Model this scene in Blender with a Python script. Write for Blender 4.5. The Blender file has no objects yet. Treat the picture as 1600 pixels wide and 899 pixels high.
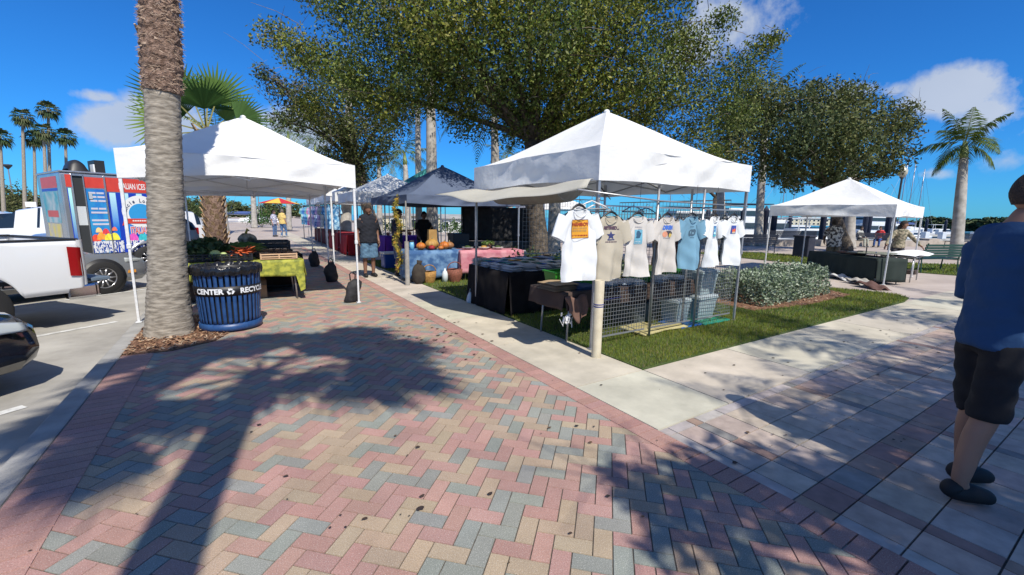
import bpy, bmesh, math, random
import numpy as np
from mathutils import Vector, Matrix, Euler
random.seed(7); rng = np.random.default_rng(7)
R_ = math.radians; PI = math.pi
sc = bpy.context.scene
# ------------------------------------------------------------------ camera
# World frame: X runs along the front of the stalls, Y away from the camera along the walkway, origin below the camera
FPX, HC = 670.0, 1.6
pt_, rl_ = math.atan((449.5-338)/FPX), R_(.9)
u_ = Vector((.843,-.537)).normalized()
def _rot(x, y, z): return Vector((x*.8434+y*.5373, -x*.5373+y*.8434, z))
F0 = (0, math.cos(pt_), -math.sin(pt_)); U0 = (0, math.sin(pt_), math.cos(pt_))
cr, sr = math.cos(rl_), math.sin(rl_)
CF = _rot(*F0)
CR = _rot(cr, U0[1]*sr, U0[2]*sr)
CU = _rot(-sr, U0[1]*cr, U0[2]*cr)
CC = Vector((0, 0, HC))
def P(x, y, z=0.0):                      # a photo point on the horizontal plane z
    d = CF + ((x-800)*CR + (449.5-y)*CU)/FPX
    return CC + d*((z-HC)/d.z)
def Q(x, y, dep):                        # a photo point at a distance along the view
    return CC + dep*(CF + ((x-800)*CR + (449.5-y)*CU)/FPX)
cd = bpy.data.cameras.new('camera'); cam = bpy.data.objects.new('camera', cd); sc.collection.objects.link(cam)
cd.sensor_width = 36; cd.lens = FPX/1600*36; cd.clip_end = 3000; cd.clip_start = .05
mw = Matrix.Identity(4)
for i, a in enumerate((CR, CU, -CF)):
    for j in range(3): mw[j][i] = a[j]
mw.translation = CC; cam.matrix_world = mw
sc.camera = cam
sc.render.resolution_x = 1024; sc.render.resolution_y = 575
sc.view_settings.view_transform = 'Standard'; sc.view_settings.look = 'None'; sc.view_settings.gamma = 1
sc.view_settings.exposure = 0.2
try: sc.view_settings.use_curve_mapping = False
except Exception: pass
# ------------------------------------------------------------------ sky and sun
SUN_EL = 50.0
SH = Vector((.061, .998))                # the way shadows fall
sund = Vector((-SH.x*math.cos(R_(SUN_EL)), -SH.y*math.cos(R_(SUN_EL)), math.sin(R_(SUN_EL))))
w = bpy.data.worlds.new('World'); sc.world = w; w.use_nodes = True
nt = w.node_tree; nt.nodes.clear()
def N(t, typ, **k):
    n = t.nodes.new(typ)
    for a, b in k.items(): setattr(n, a, b)
    return n
out = N(nt, 'ShaderNodeOutputWorld'); bg = N(nt, 'ShaderNodeBackground'); sky = N(nt, 'ShaderNodeTexSky')
sky.sky_type = 'NISHITA'; sky.sun_disc = False; sky.sun_elevation = R_(SUN_EL)
sky.sun_rotation = math.atan2(sund.x, sund.y) % (2*PI)
sky.air_density = 1.0; sky.dust_density = .15; sky.ozone_density = 3.5
bg.inputs[1].default_value = .072
hs = N(nt, 'ShaderNodeMix', data_type='RGBA', blend_type='MULTIPLY'); hs.inputs[0].default_value = 1
nt.links.new(sky.outputs[0], hs.inputs[6]); hs.inputs[7].default_value = (.22, .90, 1.72, 1)
tc = N(nt, 'ShaderNodeTexCoord'); nz = N(nt, 'ShaderNodeTexNoise'); nz.inputs['Scale'].default_value = 9; nz.inputs['Detail'].default_value = 9; nz.inputs['Roughness'].default_value = .62
nt.links.new(tc.outputs['Generated'], nz.inputs['Vector'])
nz2 = N(nt, 'ShaderNodeTexNoise'); nz2.inputs['Scale'].default_value = 3.2; nz2.inputs['Detail'].default_value = 5
nt.links.new(tc.outputs['Generated'], nz2.inputs['Vector'])
def math_(t, op, a, b=None, clamp=False):
    n = N(t, 'ShaderNodeMath', operation=op); n.use_clamp = clamp
    for i, q in enumerate((a, b)):
        if q is None: continue
        if isinstance(q, (int, float)): n.inputs[i].default_value = q
        else: t.links.new(q, n.inputs[i])
    return n.outputs[0]
def cloud_dir(px, py): return (Q(px, py, 1)-CC).normalized()
blobs = [(195,200,.085,.5,1),(150,150,.05,.3,.55),(255,185,.09,.5,.9),(480,205,.09,.6,.9),(400,190,.06,.5,.7),(1150,35,.10,1,.95),(1100,70,.09,.8,.8),(1490,150,.075,.7,1.1),(1540,175,.06,.8,.85),(1465,140,.05,.6,.9),(1455,273,.045,.3,.5),(1340,140,.055,.5,.7),(1400,140,.045,.4,.5),(1560,245,.06,.5,.35),(1590,200,.05,.6,.4),(-20,110,.03,.6,.6)]
acc = None
blobs = [(cloud_dir(a, b_), c, d_, e) for a, b_, c, d_, e in blobs]
# unseen clouds added over and behind the camera for neutral fill light
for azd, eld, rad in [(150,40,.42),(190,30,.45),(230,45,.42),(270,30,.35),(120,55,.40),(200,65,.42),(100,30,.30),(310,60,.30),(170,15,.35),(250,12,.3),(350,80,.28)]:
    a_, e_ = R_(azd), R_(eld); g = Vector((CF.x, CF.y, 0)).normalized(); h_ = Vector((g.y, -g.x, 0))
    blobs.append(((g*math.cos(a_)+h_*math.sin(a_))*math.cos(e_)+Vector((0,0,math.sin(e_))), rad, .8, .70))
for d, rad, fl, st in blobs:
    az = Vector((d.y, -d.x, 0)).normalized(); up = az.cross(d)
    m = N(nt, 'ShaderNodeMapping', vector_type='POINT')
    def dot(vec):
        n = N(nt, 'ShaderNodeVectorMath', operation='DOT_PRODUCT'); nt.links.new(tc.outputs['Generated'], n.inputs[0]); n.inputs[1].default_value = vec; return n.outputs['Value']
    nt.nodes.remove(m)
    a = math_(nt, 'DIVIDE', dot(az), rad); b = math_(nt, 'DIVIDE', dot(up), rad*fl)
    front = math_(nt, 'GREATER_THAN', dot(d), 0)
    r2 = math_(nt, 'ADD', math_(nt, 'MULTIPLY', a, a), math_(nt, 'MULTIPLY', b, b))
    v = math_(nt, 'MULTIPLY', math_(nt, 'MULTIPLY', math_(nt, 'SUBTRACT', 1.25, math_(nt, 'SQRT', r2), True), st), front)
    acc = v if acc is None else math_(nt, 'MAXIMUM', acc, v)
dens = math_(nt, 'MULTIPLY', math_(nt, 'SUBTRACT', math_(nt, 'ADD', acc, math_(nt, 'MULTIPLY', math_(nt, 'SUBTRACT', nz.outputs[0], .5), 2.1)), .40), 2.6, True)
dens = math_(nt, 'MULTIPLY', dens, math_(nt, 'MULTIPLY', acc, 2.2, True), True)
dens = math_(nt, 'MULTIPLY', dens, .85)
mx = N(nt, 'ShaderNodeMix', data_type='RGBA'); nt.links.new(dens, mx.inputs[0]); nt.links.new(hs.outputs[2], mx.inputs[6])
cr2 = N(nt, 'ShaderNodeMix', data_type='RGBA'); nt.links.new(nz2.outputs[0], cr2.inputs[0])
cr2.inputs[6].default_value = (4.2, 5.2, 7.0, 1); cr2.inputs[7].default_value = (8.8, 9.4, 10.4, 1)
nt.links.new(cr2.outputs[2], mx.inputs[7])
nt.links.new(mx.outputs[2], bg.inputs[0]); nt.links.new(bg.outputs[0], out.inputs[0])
sl = bpy.data.lights.new('sun', 'SUN'); sl.energy = 5.0; sl.angle = R_(.53); sl.color = (1, .94, .83)
so = bpy.data.objects.new('sun', sl); sc.collection.objects.link(so); so.rotation_euler = sund.to_track_quat('Z', 'Y').to_euler(); so.location = (0, -20, 40)
# ------------------------------------------------------------------ helpers
C = sc.collection
MATS = {}
def M(name, col, col2=None, scale=8, rough=.7, metal=0, bump=0, bscale=60, detail=4, trans=0, sheen=0, coat=0, vcol=False, spec=.5, thr=None, alpha=1, rough2=None, bdist=.01, stretch=None, stain=0, fleck=0):
    if name in MATS: return MATS[name]
    m = bpy.data.materials.new(name); m.use_nodes = True; t = m.node_tree; b = t.nodes['Principled BSDF']
    tcn = N(t, 'ShaderNodeTexCoord'); OC = tcn.outputs['Object']
    if stretch: mp_ = N(t, 'ShaderNodeMapping'); mp_.inputs['Scale'].default_value = stretch; t.links.new(OC, mp_.inputs['Vector']); OC = mp_.outputs[0]
    b.inputs['Roughness'].default_value = rough; b.inputs['Metallic'].default_value = metal
    b.inputs['Specular IOR Level'].default_value = spec
    if coat: b.inputs['Coat Weight'].default_value = coat
    col = tuple(col)+(1,) if len(col) == 3 else col
    c_out = None
    if col2 is not None:
        n = N(t, 'ShaderNodeTexNoise'); n.inputs['Scale'].default_value = scale; n.inputs['Detail'].default_value = detail
        t.links.new(OC, n.inputs['Vector'])
        rp = N(t, 'ShaderNodeValToRGB'); lo, hi = thr or (.35, .65)
        rp.color_ramp.elements[0].position = lo; rp.color_ramp.elements[1].position = hi
        rp.color_ramp.elements[0].color = col; rp.color_ramp.elements[1].color = tuple(col2)+(1,)
        t.links.new(n.outputs[0], rp.inputs[0]); c_out = rp.outputs[0]
    if vcol:
        a = N(t, 'ShaderNodeAttribute', attribute_name='tint')
        if c_out is None: c_out = a.outputs[0]
        else:
            mm = N(t, 'ShaderNodeMix', data_type='RGBA', blend_type='MULTIPLY'); mm.inputs[0].default_value = 1
            t.links.new(c_out, mm.inputs[6]); t.links.new(a.outputs[0], mm.inputs[7]); c_out = mm.outputs[2]
    if fleck:
        n4 = N(t, 'ShaderNodeTexNoise'); n4.inputs['Scale'].default_value = 210; n4.inputs['Detail'].default_value = 2; t.links.new(tcn.outputs['Object'], n4.inputs['Vector'])
        r4 = N(t, 'ShaderNodeMapRange'); r4.inputs[1].default_value = .60; r4.inputs[2].default_value = .70; r4.inputs[3].default_value = 0; r4.inputs[4].default_value = fleck; t.links.new(n4.outputs[0], r4.inputs[0])
        m4 = N(t, 'ShaderNodeMix', data_type='RGBA'); t.links.new(r4.outputs[0], m4.inputs[0]); t.links.new(c_out, m4.inputs[6]); m4.inputs[7].default_value = (.72,.70,.66,1); c_out = m4.outputs[2]
    if stain and c_out is not None:
        n3 = N(t, 'ShaderNodeTexNoise'); n3.inputs['Scale'].default_value = 1.7; n3.inputs['Detail'].default_value = 10; n3.inputs['Roughness'].default_value = .7; t.links.new(tcn.outputs['Object'], n3.inputs['Vector'])
        r3 = N(t, 'ShaderNodeValToRGB'); r3.color_ramp.elements[0].position = .36; r3.color_ramp.elements[1].position = .62; r3.color_ramp.elements[0].color = (1-stain,1-stain,1-stain*1.05,1); r3.color_ramp.elements[1].color = (1.05,1.05,1.04,1); t.links.new(n3.outputs[0], r3.inputs[0])
        m3 = N(t, 'ShaderNodeMix', data_type='RGBA', blend_type='MULTIPLY'); m3.inputs[0].default_value = 1; t.links.new(c_out, m3.inputs[6]); t.links.new(r3.outputs[0], m3.inputs[7]); c_out = m3.outputs[2]
    if c_out is None: b.inputs['Base Color'].default_value = col
    else: t.links.new(c_out, b.inputs['Base Color'])
    if bump:
        n2 = N(t, 'ShaderNodeTexNoise'); n2.inputs['Scale'].default_value = bscale; n2.inputs['Detail'].default_value = 6
        t.links.new(OC, n2.inputs['Vector'])
        bp = N(t, 'ShaderNodeBump'); bp.inputs['Strength'].default_value = bump; bp.inputs['Distance'].default_value = bdist
        t.links.new(n2.outputs[0], bp.inputs['Height']); t.links.new(bp.outputs[0], b.inputs['Normal'])
    if trans:
        tr = N(t, 'ShaderNodeBsdfTranslucent'); ms = N(t, 'ShaderNodeMixShader'); ms.inputs[0].default_value = trans
        if c_out is not None: t.links.new(c_out, tr.inputs[0])
        else: tr.inputs[0].default_value = col
        t.links.new(b.outputs[0], ms.inputs[1]); t.links.new(tr.outputs[0], ms.inputs[2])
        t.links.new(ms.outputs[0], t.nodes['Material Output'].inputs[0])
    if alpha < 1: b.inputs['Alpha'].default_value = alpha
    MATS[name] = m; return m

def tag(o, label=None, cat=None, group=None, kind=None):
    if label: o['label'] = label
    if cat: o['category'] = cat
    if group: o['group'] = group
    if kind: o['kind'] = kind
    return o
def thing(name, label, cat, loc=(0,0,0), rz=0, group=None):
    o = bpy.data.objects.new(name, None); C.objects.link(o); o.location = loc; o.rotation_euler = (0, 0, rz); o.empty_display_size = .1
    return tag(o, label, cat, group)
def npmesh(name, V, Fc, mat, parent=None, smooth=False, tint=None, nv=4):
    me = bpy.data.meshes.new(name); V = np.asarray(V, np.float32); Fc = np.asarray(Fc, np.int32)
    me.vertices.add(len(V)); me.vertices.foreach_set('co', V.ravel())
    k = Fc.shape[1]; n = len(Fc)
    me.loops.add(n*k); me.loops.foreach_set('vertex_index', Fc.ravel())
    me.polygons.add(n); me.polygons.foreach_set('loop_start', np.arange(0, n*k, k, dtype=np.int32))
    me.polygons.foreach_set('loop_total', np.full(n, k, np.int32))
    me.polygons.foreach_set('use_smooth', np.full(n, bool(smooth)))
    me.update(calc_edges=True); me.validate()
    if tint is not None:
        a = me.color_attributes.new('tint', 'FLOAT_COLOR', 'POINT'); a.data.foreach_set('color', np.asarray(tint, np.float32).ravel())
    me.materials.append(mat)
    o = bpy.data.objects.new(name, me); C.objects.link(o)
    if parent: o.parent = parent
    return o
class MB:
    def __init__(s): s.v = []; s.f = []; s.mi = []; s.cur = 0; s.X = None
    def add(s, vs, fs):
        k = len(s.v)
        for q in vs:
            q = Vector(q)
            if s.X is not None: q = s.X @ q
            s.v.append(q)
        for f in fs: s.f.append([i+k for i in f]); s.mi.append(s.cur)
        return s
    def box(s, c, d, rz=0, rx=0, ry=0, taper=1):
        m = Matrix.Translation(c) @ Euler((rx, ry, rz)).to_matrix().to_4x4()
        hx, hy, hz = d[0]/2, d[1]/2, d[2]/2
        vs = [m @ Vector((x*hx*(taper if z > 0 else 1), y*hy*(taper if z > 0 else 1), z*hz)) for z in (-1, 1) for x, y in ((-1,-1),(1,-1),(1,1),(-1,1))]
        return s.add(vs, [(3,2,1,0),(4,5,6,7),(0,1,5,4),(1,2,6,5),(2,3,7,6),(3,0,4,7)])
    def bb(s, x0, x1, y0, y1, z0, z1): return s.box(((x0+x1)/2, (y0+y1)/2, (z0+z1)/2), (abs(x1-x0), abs(y1-y0), abs(z1-z0)))
    def tube(s, pts, r, n=8, cap=True, sy=1):
        pts = [Vector(q) for q in pts]; rs = r if isinstance(r, (list, tuple)) else [r]*len(pts)
        vs = []; fs = []; prev = None
        for i, q in enumerate(pts):
            d = (pts[min(i+1, len(pts)-1)]-pts[max(i-1, 0)]).normalized()
            a = Vector((0, 0, 1)) if abs(d.z) < .9 else Vector((1, 0, 0))
            if prev is not None: a = prev
            x = (a - d*a.dot(d)).normalized(); y = d.cross(x); prev = x
            for j in range(n):
                t = 2*PI*j/n; vs.append(q + rs[i]*(x*math.cos(t) + y*math.sin(t)*sy))
        for i in range(len(pts)-1):
            for j in range(n):
                a, b = i*n+j, i*n+(j+1) % n; fs.append((a, b, b+n, a+n))
        if cap: fs.append(tuple(range(n-1, -1, -1))); fs.append(tuple((len(pts)-1)*n+j for j in range(n)))
        return s.add(vs, fs)
    def cyl(s, a, b, r, r2=None, n=12): return s.tube([a, b], [r, r if r2 is None else r2], n)
    def lathe(s, prof, c=(0,0,0), n=20, cap=True):
        vs = []; fs = []; c = Vector(c)
        for rr, z in prof:
            for j in range(n): t = 2*PI*j/n; vs.append(c+Vector((rr*math.cos(t), rr*math.sin(t), z)))
        for i in range(len(prof)-1):
            for j in range(n): a, b = i*n+j, i*n+(j+1) % n; fs.append((a, b, b+n, a+n))
        if cap: fs.append(tuple(range(n-1, -1, -1))); fs.append(tuple((len(prof)-1)*n+j for j in range(n)))
        return s.add(vs, fs)
    def ball(s, c, r, n=10, m=7, jit=0):
        c = Vector(c); r = Vector(r) if hasattr(r, '__len__') else Vector((r, r, r)); vs = [c-Vector((0,0,r.z))]; fs = []
        for i in range(1, m):
            ph = -PI/2+PI*i/m
            for j in range(n):
                t = 2*PI*j/n; k = 1+random.uniform(-jit, jit)
                vs.append(c+Vector((r.x*k*math.cos(ph)*math.cos(t), r.y*k*math.cos(ph)*math.sin(t), r.z*k*math.sin(ph))))
        vs.append(c+Vector((0,0,r.z))); L = len(vs)-1
        for j in range(n): fs.append((0, 1+(j+1) % n, 1+j)); fs.append((L, L-n+j, L-n+(j+1) % n))
        for i in range(m-2):
            for j in range(n): a, b = 1+i*n+j, 1+i*n+(j+1) % n; fs.append((a, b, b+n, a+n))
        return s.add(vs, fs)
    def prism(s, poly, z0, z1):
        n = len(poly); return s.add([(x, y, z0) for x, y in poly]+[(x, y, z1) for x, y in poly], [tuple(range(n-1, -1, -1)), tuple(range(n, 2*n))]+[(i, (i+1) % n, n+(i+1) % n, n+i) for i in range(n)])
    def grid(s, fn, nu, nv, flip=False):
        vs = [fn(i/nu, j/nv) for j in range(nv+1) for i in range(nu+1)]
        fs = [((j*(nu+1)+i), (j*(nu+1)+i+1), ((j+1)*(nu+1)+i+1), ((j+1)*(nu+1)+i)) for j in range(nv) for i in range(nu)]
        if flip: fs = [f[::-1] for f in fs]
        return s.add(vs, fs)
    def build(s, name, mat, parent=None, smooth=False, loc=None, bev=0, solid=0, sub=0):
        me = bpy.data.meshes.new(name); me.from_pydata([tuple(q) for q in s.v], [], s.f)
        for m in (mat if isinstance(mat, (list, tuple)) else [mat]): me.materials.append(m)
        me.polygons.foreach_set('material_index', s.mi)
        if smooth:
            me.polygons.foreach_set('use_smooth', [True]*len(s.f))
        me.update()
        o = bpy.data.objects.new(name, me); C.objects.link(o)
        if smooth == 'auto':
            try: me.set_sharp_from_angle(angle=R_(38))
            except Exception: pass
        if parent: o.parent = parent
        if loc: o.location = loc
        if bev:
            b = o.modifiers.new('bevel', 'BEVEL'); b.width = bev; b.segments = 2; b.limit_method = 'ANGLE'
        if solid:
            b = o.modifiers.new('solid', 'SOLIDIFY'); b.thickness = solid; b.offset = 0
        if sub:
            b = o.modifiers.new('sub', 'SUBSURF'); b.levels = b.render_levels = sub
        return o
def kids(o): return [c for c in C.objects if c.parent is o]
def copy_tree(o, parent=None):
    c = o.copy(); C.objects.link(c); c.parent = parent
    for ch in [q for q in C.objects if q.parent == o]: copy_tree(ch, c)
    return c
def text_polys(txt, size, bold=.0, ext=0):
    cu = bpy.data.curves.new('t', 'FONT'); cu.body = txt; cu.size = size; cu.align_x = 'CENTER'; cu.offset = bold; cu.resolution_u = 3; cu.extrude = ext
    o = bpy.data.objects.new('t', cu); C.objects.link(o); bpy.context.view_layer.update()
    me = bpy.data.meshes.new_from_object(o.evaluated_get(bpy.context.evaluated_depsgraph_get()))
    vs = [tuple(v.co) for v in me.vertices]; fs = [tuple(p.vertices) for p in me.polygons]
    bpy.data.objects.remove(o); bpy.data.curves.remove(cu); bpy.data.meshes.remove(me)
    return vs, fs
# ------------------------------------------------------------------ setting: water, ground, paving
def struct(o, name=None): o['kind'] = 'structure'; return o
m_water = M('water', (.02,.07,.11), (.035,.10,.14), scale=.3, rough=.12, bump=.6, bscale=1.2, bdist=.1)
b = MB(); b.add([(-800,-400,-1),(900,-400,-1),(900,1200,-1),(-800,1200,-1)], [(0,1,2,3)]); struct(b.build('water', m_water))
m_pave = M('plaza_paving', (.36,.30,.26), (.45,.385,.34), scale=1.3, rough=.85, bump=.2, bscale=90)
SEA = [(300,-110),(120,-24),(60,2),(42,9.2),(26.9,15.2),(22,25),(19,60),(14,160),(0,600)]
b = MB(); b.prism([(-1.28,-300),(300,-300)]+SEA+[(-1.28,600)], -1.4, -.012); struct(b.build('ground', m_pave))
m_lot = M('lot_concrete', (.30,.285,.26), (.42,.40,.365), scale=.9, rough=.9, bump=.3, bscale=70, bdist=.006, detail=10, stain=.2)
b = MB(); b.prism([(-700,-300),(-1.34,-300),(-1.34,600),(-700,600)], -1.4, -.12); struct(b.build('parking_lot', m_lot))
m_kerb = M('kerb_concrete', (.26,.255,.24), (.36,.35,.33), scale=4, rough=.9, bump=.4, bscale=60)
k0 = None
b = MB()
for i in range(-6, 24): b.bb(-1.37,-1.205, i*3+.005, i*3+2.995, -.3, .0)
o = b.build('kerb', m_kerb, bev=.015); struct(o)
m_paint = M('stall_paint', (.62,.62,.60), (.34,.33,.31), scale=11, rough=.7, thr=(.45,.72))
b = MB()
for k in range(-2, 12):
    y0 = 8.78+k*3.5
    d = Vector((.8,.6,0)); n = Vector((-.6,.8,0))*.05; a = Vector((-1.7, y0, -.115)); e = a-d*4.6
    b.add([a+n, e+n, e-n, a-n], [(0,1,2,3)])
struct(b.build('stall_markings', m_paint))
def slabs(name, items, mat, z=0, drop=.007, inset=.0018, gap=.0020):
    V = []; Fc = []; T = []
    for cx, cy, wd, ht, rot, col in items:
        c, s = math.cos(rot), math.sin(rot); k = len(V)
        for g, zz in ((gap+inset, z), (gap, z-drop)):
            for sx, sy in ((-1,-1),(1,-1),(1,1),(-1,1)):
                x, y = sx*(wd/2-g), sy*(ht/2-g); V.append((cx+x*c-y*s, cy+x*s+y*c, zz)); T.append((*col, 1))
        Fc += [(k,k+1,k+2,k+3)]+[(k+4+i, k+4+(i+1) % 4, k+(i+1) % 4, k+i) for i in range(4)]
    o = npmesh(name, V, Fc, mat, tint=T); return struct(o)
m_brick = M('paver', (.72,.72,.72), (1.22,1.22,1.2), scale=170, rough=.85, bump=.35, bscale=260, bdist=.003, vcol=True, thr=(.3,.72), stain=.16, fleck=.55)
def jit(c, j=.1): k = 1+random.uniform(-j, j); return tuple(max(0, x*k*(1+random.uniform(-.03,.03))) for x in c)
PINK, TAN, BLU = (.385,.225,.195), (.375,.285,.205), (.245,.252,.228)
items = []
W = .096; c45 = math.cos(PI/4)
for i in range(-130, 200):
    for j in range(-130, 200):
        k = (i-j) % 4
        if k == 0: cx, cy, w1, h1 = (i+1)*W, (j+.5)*W, 2*W, W
        elif k == 3: cx, cy, w1, h1 = (i+.5)*W, (j+1)*W, W, 2*W
        else: continue
        X = (cx-cy)*c45+.03; Y = (cx+cy)*c45+6
        if not (-.93 < X < 2.43 and -2 < Y < 21): continue
        g = ((i+3*j)//2) % 3 if random.random() < .45 else random.choice((0,0,0,1,1,2,2))
        items.append((X, Y, w1, h1, PI/4, jit((PINK, TAN, BLU)[g])))
slabs('brick_paving', items, m_brick)
items = []
y = -2
while y < 22:
    items.append((-1.05, y+.05, .29, .1, 0, jit((.40,.225,.195), .07))); items.append((2.5, y+.05, .2, .1, 0, jit((.375,.21,.18), .1))); y += .1
slabs('brick_border', items, m_brick, z=.005, drop=.012, gap=.0028)
m_joint = M('joint_sand', (.06,.05,.04), (.11,.095,.08), scale=30, rough=1)
b = MB(); b.add([(-1.2,-3,-.005),(2.6,-3,-.005),(2.6,22,-.005),(-1.2,22,-.005)], [(0,1,2,3)]); struct(b.build('joint_bed', m_joint))
b = MB(); b.add([(2.6,-9,-.0095),(16.4,-9,-.0095),(16.4,1.97,-.0095),(2.6,1.97,-.0095)], [(0,1,2,3)]); struct(b.build('tile_joint_bed', m_joint))
# concrete walks
m_conc = M('walk_concrete', (.86,.86,.86), (1.08,1.08,1.08), scale=2.2, rough=.9, bump=.35, bscale=120, bdist=.004, vcol=True, detail=9, stain=.16)
items = []; CONC = (.50,.455,.375)
items.append((3.07, 2.45, .94, .96, 0, jit(CONC, .02)))
y = 2.93
while y < 40: items.append((3.07, y+.76, .94, 1.52, 0, jit(CONC, .05))); y += 1.52
x = 3.54
while x < 13.5: items.append((x+.76, 2.45, 1.52, .96, 0, jit(CONC, .05))); x += 1.52
slabs('concrete_walk', items, m_conc, z=.004, drop=.02, gap=.005)
items = []
x = 13.5
while x < 40: 
    for yy in (1, 3, 5): items.append((x+1, yy-.03, 2, 2, 0, jit((.47,.40,.35), .06)))
    x += 2
y = 7
# tiles of the right-hand plaza
def cuts(start, sgn, bands, tile, first, end):
    r = []; p = start
    for wd, kind in first: r.append((min(p, p+sgn*wd), wd, kind)); p += sgn*wd
    k = 0
    while (p-end)*sgn < 0:
        for q in range(5): r.append((min(p, p+sgn*tile), tile, 't')); p += sgn*tile
        r.append((min(p, p+sgn*bands), bands, 'b')); p += sgn*bands
    return r
cols = cuts(2.6, 1, .10, .284, [(.1,'e'),(.23,'t'),(.1,'b')], 16)
rows = cuts(1.97, -1, .18, .284, [(.1,'e'),(.284,'t'),(.284,'t'),(.284,'t'),(.2,'b')], -8)
items = []
for x0, w1, ka in cols:
    for y0, h1, kb in rows:
        if 'b' in (ka, kb): c = random.choice([(.30,.19,.165),(.32,.20,.17),(.34,.23,.18),(.24,.23,.22)])
        elif 'e' in (ka, kb): c = (.42,.38,.36)
        else: c = random.choice([(.44,.35,.295),(.44,.37,.315),(.47,.35,.29),(.42,.355,.31),(.48,.40,.33)])
        items.append((x0+w1/2, y0+h1/2, w1, h1, 0, jit(c, .08)))
m_tile = M('stone_tile', (.82,.82,.82), (1.1,1.1,1.1), scale=9, rough=.8, bump=.2, bscale=90, vcol=True, bdist=.003, stain=.18)
slabs('tile_paving', items, m_tile, gap=.003, drop=.012)
# beds
m_soil = M('lawn_soil', (.045,.075,.015), (.075,.105,.025), scale=9, rough=1, bump=.6, bscale=50)
bed = [(3.54,2.94),(11.3,2.94),(12.0,3.05),(12.35,3.35),(12.3,3.8),(12.0,4.6),(11.9,14),(11,15.2),(3.54,15.2)]
b = MB(); b.prism(bed, -.05, .012); struct(b.build('lawn', m_soil))
bed2 = [(18.8,3.4),(40,-9),(42,-6),(22.6,5.4),(22.2,9.8),(20.5,12.8),(18.2,12.5),(17.8,8.0)]
b = MB(); b.prism(bed2, -.05, .012); struct(b.build('far_lawn', m_soil))
m_mulch = M('mulch', (.13,.06,.035), (.30,.16,.09), scale=45, rough=1, bump=1, bscale=80, bdist=.02)
mul = [(-1.2,6.15),(-.75,6.12),(-.35,6.35),(-.2,6.7),(-.2,7.6),(-.5,8.1),(-1.2,8.2)]
b = MB(); b.prism(mul, -.02, .011); struct(b.build('mulch_bed', m_mulch))
hm = [(7.6,3.95),(9.2,3.75),(11.2,3.8),(11.5,4.4),(11.3,5.6),(7.7,5.6)]
b = MB(); b.prism(hm, -.02, .022); struct(b.build('hedge_mulch', m_mulch))
def inpoly(x, y, poly):
    r = False; n = len(poly); j = n-1
    for i in range(n):
        xi, yi = poly[i]; xj, yj = poly[j]
        if (yi > y) != (yj > y) and x < (xj-xi)*(y-yi)/(yj-yi)+xi: r = not r
        j = i
    return r
m_grass = M('grass_blade', (.9,.9,.9), None, rough=.7, vcol=True, trans=.3, spec=.2)
def blades(name, regs, poly, holes=()):
    V = []; Fc = []; T = []
    for x0, x1, y0, y1, den, hh, ww in regs:
        for _ in range(int((x1-x0)*(y1-y0)*den)):
            x, y = random.uniform(x0, x1), random.uniform(y0, y1)
            if not inpoly(x, y, poly) or any(inpoly(x, y, h) for h in holes): continue
            patch = .5+.5*math.sin(x*2.1+math.sin(y*1.7)*2)*math.cos(y*2.9+x)
            h = hh*random.uniform(.5, 1.2); a = random.uniform(0, PI); k = len(V); lx, ly = random.uniform(-.6,.6)*h, random.uniform(-.6,.6)*h
            dx, dy = math.cos(a)*ww/2, math.sin(a)*ww/2
            V += [(x-dx, y-dy, .01), (x+dx, y+dy, .01), (x+lx, y+ly, .01+h)]; Fc.append((k,k+1,k+2))
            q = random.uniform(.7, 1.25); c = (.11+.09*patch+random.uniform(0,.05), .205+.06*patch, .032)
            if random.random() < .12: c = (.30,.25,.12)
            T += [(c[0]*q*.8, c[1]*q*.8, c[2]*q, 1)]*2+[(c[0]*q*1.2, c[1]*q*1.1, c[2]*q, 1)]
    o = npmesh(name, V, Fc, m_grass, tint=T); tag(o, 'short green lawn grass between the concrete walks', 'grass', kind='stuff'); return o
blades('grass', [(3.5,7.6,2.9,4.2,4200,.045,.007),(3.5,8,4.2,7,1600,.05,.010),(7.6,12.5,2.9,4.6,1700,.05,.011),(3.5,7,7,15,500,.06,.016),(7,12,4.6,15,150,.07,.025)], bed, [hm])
o = blades('far_grass', [(17.5,24,2,13,260,.07,.03)], bed2); o['label'] = 'strip of lawn by the dark benches near the marina wall'
# scattered litter
V = []; Fc = []; T = []
def fleck(x, y, z, r, col, n=6, h=.003):
    k = len(V); a0 = random.random()*6
    for i in range(n): a = a0+2*PI*i/n; q = r*random.uniform(.7,1.2); V.append((x+q*math.cos(a), y+q*math.sin(a)*.7, z+h+random.uniform(0,.002))); T.append((*col,1))
    Fc.extend([(k, k+i, k+i+1) for i in range(1, n-1)])
for _ in range(190):
    x = random.uniform(-1.1, 3.4); y = random.uniform(1.2, 14)
    fleck(x, y, .008, random.choice([.006,.008,.012,.018]) , random.choice([(.05,.03,.02),(.10,.06,.03),(.03,.025,.02)]))
for _ in range(180):
    x = random.uniform(3.6, 11); y = random.uniform(-1, 2.8); fleck(x, y, .006, random.choice([.006,.012,.02]), (.04,.03,.02))
for px, py, r in [(657,797,.022),(765,774,.018),(516,827,.008),(540,826,.008),(1148,725,.022),(1208,681,.012),(1228,682,.012)]:
    q = P(px, py); fleck(q.x, q.y, .008, r, (.03,.02,.018), 10)
for _ in range(70):
    q = P(random.gauss(670, 60), random.gauss(520, 18)); fleck(q.x, q.y, .008, random.uniform(.01,.03), (.08,.05,.03))
m_lit = M('litter', (1,1,1), None, rough=.9, vcol=True)
o = npmesh('leaf_litter', V, Fc, m_lit, tint=T); tag(o, 'small dark leaves and specks fallen on the brick paving', 'leaf litter', kind='stuff')
V = []; Fc = []; T = []
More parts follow.
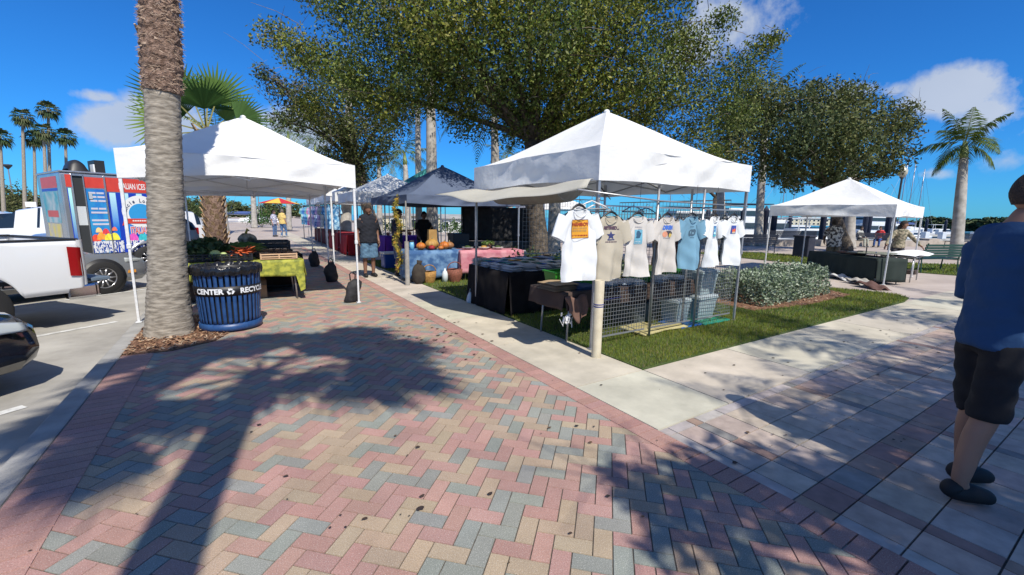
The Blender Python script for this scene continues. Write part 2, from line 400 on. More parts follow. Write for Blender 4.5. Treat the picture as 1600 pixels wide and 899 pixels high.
for poly, n, z in ((mul, 1500, .012), (hm, 1600, .024)):
    xs = [p[0] for p in poly]; ys = [p[1] for p in poly]
    for _ in range(n):
        x, y = random.uniform(min(xs), max(xs)), random.uniform(min(ys), max(ys))
        if not inpoly(x, y, poly): continue
        a = random.random()*PI; l = random.uniform(.02,.06); w1 = random.uniform(.005,.014); k = len(V); zz = z+random.uniform(.002,.03); c, s = math.cos(a), math.sin(a); tz = random.uniform(-.012,.012)
        col = random.choice([(.22,.11,.06),(.33,.2,.11),(.12,.06,.035),(.42,.30,.2)])
        for sx, sy in ((-1,-1),(1,-1),(1,1),(-1,1)): V.append((x+sx*l/2*c-sy*w1*s, y+sx*l/2*s+sy*w1*c, zz+sx*tz)); T.append((*col,1))
        Fc.append((k,k+1,k+2,k+3))
o = npmesh('mulch_chips', V, Fc, m_lit, tint=T); tag(o, 'brown bark chips strewn around the big palm and the hedge', 'bark mulch', kind='stuff')
# seawall (low wall along the water)
m_wall = M('seawall_stone', (.30,.26,.22), (.40,.35,.30), scale=3, rough=.9, bump=.4, bscale=20)
b = MB()
ln = SEA[1:8]
for (x0,y0), (x1,y1) in zip(ln, ln[1:]):
    a, e = Vector((x0,y0,0)), Vector((x1,y1,0)); d = (e-a); L = d.length; d.normalize(); k = int(L/3)
    for i in range(max(1, k)):
        p0 = a+d*(L*i/max(1,k)); p1 = a+d*(L*(i+1)/max(1,k)-.02); m_ = (p0+p1)/2; b.box((m_.x-.25*d.y*-1, m_.y-.25*d.x*-1+0, .18), ((p1-p0).length, .45, .40), rz=math.atan2(d.y, d.x))
        if i % 4 == 0: b.box((m_.x, m_.y, .24), (.9, .75, .55), rz=math.atan2(d.y, d.x))
tag(b.build('seawall', m_wall, bev=.02), 'low tan stone wall edging the marina water', 'wall')
# far shores
m_shore = M('shore_leaf', (.9,.9,.9), None, rough=.9, vcol=True)
def shore(name, pts, h, n, leaf, label, cols=((.035,.06,.02),(.05,.08,.03),(.07,.09,.035))):
    V = []; Fc = []; T = []
    for _ in range(n):
        i = random.randrange(len(pts)-1); t = random.random(); a, e = pts[i], pts[i+1]
        x = a[0]+(e[0]-a[0])*t; y = a[1]+(e[1]-a[1])*t; s = i+t
        hh = h*(.62+.2*math.sin(s*9.1)+.15*math.sin(s*23+1)+.1*math.sin(s*61)); z = random.random()**.6*hh-.3
        x += random.uniform(-2.5,2.5); y += random.uniform(-2.5,2.5); k = len(V); c = random.choice(cols); q = random.uniform(.7,1.3)
        for _ in range(4): V.append((x+random.uniform(-leaf,leaf), y+random.uniform(-leaf,leaf), z+random.uniform(-leaf,leaf)*.7)); T.append((c[0]*q,c[1]*q,c[2]*q,1))
        Fc.append((k,k+1,k+2,k+3))
    o = npmesh(name, V, Fc, m_shore, tint=T); tag(o, label, 'woodland', kind='stuff')
def dirpt(px, dep): q = Q(px, 345, dep); return (q.x, q.y)
shore('mangrove_shore', [dirpt(1100,240), dirpt(1300,190), dirpt(1440,130), dirpt(1560,112), dirpt(1700,110)], 3.4, 26000, .8, 'dark strip of mangrove trees across the marina water')
shore('tree_line', [dirpt(-60,70), dirpt(40,78), dirpt(140,100), dirpt(300,120), dirpt(400,130), dirpt(470,150)], 5.2, 20000, .55, 'line of bushy trees beyond the parked cars', cols=((.06,.085,.025),(.09,.11,.035),(.11,.12,.05)))
# ------------------------------------------------------------------ vegetation
m_leaf = M('oak_leaf', (.95,.95,.95), None, rough=.6, vcol=True, trans=.16, spec=.2)
m_bark = M('oak_bark', (.045,.035,.026), (.15,.12,.09), scale=9, rough=1, bump=1, bscale=25, bdist=.03)
m_pbark = M('palm_bark', (.17,.145,.115), (.38,.335,.275), scale=9, rough=1, bump=.6, bscale=16, bdist=.012, stretch=(1,1,4), detail=9)
m_ring = M('royal_bark', (.27,.25,.22), (.42,.39,.35), scale=4, rough=.95, bump=.3, bscale=30)
m_boot = M('palm_boot', (.16,.095,.05), (.42,.29,.16), scale=16, rough=1, bump=.8, bscale=40)
m_frond = M('palm_leaf', (.9,.9,.9), None, rough=.7, vcol=True, trans=.22, spec=.2)
m_twig = M('twig', (.10,.08,.06), (.2,.17,.13), scale=10, rough=1)
def leafcloud(name, clusters, per, size, cols, parent, flat=.75):
    """clusters: (center, radius); leaves spread in and on each clump"""
    Vs = []; Ts = []
    for c, r in clusters:
        n = int(per*r*r)
        d = rng.normal(size=(n, 3)); d /= np.linalg.norm(d, axis=1)[:, None]
        rad = r*(rng.random(n)**.45)*(1+.28*np.sin(d[:,0]*7+c[0]*3)*np.cos(d[:,1]*6+c[1]))
        p = np.array(c)+d*rad[:, None]*np.array([1, 1, flat])
        # small bunches
        q = rng.normal(size=(n, 3)); q /= np.linalg.norm(q, axis=1)[:, None]
        s = rng.normal(size=(n, 3)); s -= (s*q).sum(1)[:, None]*q; s /= np.linalg.norm(s, axis=1)[:, None]
        L = (size*rng.uniform(.6, 1.3, n))[:, None]; Wd = L*.45
        V = np.stack([p-q*L*.5, p+s*Wd*.5, p+q*L*.5, p-s*Wd*.5], 1)
        Vs.append(V.reshape(-1, 3))
        cc = np.array(cols)[rng.integers(0, len(cols), n)]*rng.uniform(.65, 1.35, n)[:, None]
        # clump-wide hue
        cc *= np.array([1+.22*math.sin(c[0]*5+c[2]*3), 1+.13*math.sin(c[0]*5+c[2]*3), 1])
        Ts.append(np.repeat(np.concatenate([cc, np.ones((n, 1))], 1), 4, 0))
    V = np.concatenate(Vs); T = np.concatenate(Ts); F_ = np.arange(len(V)).reshape(-1, 4)
    return npmesh(name, V, F_, m_leaf, parent, tint=T)
OAK = [(.085,.12,.018),(.13,.165,.025),(.18,.20,.035),(.06,.09,.015),(.24,.24,.07)]
DARK = [(.04,.06,.018),(.07,.095,.028),(.10,.12,.04),(.15,.16,.06),(.10,.12,.045)]
def limb_path(a, b_, sag, n=7, wob=.25):
    a, b_ = Vector(a), Vector(b_); L = (b_-a).length
    return [a.lerp(b_, i/n)+Vector((random.uniform(-wob,wob)*(0 < i < n)*L*.08, random.uniform(-wob,wob)*(0 < i < n)*L*.08, math.sin(PI*i/n)*sag)) for i in range(n+1)]
def oak(label, base, trunk_top, r0, clusters, per, size, cols, extra=0, name='oak_tree', group=None):
    t = thing(name, label, 'tree', base, 0, group); base = Vector(base)
    tt = Vector(trunk_top)-base; b = MB()
    pts = [Vector((0,0,-.1)), Vector((.02,0,.25)), tt*.3+Vector((.06,.02,0)), tt*.6+Vector((-.05,.03,0)), tt]
    b.tube(pts, [r0*1.45, r0*1.1, r0*.95, r0*.88, r0*.95], 16)
    for v in b.v: v += Vector((random.uniform(-1,1), random.uniform(-1,1), 0))*r0*.07
    b.build('trunk', m_bark, t, True)
    cl = [(tuple(Vector(c)-base), r) for c, r in clusters]
    b = MB(); tg = sorted(cl, key=lambda q: -q[1])
    for i, (c, r) in enumerate(tg[:26]):
        p = limb_path(tt, c, random.uniform(-.1,.5)); rr = r0*random.uniform(.28,.5)
        b.tube(p, [rr*(1-.85*k/7) for k in range(8)], 7)
        for _ in range(3):
            s = p[random.randint(3, 6)]; e = Vector(c)+Vector([random.uniform(-1,1)*r for _ in range(3)]); b.tube(limb_path(s, e, .1, 4, .6), [rr*.22, rr*.18, rr*.14, rr*.09, rr*.04], 5)
    b.build('limb', m_bark, t, True)
    b = MB()
    for _ in range(260):
        c, r = random.choice(cl); s = Vector(c)+Vector([random.gauss(0,.5)*r for _ in range(3)]); e = s+Vector([random.gauss(0,.45) for _ in range(3)])
        b.tube([s, s.lerp(e,.5)+Vector((0,0,.06)), e], [.009,.007,.003], 3)
    tag(b.build('twigs', m_twig, t), kind='stuff')
    leafcloud('crown', cl, per, size, cols, t)
    return t
def cq(px, py, dep, r): return (tuple(Q(px, py, dep)), r)
# big oak in the middle
ob = Q(840, 400, 12.3); ob.z = 0
big = [cq(*a) for a in [
 (600,60,10.5,1.1),(560,130,11,1.0),(520,100,11.5,.9),(470,80,11.5,.75),(430,55,12,.6),(640,0,10,1.2),(700,40,9.5,1.2),(660,120,10.5,1.1),(620,170,11,.75),(590,165,12,.8),(700,150,11,.9),(730,190,11.5,.75),(760,100,10,1.2),(780,20,9.5,1.3),(830,150,11,1.1),(850,60,9.5,1.3),(860,-30,10,1.5),(900,130,10.5,1.2),(930,30,10,1.3),(880,200,11.5,.8),(800,205,12,.7),(950,160,11.5,1.1),(990,90,10.5,1.2),(1010,0,10.5,1.2),(1040,150,12,1.1),(1080,90,12,1.0),(1060,60,12,.8),(1000,190,12.5,.9),(1110,150,13,1.0),(1080,210,13.5,.9),(1160,110,13,.8),(1190,75,13,.55),(1210,60,13,.4),(1150,180,14,.9),(1060,-40,11,.9),(960,-60,11,1.6),(740,-60,10,1.6),(600,-50,11,1.4),(540,20,11.5,.8),(500,-10,12,.8),(490,170,13,.7),(1040,240,14,.6),(1110,240,14,.6),(1130,30,11.5,.5),(820,-120,12,1.8),(900,80,13.5,1.6),(760,140,13.5,1.4),(1010,130,14,1.3),(680,80,13,1.4)]]
oak('broad olive-green oak shading the blue-grey canopy and the shirt stall', tuple(ob), tuple(Q(835,222,12)), .28, big, 2300, .098, OAK)
# shade clumps also give dapples over the blue tent
# darker oak behind the vegetable stall
b2 = Q(590, 380, 19); b2.z = 0
oak('dark oak with low hanging branches behind the vegetable canopy', tuple(b2), tuple(Q(560,260,19)), .26,
    [cq(*a) for a in [(520,190,17,1.0),(480,150,16,.8),(440,140,16,.7),(470,180,17,.9),(540,230,18,1.1),(560,270,19,1.0),(520,250,19,.9),(590,200,18,1.2),(440,190,16,.5),(620,150,18,1.4),(540,140,17,1.3),(480,100,17,.8),(410,115,15,.45),(545,200,17,.9),(590,240,19,.8)]], 1400, .125, DARK)
# right-hand oak
b3 = Q(1322, 385, 24); b3.z = 0
oak('round dark oak standing behind the right-hand white canopy', tuple(b3), tuple(Q(1300,300,23.5)), .27,
    [cq(*a) for a in [(1180,200,21,1.6),(1230,170,21,1.7),(1290,165,21,1.6),(1350,185,21,1.5),(1400,200,21,1.1),(1200,250,21,1.5),(1260,240,20,1.6),(1330,235,20,1.6),(1390,240,21,1.2),(1180,150,20,1.4),(1250,210,19,1.5),(1310,200,19,1.6),(1230,275,22,1.0),(1300,270,22,1.2),(1360,268,22,.9),(1415,195,22,.7),(1140,190,20,1.3),(1140,230,20,1.0),(1420,170,22,.6),(1330,150,22,1.1),(1240,290,23,.6),(1390,265,22,.6),(1270,140,22,.7)]], 1000, .17, DARK)
# small far crown behind the shirt stall
b4 = Q(1118, 372, 34); b4.z = 0
oak('far small tree seen above the shirt stall roof edge', tuple(b4), tuple(Q(1120,310,34)), .3, [cq(*a) for a in [(1060,250,33,1.4),(1120,255,33,1.4),(1090,280,34,1.3),(1150,270,34,1.1)]], 260, .34, DARK)
# ---------------- palms
def feather(V, Fc, T, base, az, el, L, droop, cols, n=26, wid=.5, lw=.035):
    pts = []
    p = Vector(base); d = Vector((math.cos(az)*math.cos(el), math.sin(az)*math.cos(el), math.sin(el))); st = L/n
    side = Vector((-math.sin(az), math.cos(az), 0))
    for i in range(n+1):
        pts.append((p.copy(), d.copy())); p = p+d*st; d = (d+Vector((0,0,-droop/n*(.5+i/n)))).normalized()
    for i, (p, d) in enumerate(pts):
        t = i/n
        up = side.cross(d)*-1
        if i < n:
            q, e = pts[i+1]; k = len(V); r = .022*(1-.8*t)
            V += [p+side*r, p-side*r, q-side*r, q+side*r]; Fc.append((k,k+1,k+2,k+3)); T += [(.16,.17,.05,1)]*4
        if t < .12: continue
        ll = wid*math.sin(PI*min(1, .12+t*.88)**.8)*random.uniform(.85,1.1)+.06
        c = random.choice(cols); qn = random.uniform(.75,1.25)
        for sgn in (-1, 1):
            dr = (side*sgn*.82+d*.55+Vector((0,0,random.uniform(-.75,-.15)))).normalized(); e = p+dr*ll; m_ = p+dr*ll*.5+Vector((0,0,.03)); k = len(V)
            ww = d*lw
            V += [p-ww*.4, p+ww*.4, m_+ww, m_-ww]; Fc.append((k,k+1,k+2,k+3)); V += [m_-ww, m_+ww, e+ww*.1-Vector((0,0,ll*.18)), e-ww*.1-Vector((0,0,ll*.18))]; Fc.append((k+4,k+5,k+6,k+7))
            T += [(c[0]*qn, c[1]*qn, c[2]*qn, 1)]*8
def fan(V, Fc, T, base, az, el, pl, R, cols, nb=18, spread=2.5, droop=.25, dry=False, nrm=None, dd=None, wf=.68):
    d = Vector((math.cos(az)*math.cos(el), math.sin(az)*math.cos(el), math.sin(el))); side = Vector((-math.sin(az), math.cos(az), 0))
    if nrm is not None: d = dd.normalized(); side = d.cross(nrm).normalized()
    up = d.cross(side)*-1
    h = Vector(base)+d*pl+Vector((0,0,-pl*pl*.06)); k = len(V); r = .018
    V += [Vector(base)+side*r*1.6, Vector(base)-side*r*1.6, h-side*r, h+side*r]; Fc.append((k,k+1,k+2,k+3)); T += [(.25,.24,.09,1)]*4
    c = random.choice(cols); q = random.uniform(.8,1.2)
    rest = Vector((0,0,-1))
    for j in range(nb):
        a = (j/(nb-1)-.5)*spread*1.0
        dr = (d*math.cos(a)+side*math.sin(a)).normalized(); dr = (dr+up*(.18*math.cos(a*2))).normalized()
        ln = R*(1-.12*abs(a)/spread)*random.uniform(.9,1.05); wv = dr.cross(up).normalized()
        w0 = ln*.62*spread/nb*wf
        m_ = h+dr*ln*.6; e = h+dr*ln+rest*droop*ln*random.uniform(.4,1.2); k = len(V)
        V += [h-wv*.006, h+wv*.006, m_+wv*w0, m_-wv*w0]; Fc.append((k,k+1,k+2,k+3)); V += [m_-wv*w0, m_+wv*w0, e+wv*.004, e-wv*.004]; Fc.append((k+4,k+5,k+6,k+7))
        qq = q*random.uniform(.85,1.15); cc = (c[0]*qq, c[1]*qq, c[2]*qq, 1); T += [cc]*8
GREEN = [(.055,.10,.02),(.09,.15,.03),(.07,.125,.03),(.13,.18,.04)]
FANC = [(.06,.115,.03),(.09,.15,.035),(.05,.10,.03)]
def ringtrunk(b, base, top, rfun, lean=(0,0), rings=40, bulge=.012, n=14):
    prev = None; pts = []; rs = []
    for i in range(rings*2+1):
        t = i/(rings*2); z = base[2]+(top[2]-base[2])*t
        x = base[0]+(top[0]-base[0])*t+lean[0]*math.sin(PI*t); y = base[1]+(top[1]-base[1])*t+lean[1]*math.sin(PI*t)
        pts.append((x, y, z)); rs.append(rfun(t)*(1+(bulge if i % 2 else -bulge)))
    b.tube(pts, rs, n)
def boots(b, x, y, z0, z1, r, n, L=.22, thick=.03):
    for i in range(n):
        z = z0+(z1-z0)*i/n; a = i*2.4+random.uniform(-.2,.2); d = Vector((math.cos(a), math.sin(a), 0)); s = Vector((-d.y, d.x, 0)); l = L*random.uniform(.6,1.1)
        c = Vector((x, y, z))+d*(r*.93); tip = c+d*l*.45+Vector((0,0,l*.8)); w0, w1 = l*.34, l*.14; k = Vector((0,0,thick))
        b.add([c-s*w0-k, c+s*w0-k, tip+s*w1, tip-s*w1, c-s*w0*.9+k-d*.03, c+s*w0*.9+k-d*.03, tip+s*w1*.8-d*thick, tip-s*w1*.8-d*thick], [(0,1,2,3),(7,6,5,4),(0,3,7,4),(1,5,6,2),(3,2,6,7),(0,4,5,1)])
def fan_crown(name, c, parent, n, R, pl, nb, cols=FANC, low=-.9, seedd=0, droop=.25):
    V = []; Fc = []; T = []
    for i in range(n):
        t = (i+.5)/n; el = 1.35-(1.35-low)*t**.85; az = i*2.399+random.uniform(-.2,.2)
        fan(V, Fc, T, c, az, el, pl*random.uniform(.85,1.1), R*random.uniform(.85,1.1), cols, nb, 2.7, droop*(1+t))
    return npmesh(name, V, Fc, m_frond, parent, tint=T)
# foreground palm trunk, crown above the picture
t = thing('fan_palm', 'thick grey foreground palm trunk with a fibrous brown upper part, cut by the picture top', 'palm tree', (-.86, 7.02, 0))
b = MB(); prof = lambda q: .335-.02*q if q > .12 else .335+.13*(1-q/.12)**1.6
def rf(q):
    z = q*3.05
    return .168+.095*math.exp(-z*1.4)+.02*math.exp(-z*.4)
ringtrunk(b, (0,0,-.05), (.22,-.13,3.05), rf, rings=60, bulge=.012, n=26)
for v in b.v: v += Vector((random.uniform(-1,1), random.uniform(-1,1), random.uniform(-1,1)))*.006
b.build('trunk', m_pbark, t, True)
b = MB(); ringtrunk(b, (.22,-.13,3.0), (.64,-.34,9.6), lambda q: .192+.01*math.sin(q*30), rings=60, bulge=.03, n=22)
for v in b.v: v += Vector((random.uniform(-1,1), random.uniform(-1,1), random.uniform(-1,1)))*.012
m_fib = M('palm_fibre', (.11,.065,.045), (.30,.20,.15), scale=22, rough=1, bump=1, bscale=60, bdist=.03)
b.build('fibrous_trunk', m_fib, t)
b = MB()
for i in range(2600):
    z = 3.0+random.random()*2.6; a = random.uniform(0, 2*PI); d = Vector((math.cos(a), math.sin(a), 0)); s = Vector((-d.y, d.x, 0)); c0 = Vector((.22+(z-3)*.064, -.13-(z-3)*.032, z))+d*.192
    l = random.uniform(.04,.11); e = c0+d*random.uniform(.008,.05)+s*random.uniform(-1,1)*l+Vector((0,0,random.uniform(-.6,.35)*l)); w0 = random.uniform(.003,.010)
    b.add([c0+Vector((0,0,w0)), c0-Vector((0,0,w0)), e], [(0,1,2)])
for i in range(16):
    z = 3.2+random.random()*2.4; a = random.uniform(0, 2*PI); d = Vector((math.cos(a), math.sin(a), 0)); s = Vector((-d.y, d.x, 0)); c0 = Vector((.22+(z-3)*.064, -.13-(z-3)*.032, z))+d*.20
    e = c0+s*random.uniform(.04,.1)+d*.02+Vector((0,0,.07)); b.tube([c0-s*.03, e], [.02,.012], 5)
b.build('dead_fibre', M('dead_fibre', (.20,.13,.09), (.48,.36,.27), scale=20, rough=1), t)
fan_crown('crown', (.64,-.34,9.6), t, 26, 1.1, 1.0, 16)
# short fan palm behind the vegetable stall
p5 = P(335, 392); p5.z = 0; p5 = Vector((-.62, 17.5, 0))
D5 = (p5-CC).dot(CF)
t = thing('fan_palm', 'short fan palm with bristly leaf stubs on its trunk, green leaves above the vegetable canopy', 'palm tree', p5)
zt = Q(335, 212, D5).z
b = MB(); b.tube([(0,0,-.1),(0,0,1.2),(0,.02,zt)], [.34,.30,.30], 14); b.build('trunk', m_fib, t, True)
b = MB(); boots(b, 0, 0, .15, zt, .28, 150, .30); b.build('leaf_stubs', m_boot, t)
V = []; Fc = []; T = []
tow = math.atan2(-p5.y, -p5.x)
vw = Vector((-p5.x, -p5.y, 0)).normalized(); rt = Vector((-vw.y, vw.x, 0)); UPV = Vector((0,0,1))
for x_, y_, k_, pl_, R in [(-.62,.78,.1,1.15,1.3),(.30,.95,-.1,1.15,1.25),(.0,.75,.75,.85,1.1),(.85,.45,.2,1.1,1.05),(-.95,.2,.3,1.0,1.1),(1.0,.0,.4,1.0,.95),(-.7,-.15,.7,.9,.9),(.6,-.1,.8,.9,.85),(.1,1.0,-.6,1.0,1.1),(-.25,.95,-.3,1.0,1.1),(.9,-.35,-.2,.9,.9),(-.9,-.4,-.2,.9,.9),(.5,.5,-.7,1,1),(-.5,.5,-.7,1,1)]:
    d_ = rt*x_+UPV*y_+vw*k_*.6; nn_ = (vw+UPV*random.uniform(-.1,.35)+rt*random.uniform(-.35,.35)).normalized()
    fan(V, Fc, T, (0,0,zt), 0, 0, pl_*.9, R*1.05, [(.06,.13,.03),(.10,.18,.035),(.16,.23,.05)], 24, 2.5, .07, nrm=nn_, dd=d_, wf=.5)
npmesh('crown', V, Fc, m_frond, t, tint=T)
# group of tall thin palms across the car park
first = None; lab = ['at the left picture edge','second from the left','shortest middle one left of the tallest','slightly lower one close behind the tallest','tallest of them','standing alone right of the tallest']
for i, (px, pyc, pxb) in enumerate([(0,215,4),(35,183,37),(53,216,54),(68,206,72),(75,172,77),(102,214,104)]):
    dep = 58+(i % 3)*2; bs = Q(pxb, 330, dep); bs.z = -.12; top = Q(px, pyc, dep)
    t = thing('tall_palm', 'tall thin palm beyond the parked cars, '+lab[i], 'palm tree', bs, random.random()*6, 'tall thin palms beyond the car park')
    d = top-bs; d = Matrix.Rotation(-t.rotation_euler.z, 3, 'Z') @ d
    b = MB(); ringtrunk(b, (0,0,0), tuple(d), lambda q: .24-.09*q, rings=10, n=8); b.build('trunk', m_pbark, t, True)
    if first is None:
        first = fan_crown('crown', (0,0,0), t, 30, .85, .75, 9, [(.045,.08,.03),(.07,.10,.035),(.10,.11,.05)], -.9, droop=.35); first.location = d
    else:
        c = first.copy(); C.objects.link(c); c.parent = t; c.location = d; c.rotation_euler = (0,0,i)
# royal palms
def royal(label, base, top, r, fl=2.6, nf=13, group=None, cols=GREEN, name='royal_palm', low=-.55, trunkmat=None, dens=26, wid=.2):
    t = thing(name, label, 'palm tree', base, 0, group); d = Vector(top)-Vector(base)
    b = MB(); H_ = d.z
    ringtrunk(b, (0,0,-.05), tuple(d*.86), lambda q: r*(1+.55*math.exp(-q*9)+.12*math.sin(PI*q)-.25*q*q), rings=22, bulge=.006); b.build('trunk', trunkmat or m_ring, t, True)
    b = MB(); b.tube([d*.855, d*.9, d*1.0], [r*.72, r*.8, r*.4], 12); b.build('crownshaft', M('crownshaft', (.12,.17,.05), (.18,.22,.08), scale=5, rough=.5), t, True)
    V = []; Fc = []; T = []
    for i in range(nf):
        tt = (i+.5)/nf; feather(V, Fc, T, d*.985, i*2.399+random.uniform(-.25,.25), 1.45-(1.45-low)*tt, fl*random.uniform(.85,1.1), .9+1.1*tt, cols, dens, fl*wid, fl*.011)
    npmesh('crown', V, Fc, m_frond, t, tint=T); return t
bs = Q(1495, 396, 19); bs.z = 0
royal('royal palm with smooth pale trunk standing on its own by the marina at the right', bs, Q(1508,222,18.9), .19, 1.85, 12, dens=52, wid=.34, cols=[(.05,.09,.015),(.08,.13,.02),(.11,.14,.03)])
for px, py, dep, tx, ty, r, fl, lab in [
  (1185,375,27,1198,150,.21,3,'pale royal palm trunk rising between the shirt stall and the right-hand canopy'),
  (865,385,17,872,140,.22,3,'pale palm trunk just right of the oak trunk behind the shirt stall'),
  (655,385,22,652,120,.15,3,'slim weathered palm trunk over the left slope of the blue-grey canopy'),
  (676,385,18,672,80,.21,3,'smooth grey palm trunk behind the peak of the blue-grey canopy'),
  (776,385,18,772,150,.18,3,'pale palm trunk between the blue-grey canopy and the shirt stall'),
  (1327,385,26,1335,215,.24,3,'palm trunk seen under the right-hand canopy between its two vendors'),
  (540,380,26,547,110,.27,3,'grey palm trunk rising behind the right corner of the vegetable canopy'),
  (350,372,30,338,205,.27,3,'leaning grey palm trunk beside the short fan palm'),
  (398,360,44,392,230,.22,3,'thin grey palm trunk at the far end of the walkway')]:
    bs = Q(px, py, dep); bs.z = 0; royal(lab, bs, Q(tx, ty, dep), r, fl, 12)
for px, py, dep, tx, ty, r, fl, lab in [
  (594,380,34,592,243,.2,3.4,'green feather palm above the white canopy behind the walkway'),
  (640,380,30,632,240,.2,2.8,'green feather palm left of the smooth grey trunk behind the blue-grey canopy'),
  (452,370,40,450,205,.2,3.6,'feather palm half hidden by oak leaves above the vegetable canopy'),
  (500,370,44,492,225,.2,3.2,'lower feather palm right of the vegetable canopy peak'),
  (800,380,36,792,245,.2,2.6,'bright green palm top beside the oak trunk'),
  (1128,375,30,1125,240,.25,2.4,'yellowish feather palm behind the top right of the shirt stall')]:
    bs = Q(px, py, dep); bs.z = 0; royal(lab, bs, Q(tx, ty, dep), r, fl, 13, cols=GREEN+[(.2,.2,.06)])
# palms and a tree behind the camera whose shadows lie over the paving
t = thing('leaning_palm', 'leaning palm behind the photographer whose shadow crosses the brick paving', 'palm tree', (-.55,-1.7,0))
b = MB(); ringtrunk(b, (0,0,-.05), (.20,-.55,8.45), lambda q: .185-.03*q, lean=(-.25,.1), rings=40); b.build('trunk', m_pbark, t, True)
V = []; Fc = []; T = []
for az_, el_, pl_, R in [(5,.1,1.25,.8),(30,.35,1.2,.8),(-18,-.25,1.2,.75),(55,.0,1.1,.8),(85,.3,.9,.75),(120,.1,1.1,.8),(150,.3,1.2,.75),(178,-.1,1.2,.8),(202,.25,1.25,.75),(222,-.3,1.1,.7),(-45,.1,.9,.7),(15,.9,.8,.7),(160,1.0,.8,.7),(70,-.5,.9,.7),(-5,-.7,1.0,.7),(190,-.6,1.0,.7),(-25,.3,.9,.9),(10,.5,.7,.95),(40,-.2,.7,.9),(-10,.0,.8,.95),(165,.5,.6,.9),(195,.1,.8,.9),(235,.2,.7,.85),(-60,.4,.5,.8),(100,.6,.5,.9),(140,-.3,.9,.8),(270,.5,.5,.75)]:
    fan(V, Fc, T, (.20,-.55,8.45), R_(az_), el_, pl_, R*1.08, FANC, 17, 2.4, .40)
npmesh('crown', V, Fc, m_frond, t, tint=T)
kz = 1/math.tan(R_(SUN_EL))
def back_palm(label, sx, sy, h, fl, r=.2, nf=15):       # shadow of the crown falls at sx, sy
    x, y = sx-SH.x*h*kz, sy-SH.y*h*kz
    return royal(label, (x, y-.2, 0), (x, y, h), r, fl, nf)
back_palm('palm behind the photographer nearest the tiled plaza', 4.3, .2, 7.5, 2.7)
back_palm('palm behind the photographer shading the walk beside the lawn', 6.6, 1.4, 8.0, 2.9)
back_palm('palm behind the photographer farther along the tiled plaza', 9.6, 1.0, 8.3, 3.0)
back_palm('palm behind the photographer shading the tiles at the far right', 12.5, 0.6, 8.0, 3.0)
x0, y0 = 3.9, -.9
def shc(sx, sy, h, r): return ((sx-SH.x*h*kz, sy-SH.y*h*kz, h), r)
oak('leafy tree behind the photographer shading the tiled plaza at the right', (4.6,-6.4,0), (4.4,-6.2,3), .3,
    [shc(*a) for a in [(2.7,.9,5.2,.7),(3.5,.1,5.5,1.0),(4.4,-.6,5.5,1.2),(5.4,.2,6,1.1),(4.6,.7,6.2,.9),(6.3,-.5,6,1.2),(3.3,-1.1,5.2,1.1),(2.4,-.2,5,.7),(7.2,.4,6.5,1.0),(5.4,-1.6,6,1.3),(3.9,1.2,5.5,.45),(2.0,1.55,5,.30),(1.9,1.15,5,.38),(2.5,1.35,5,.38),(3.0,.75,5.3,.6),(4.9,1.25,5.6,.5),(5.9,1.0,6,.6),(6.6,.3,6,.9),(2.9,-.3,5.2,.8)]], 1700, .15, DARK)
# ------------------------------------------------------------------ canopies
m_white = M('canopy_white', (.86,.86,.85), (.81,.82,.82), scale=1.5, rough=.75, bump=.4, bscale=4.5, bdist=.04, trans=.17)
m_cream = M('canopy_cream', (.62,.60,.53), (.56,.54,.47), scale=2, rough=.8, bump=.3, bscale=6, trans=.3)
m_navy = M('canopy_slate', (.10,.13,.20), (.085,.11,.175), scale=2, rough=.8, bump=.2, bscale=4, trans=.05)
m_teal = M('canopy_teal', (.03,.22,.20), (.03,.18,.17), scale=2, rough=.8)
m_pole = M('pole_white', (.70,.71,.72), (.6,.6,.6), scale=30, rough=.4)
m_steel = M('pole_steel', (.42,.43,.45), (.34,.34,.36), scale=20, rough=.35, metal=.6)
m_dark = M('pole_dark', (.05,.05,.055), None, rough=.5)
m_black = M('black_cloth', (.008,.007,.008), (.016,.014,.015), scale=5, rough=.95, bump=.4, bscale=12, bdist=.01, spec=.2)
m_plastic = M('black_plastic', (.018,.018,.02), None, rough=.45)
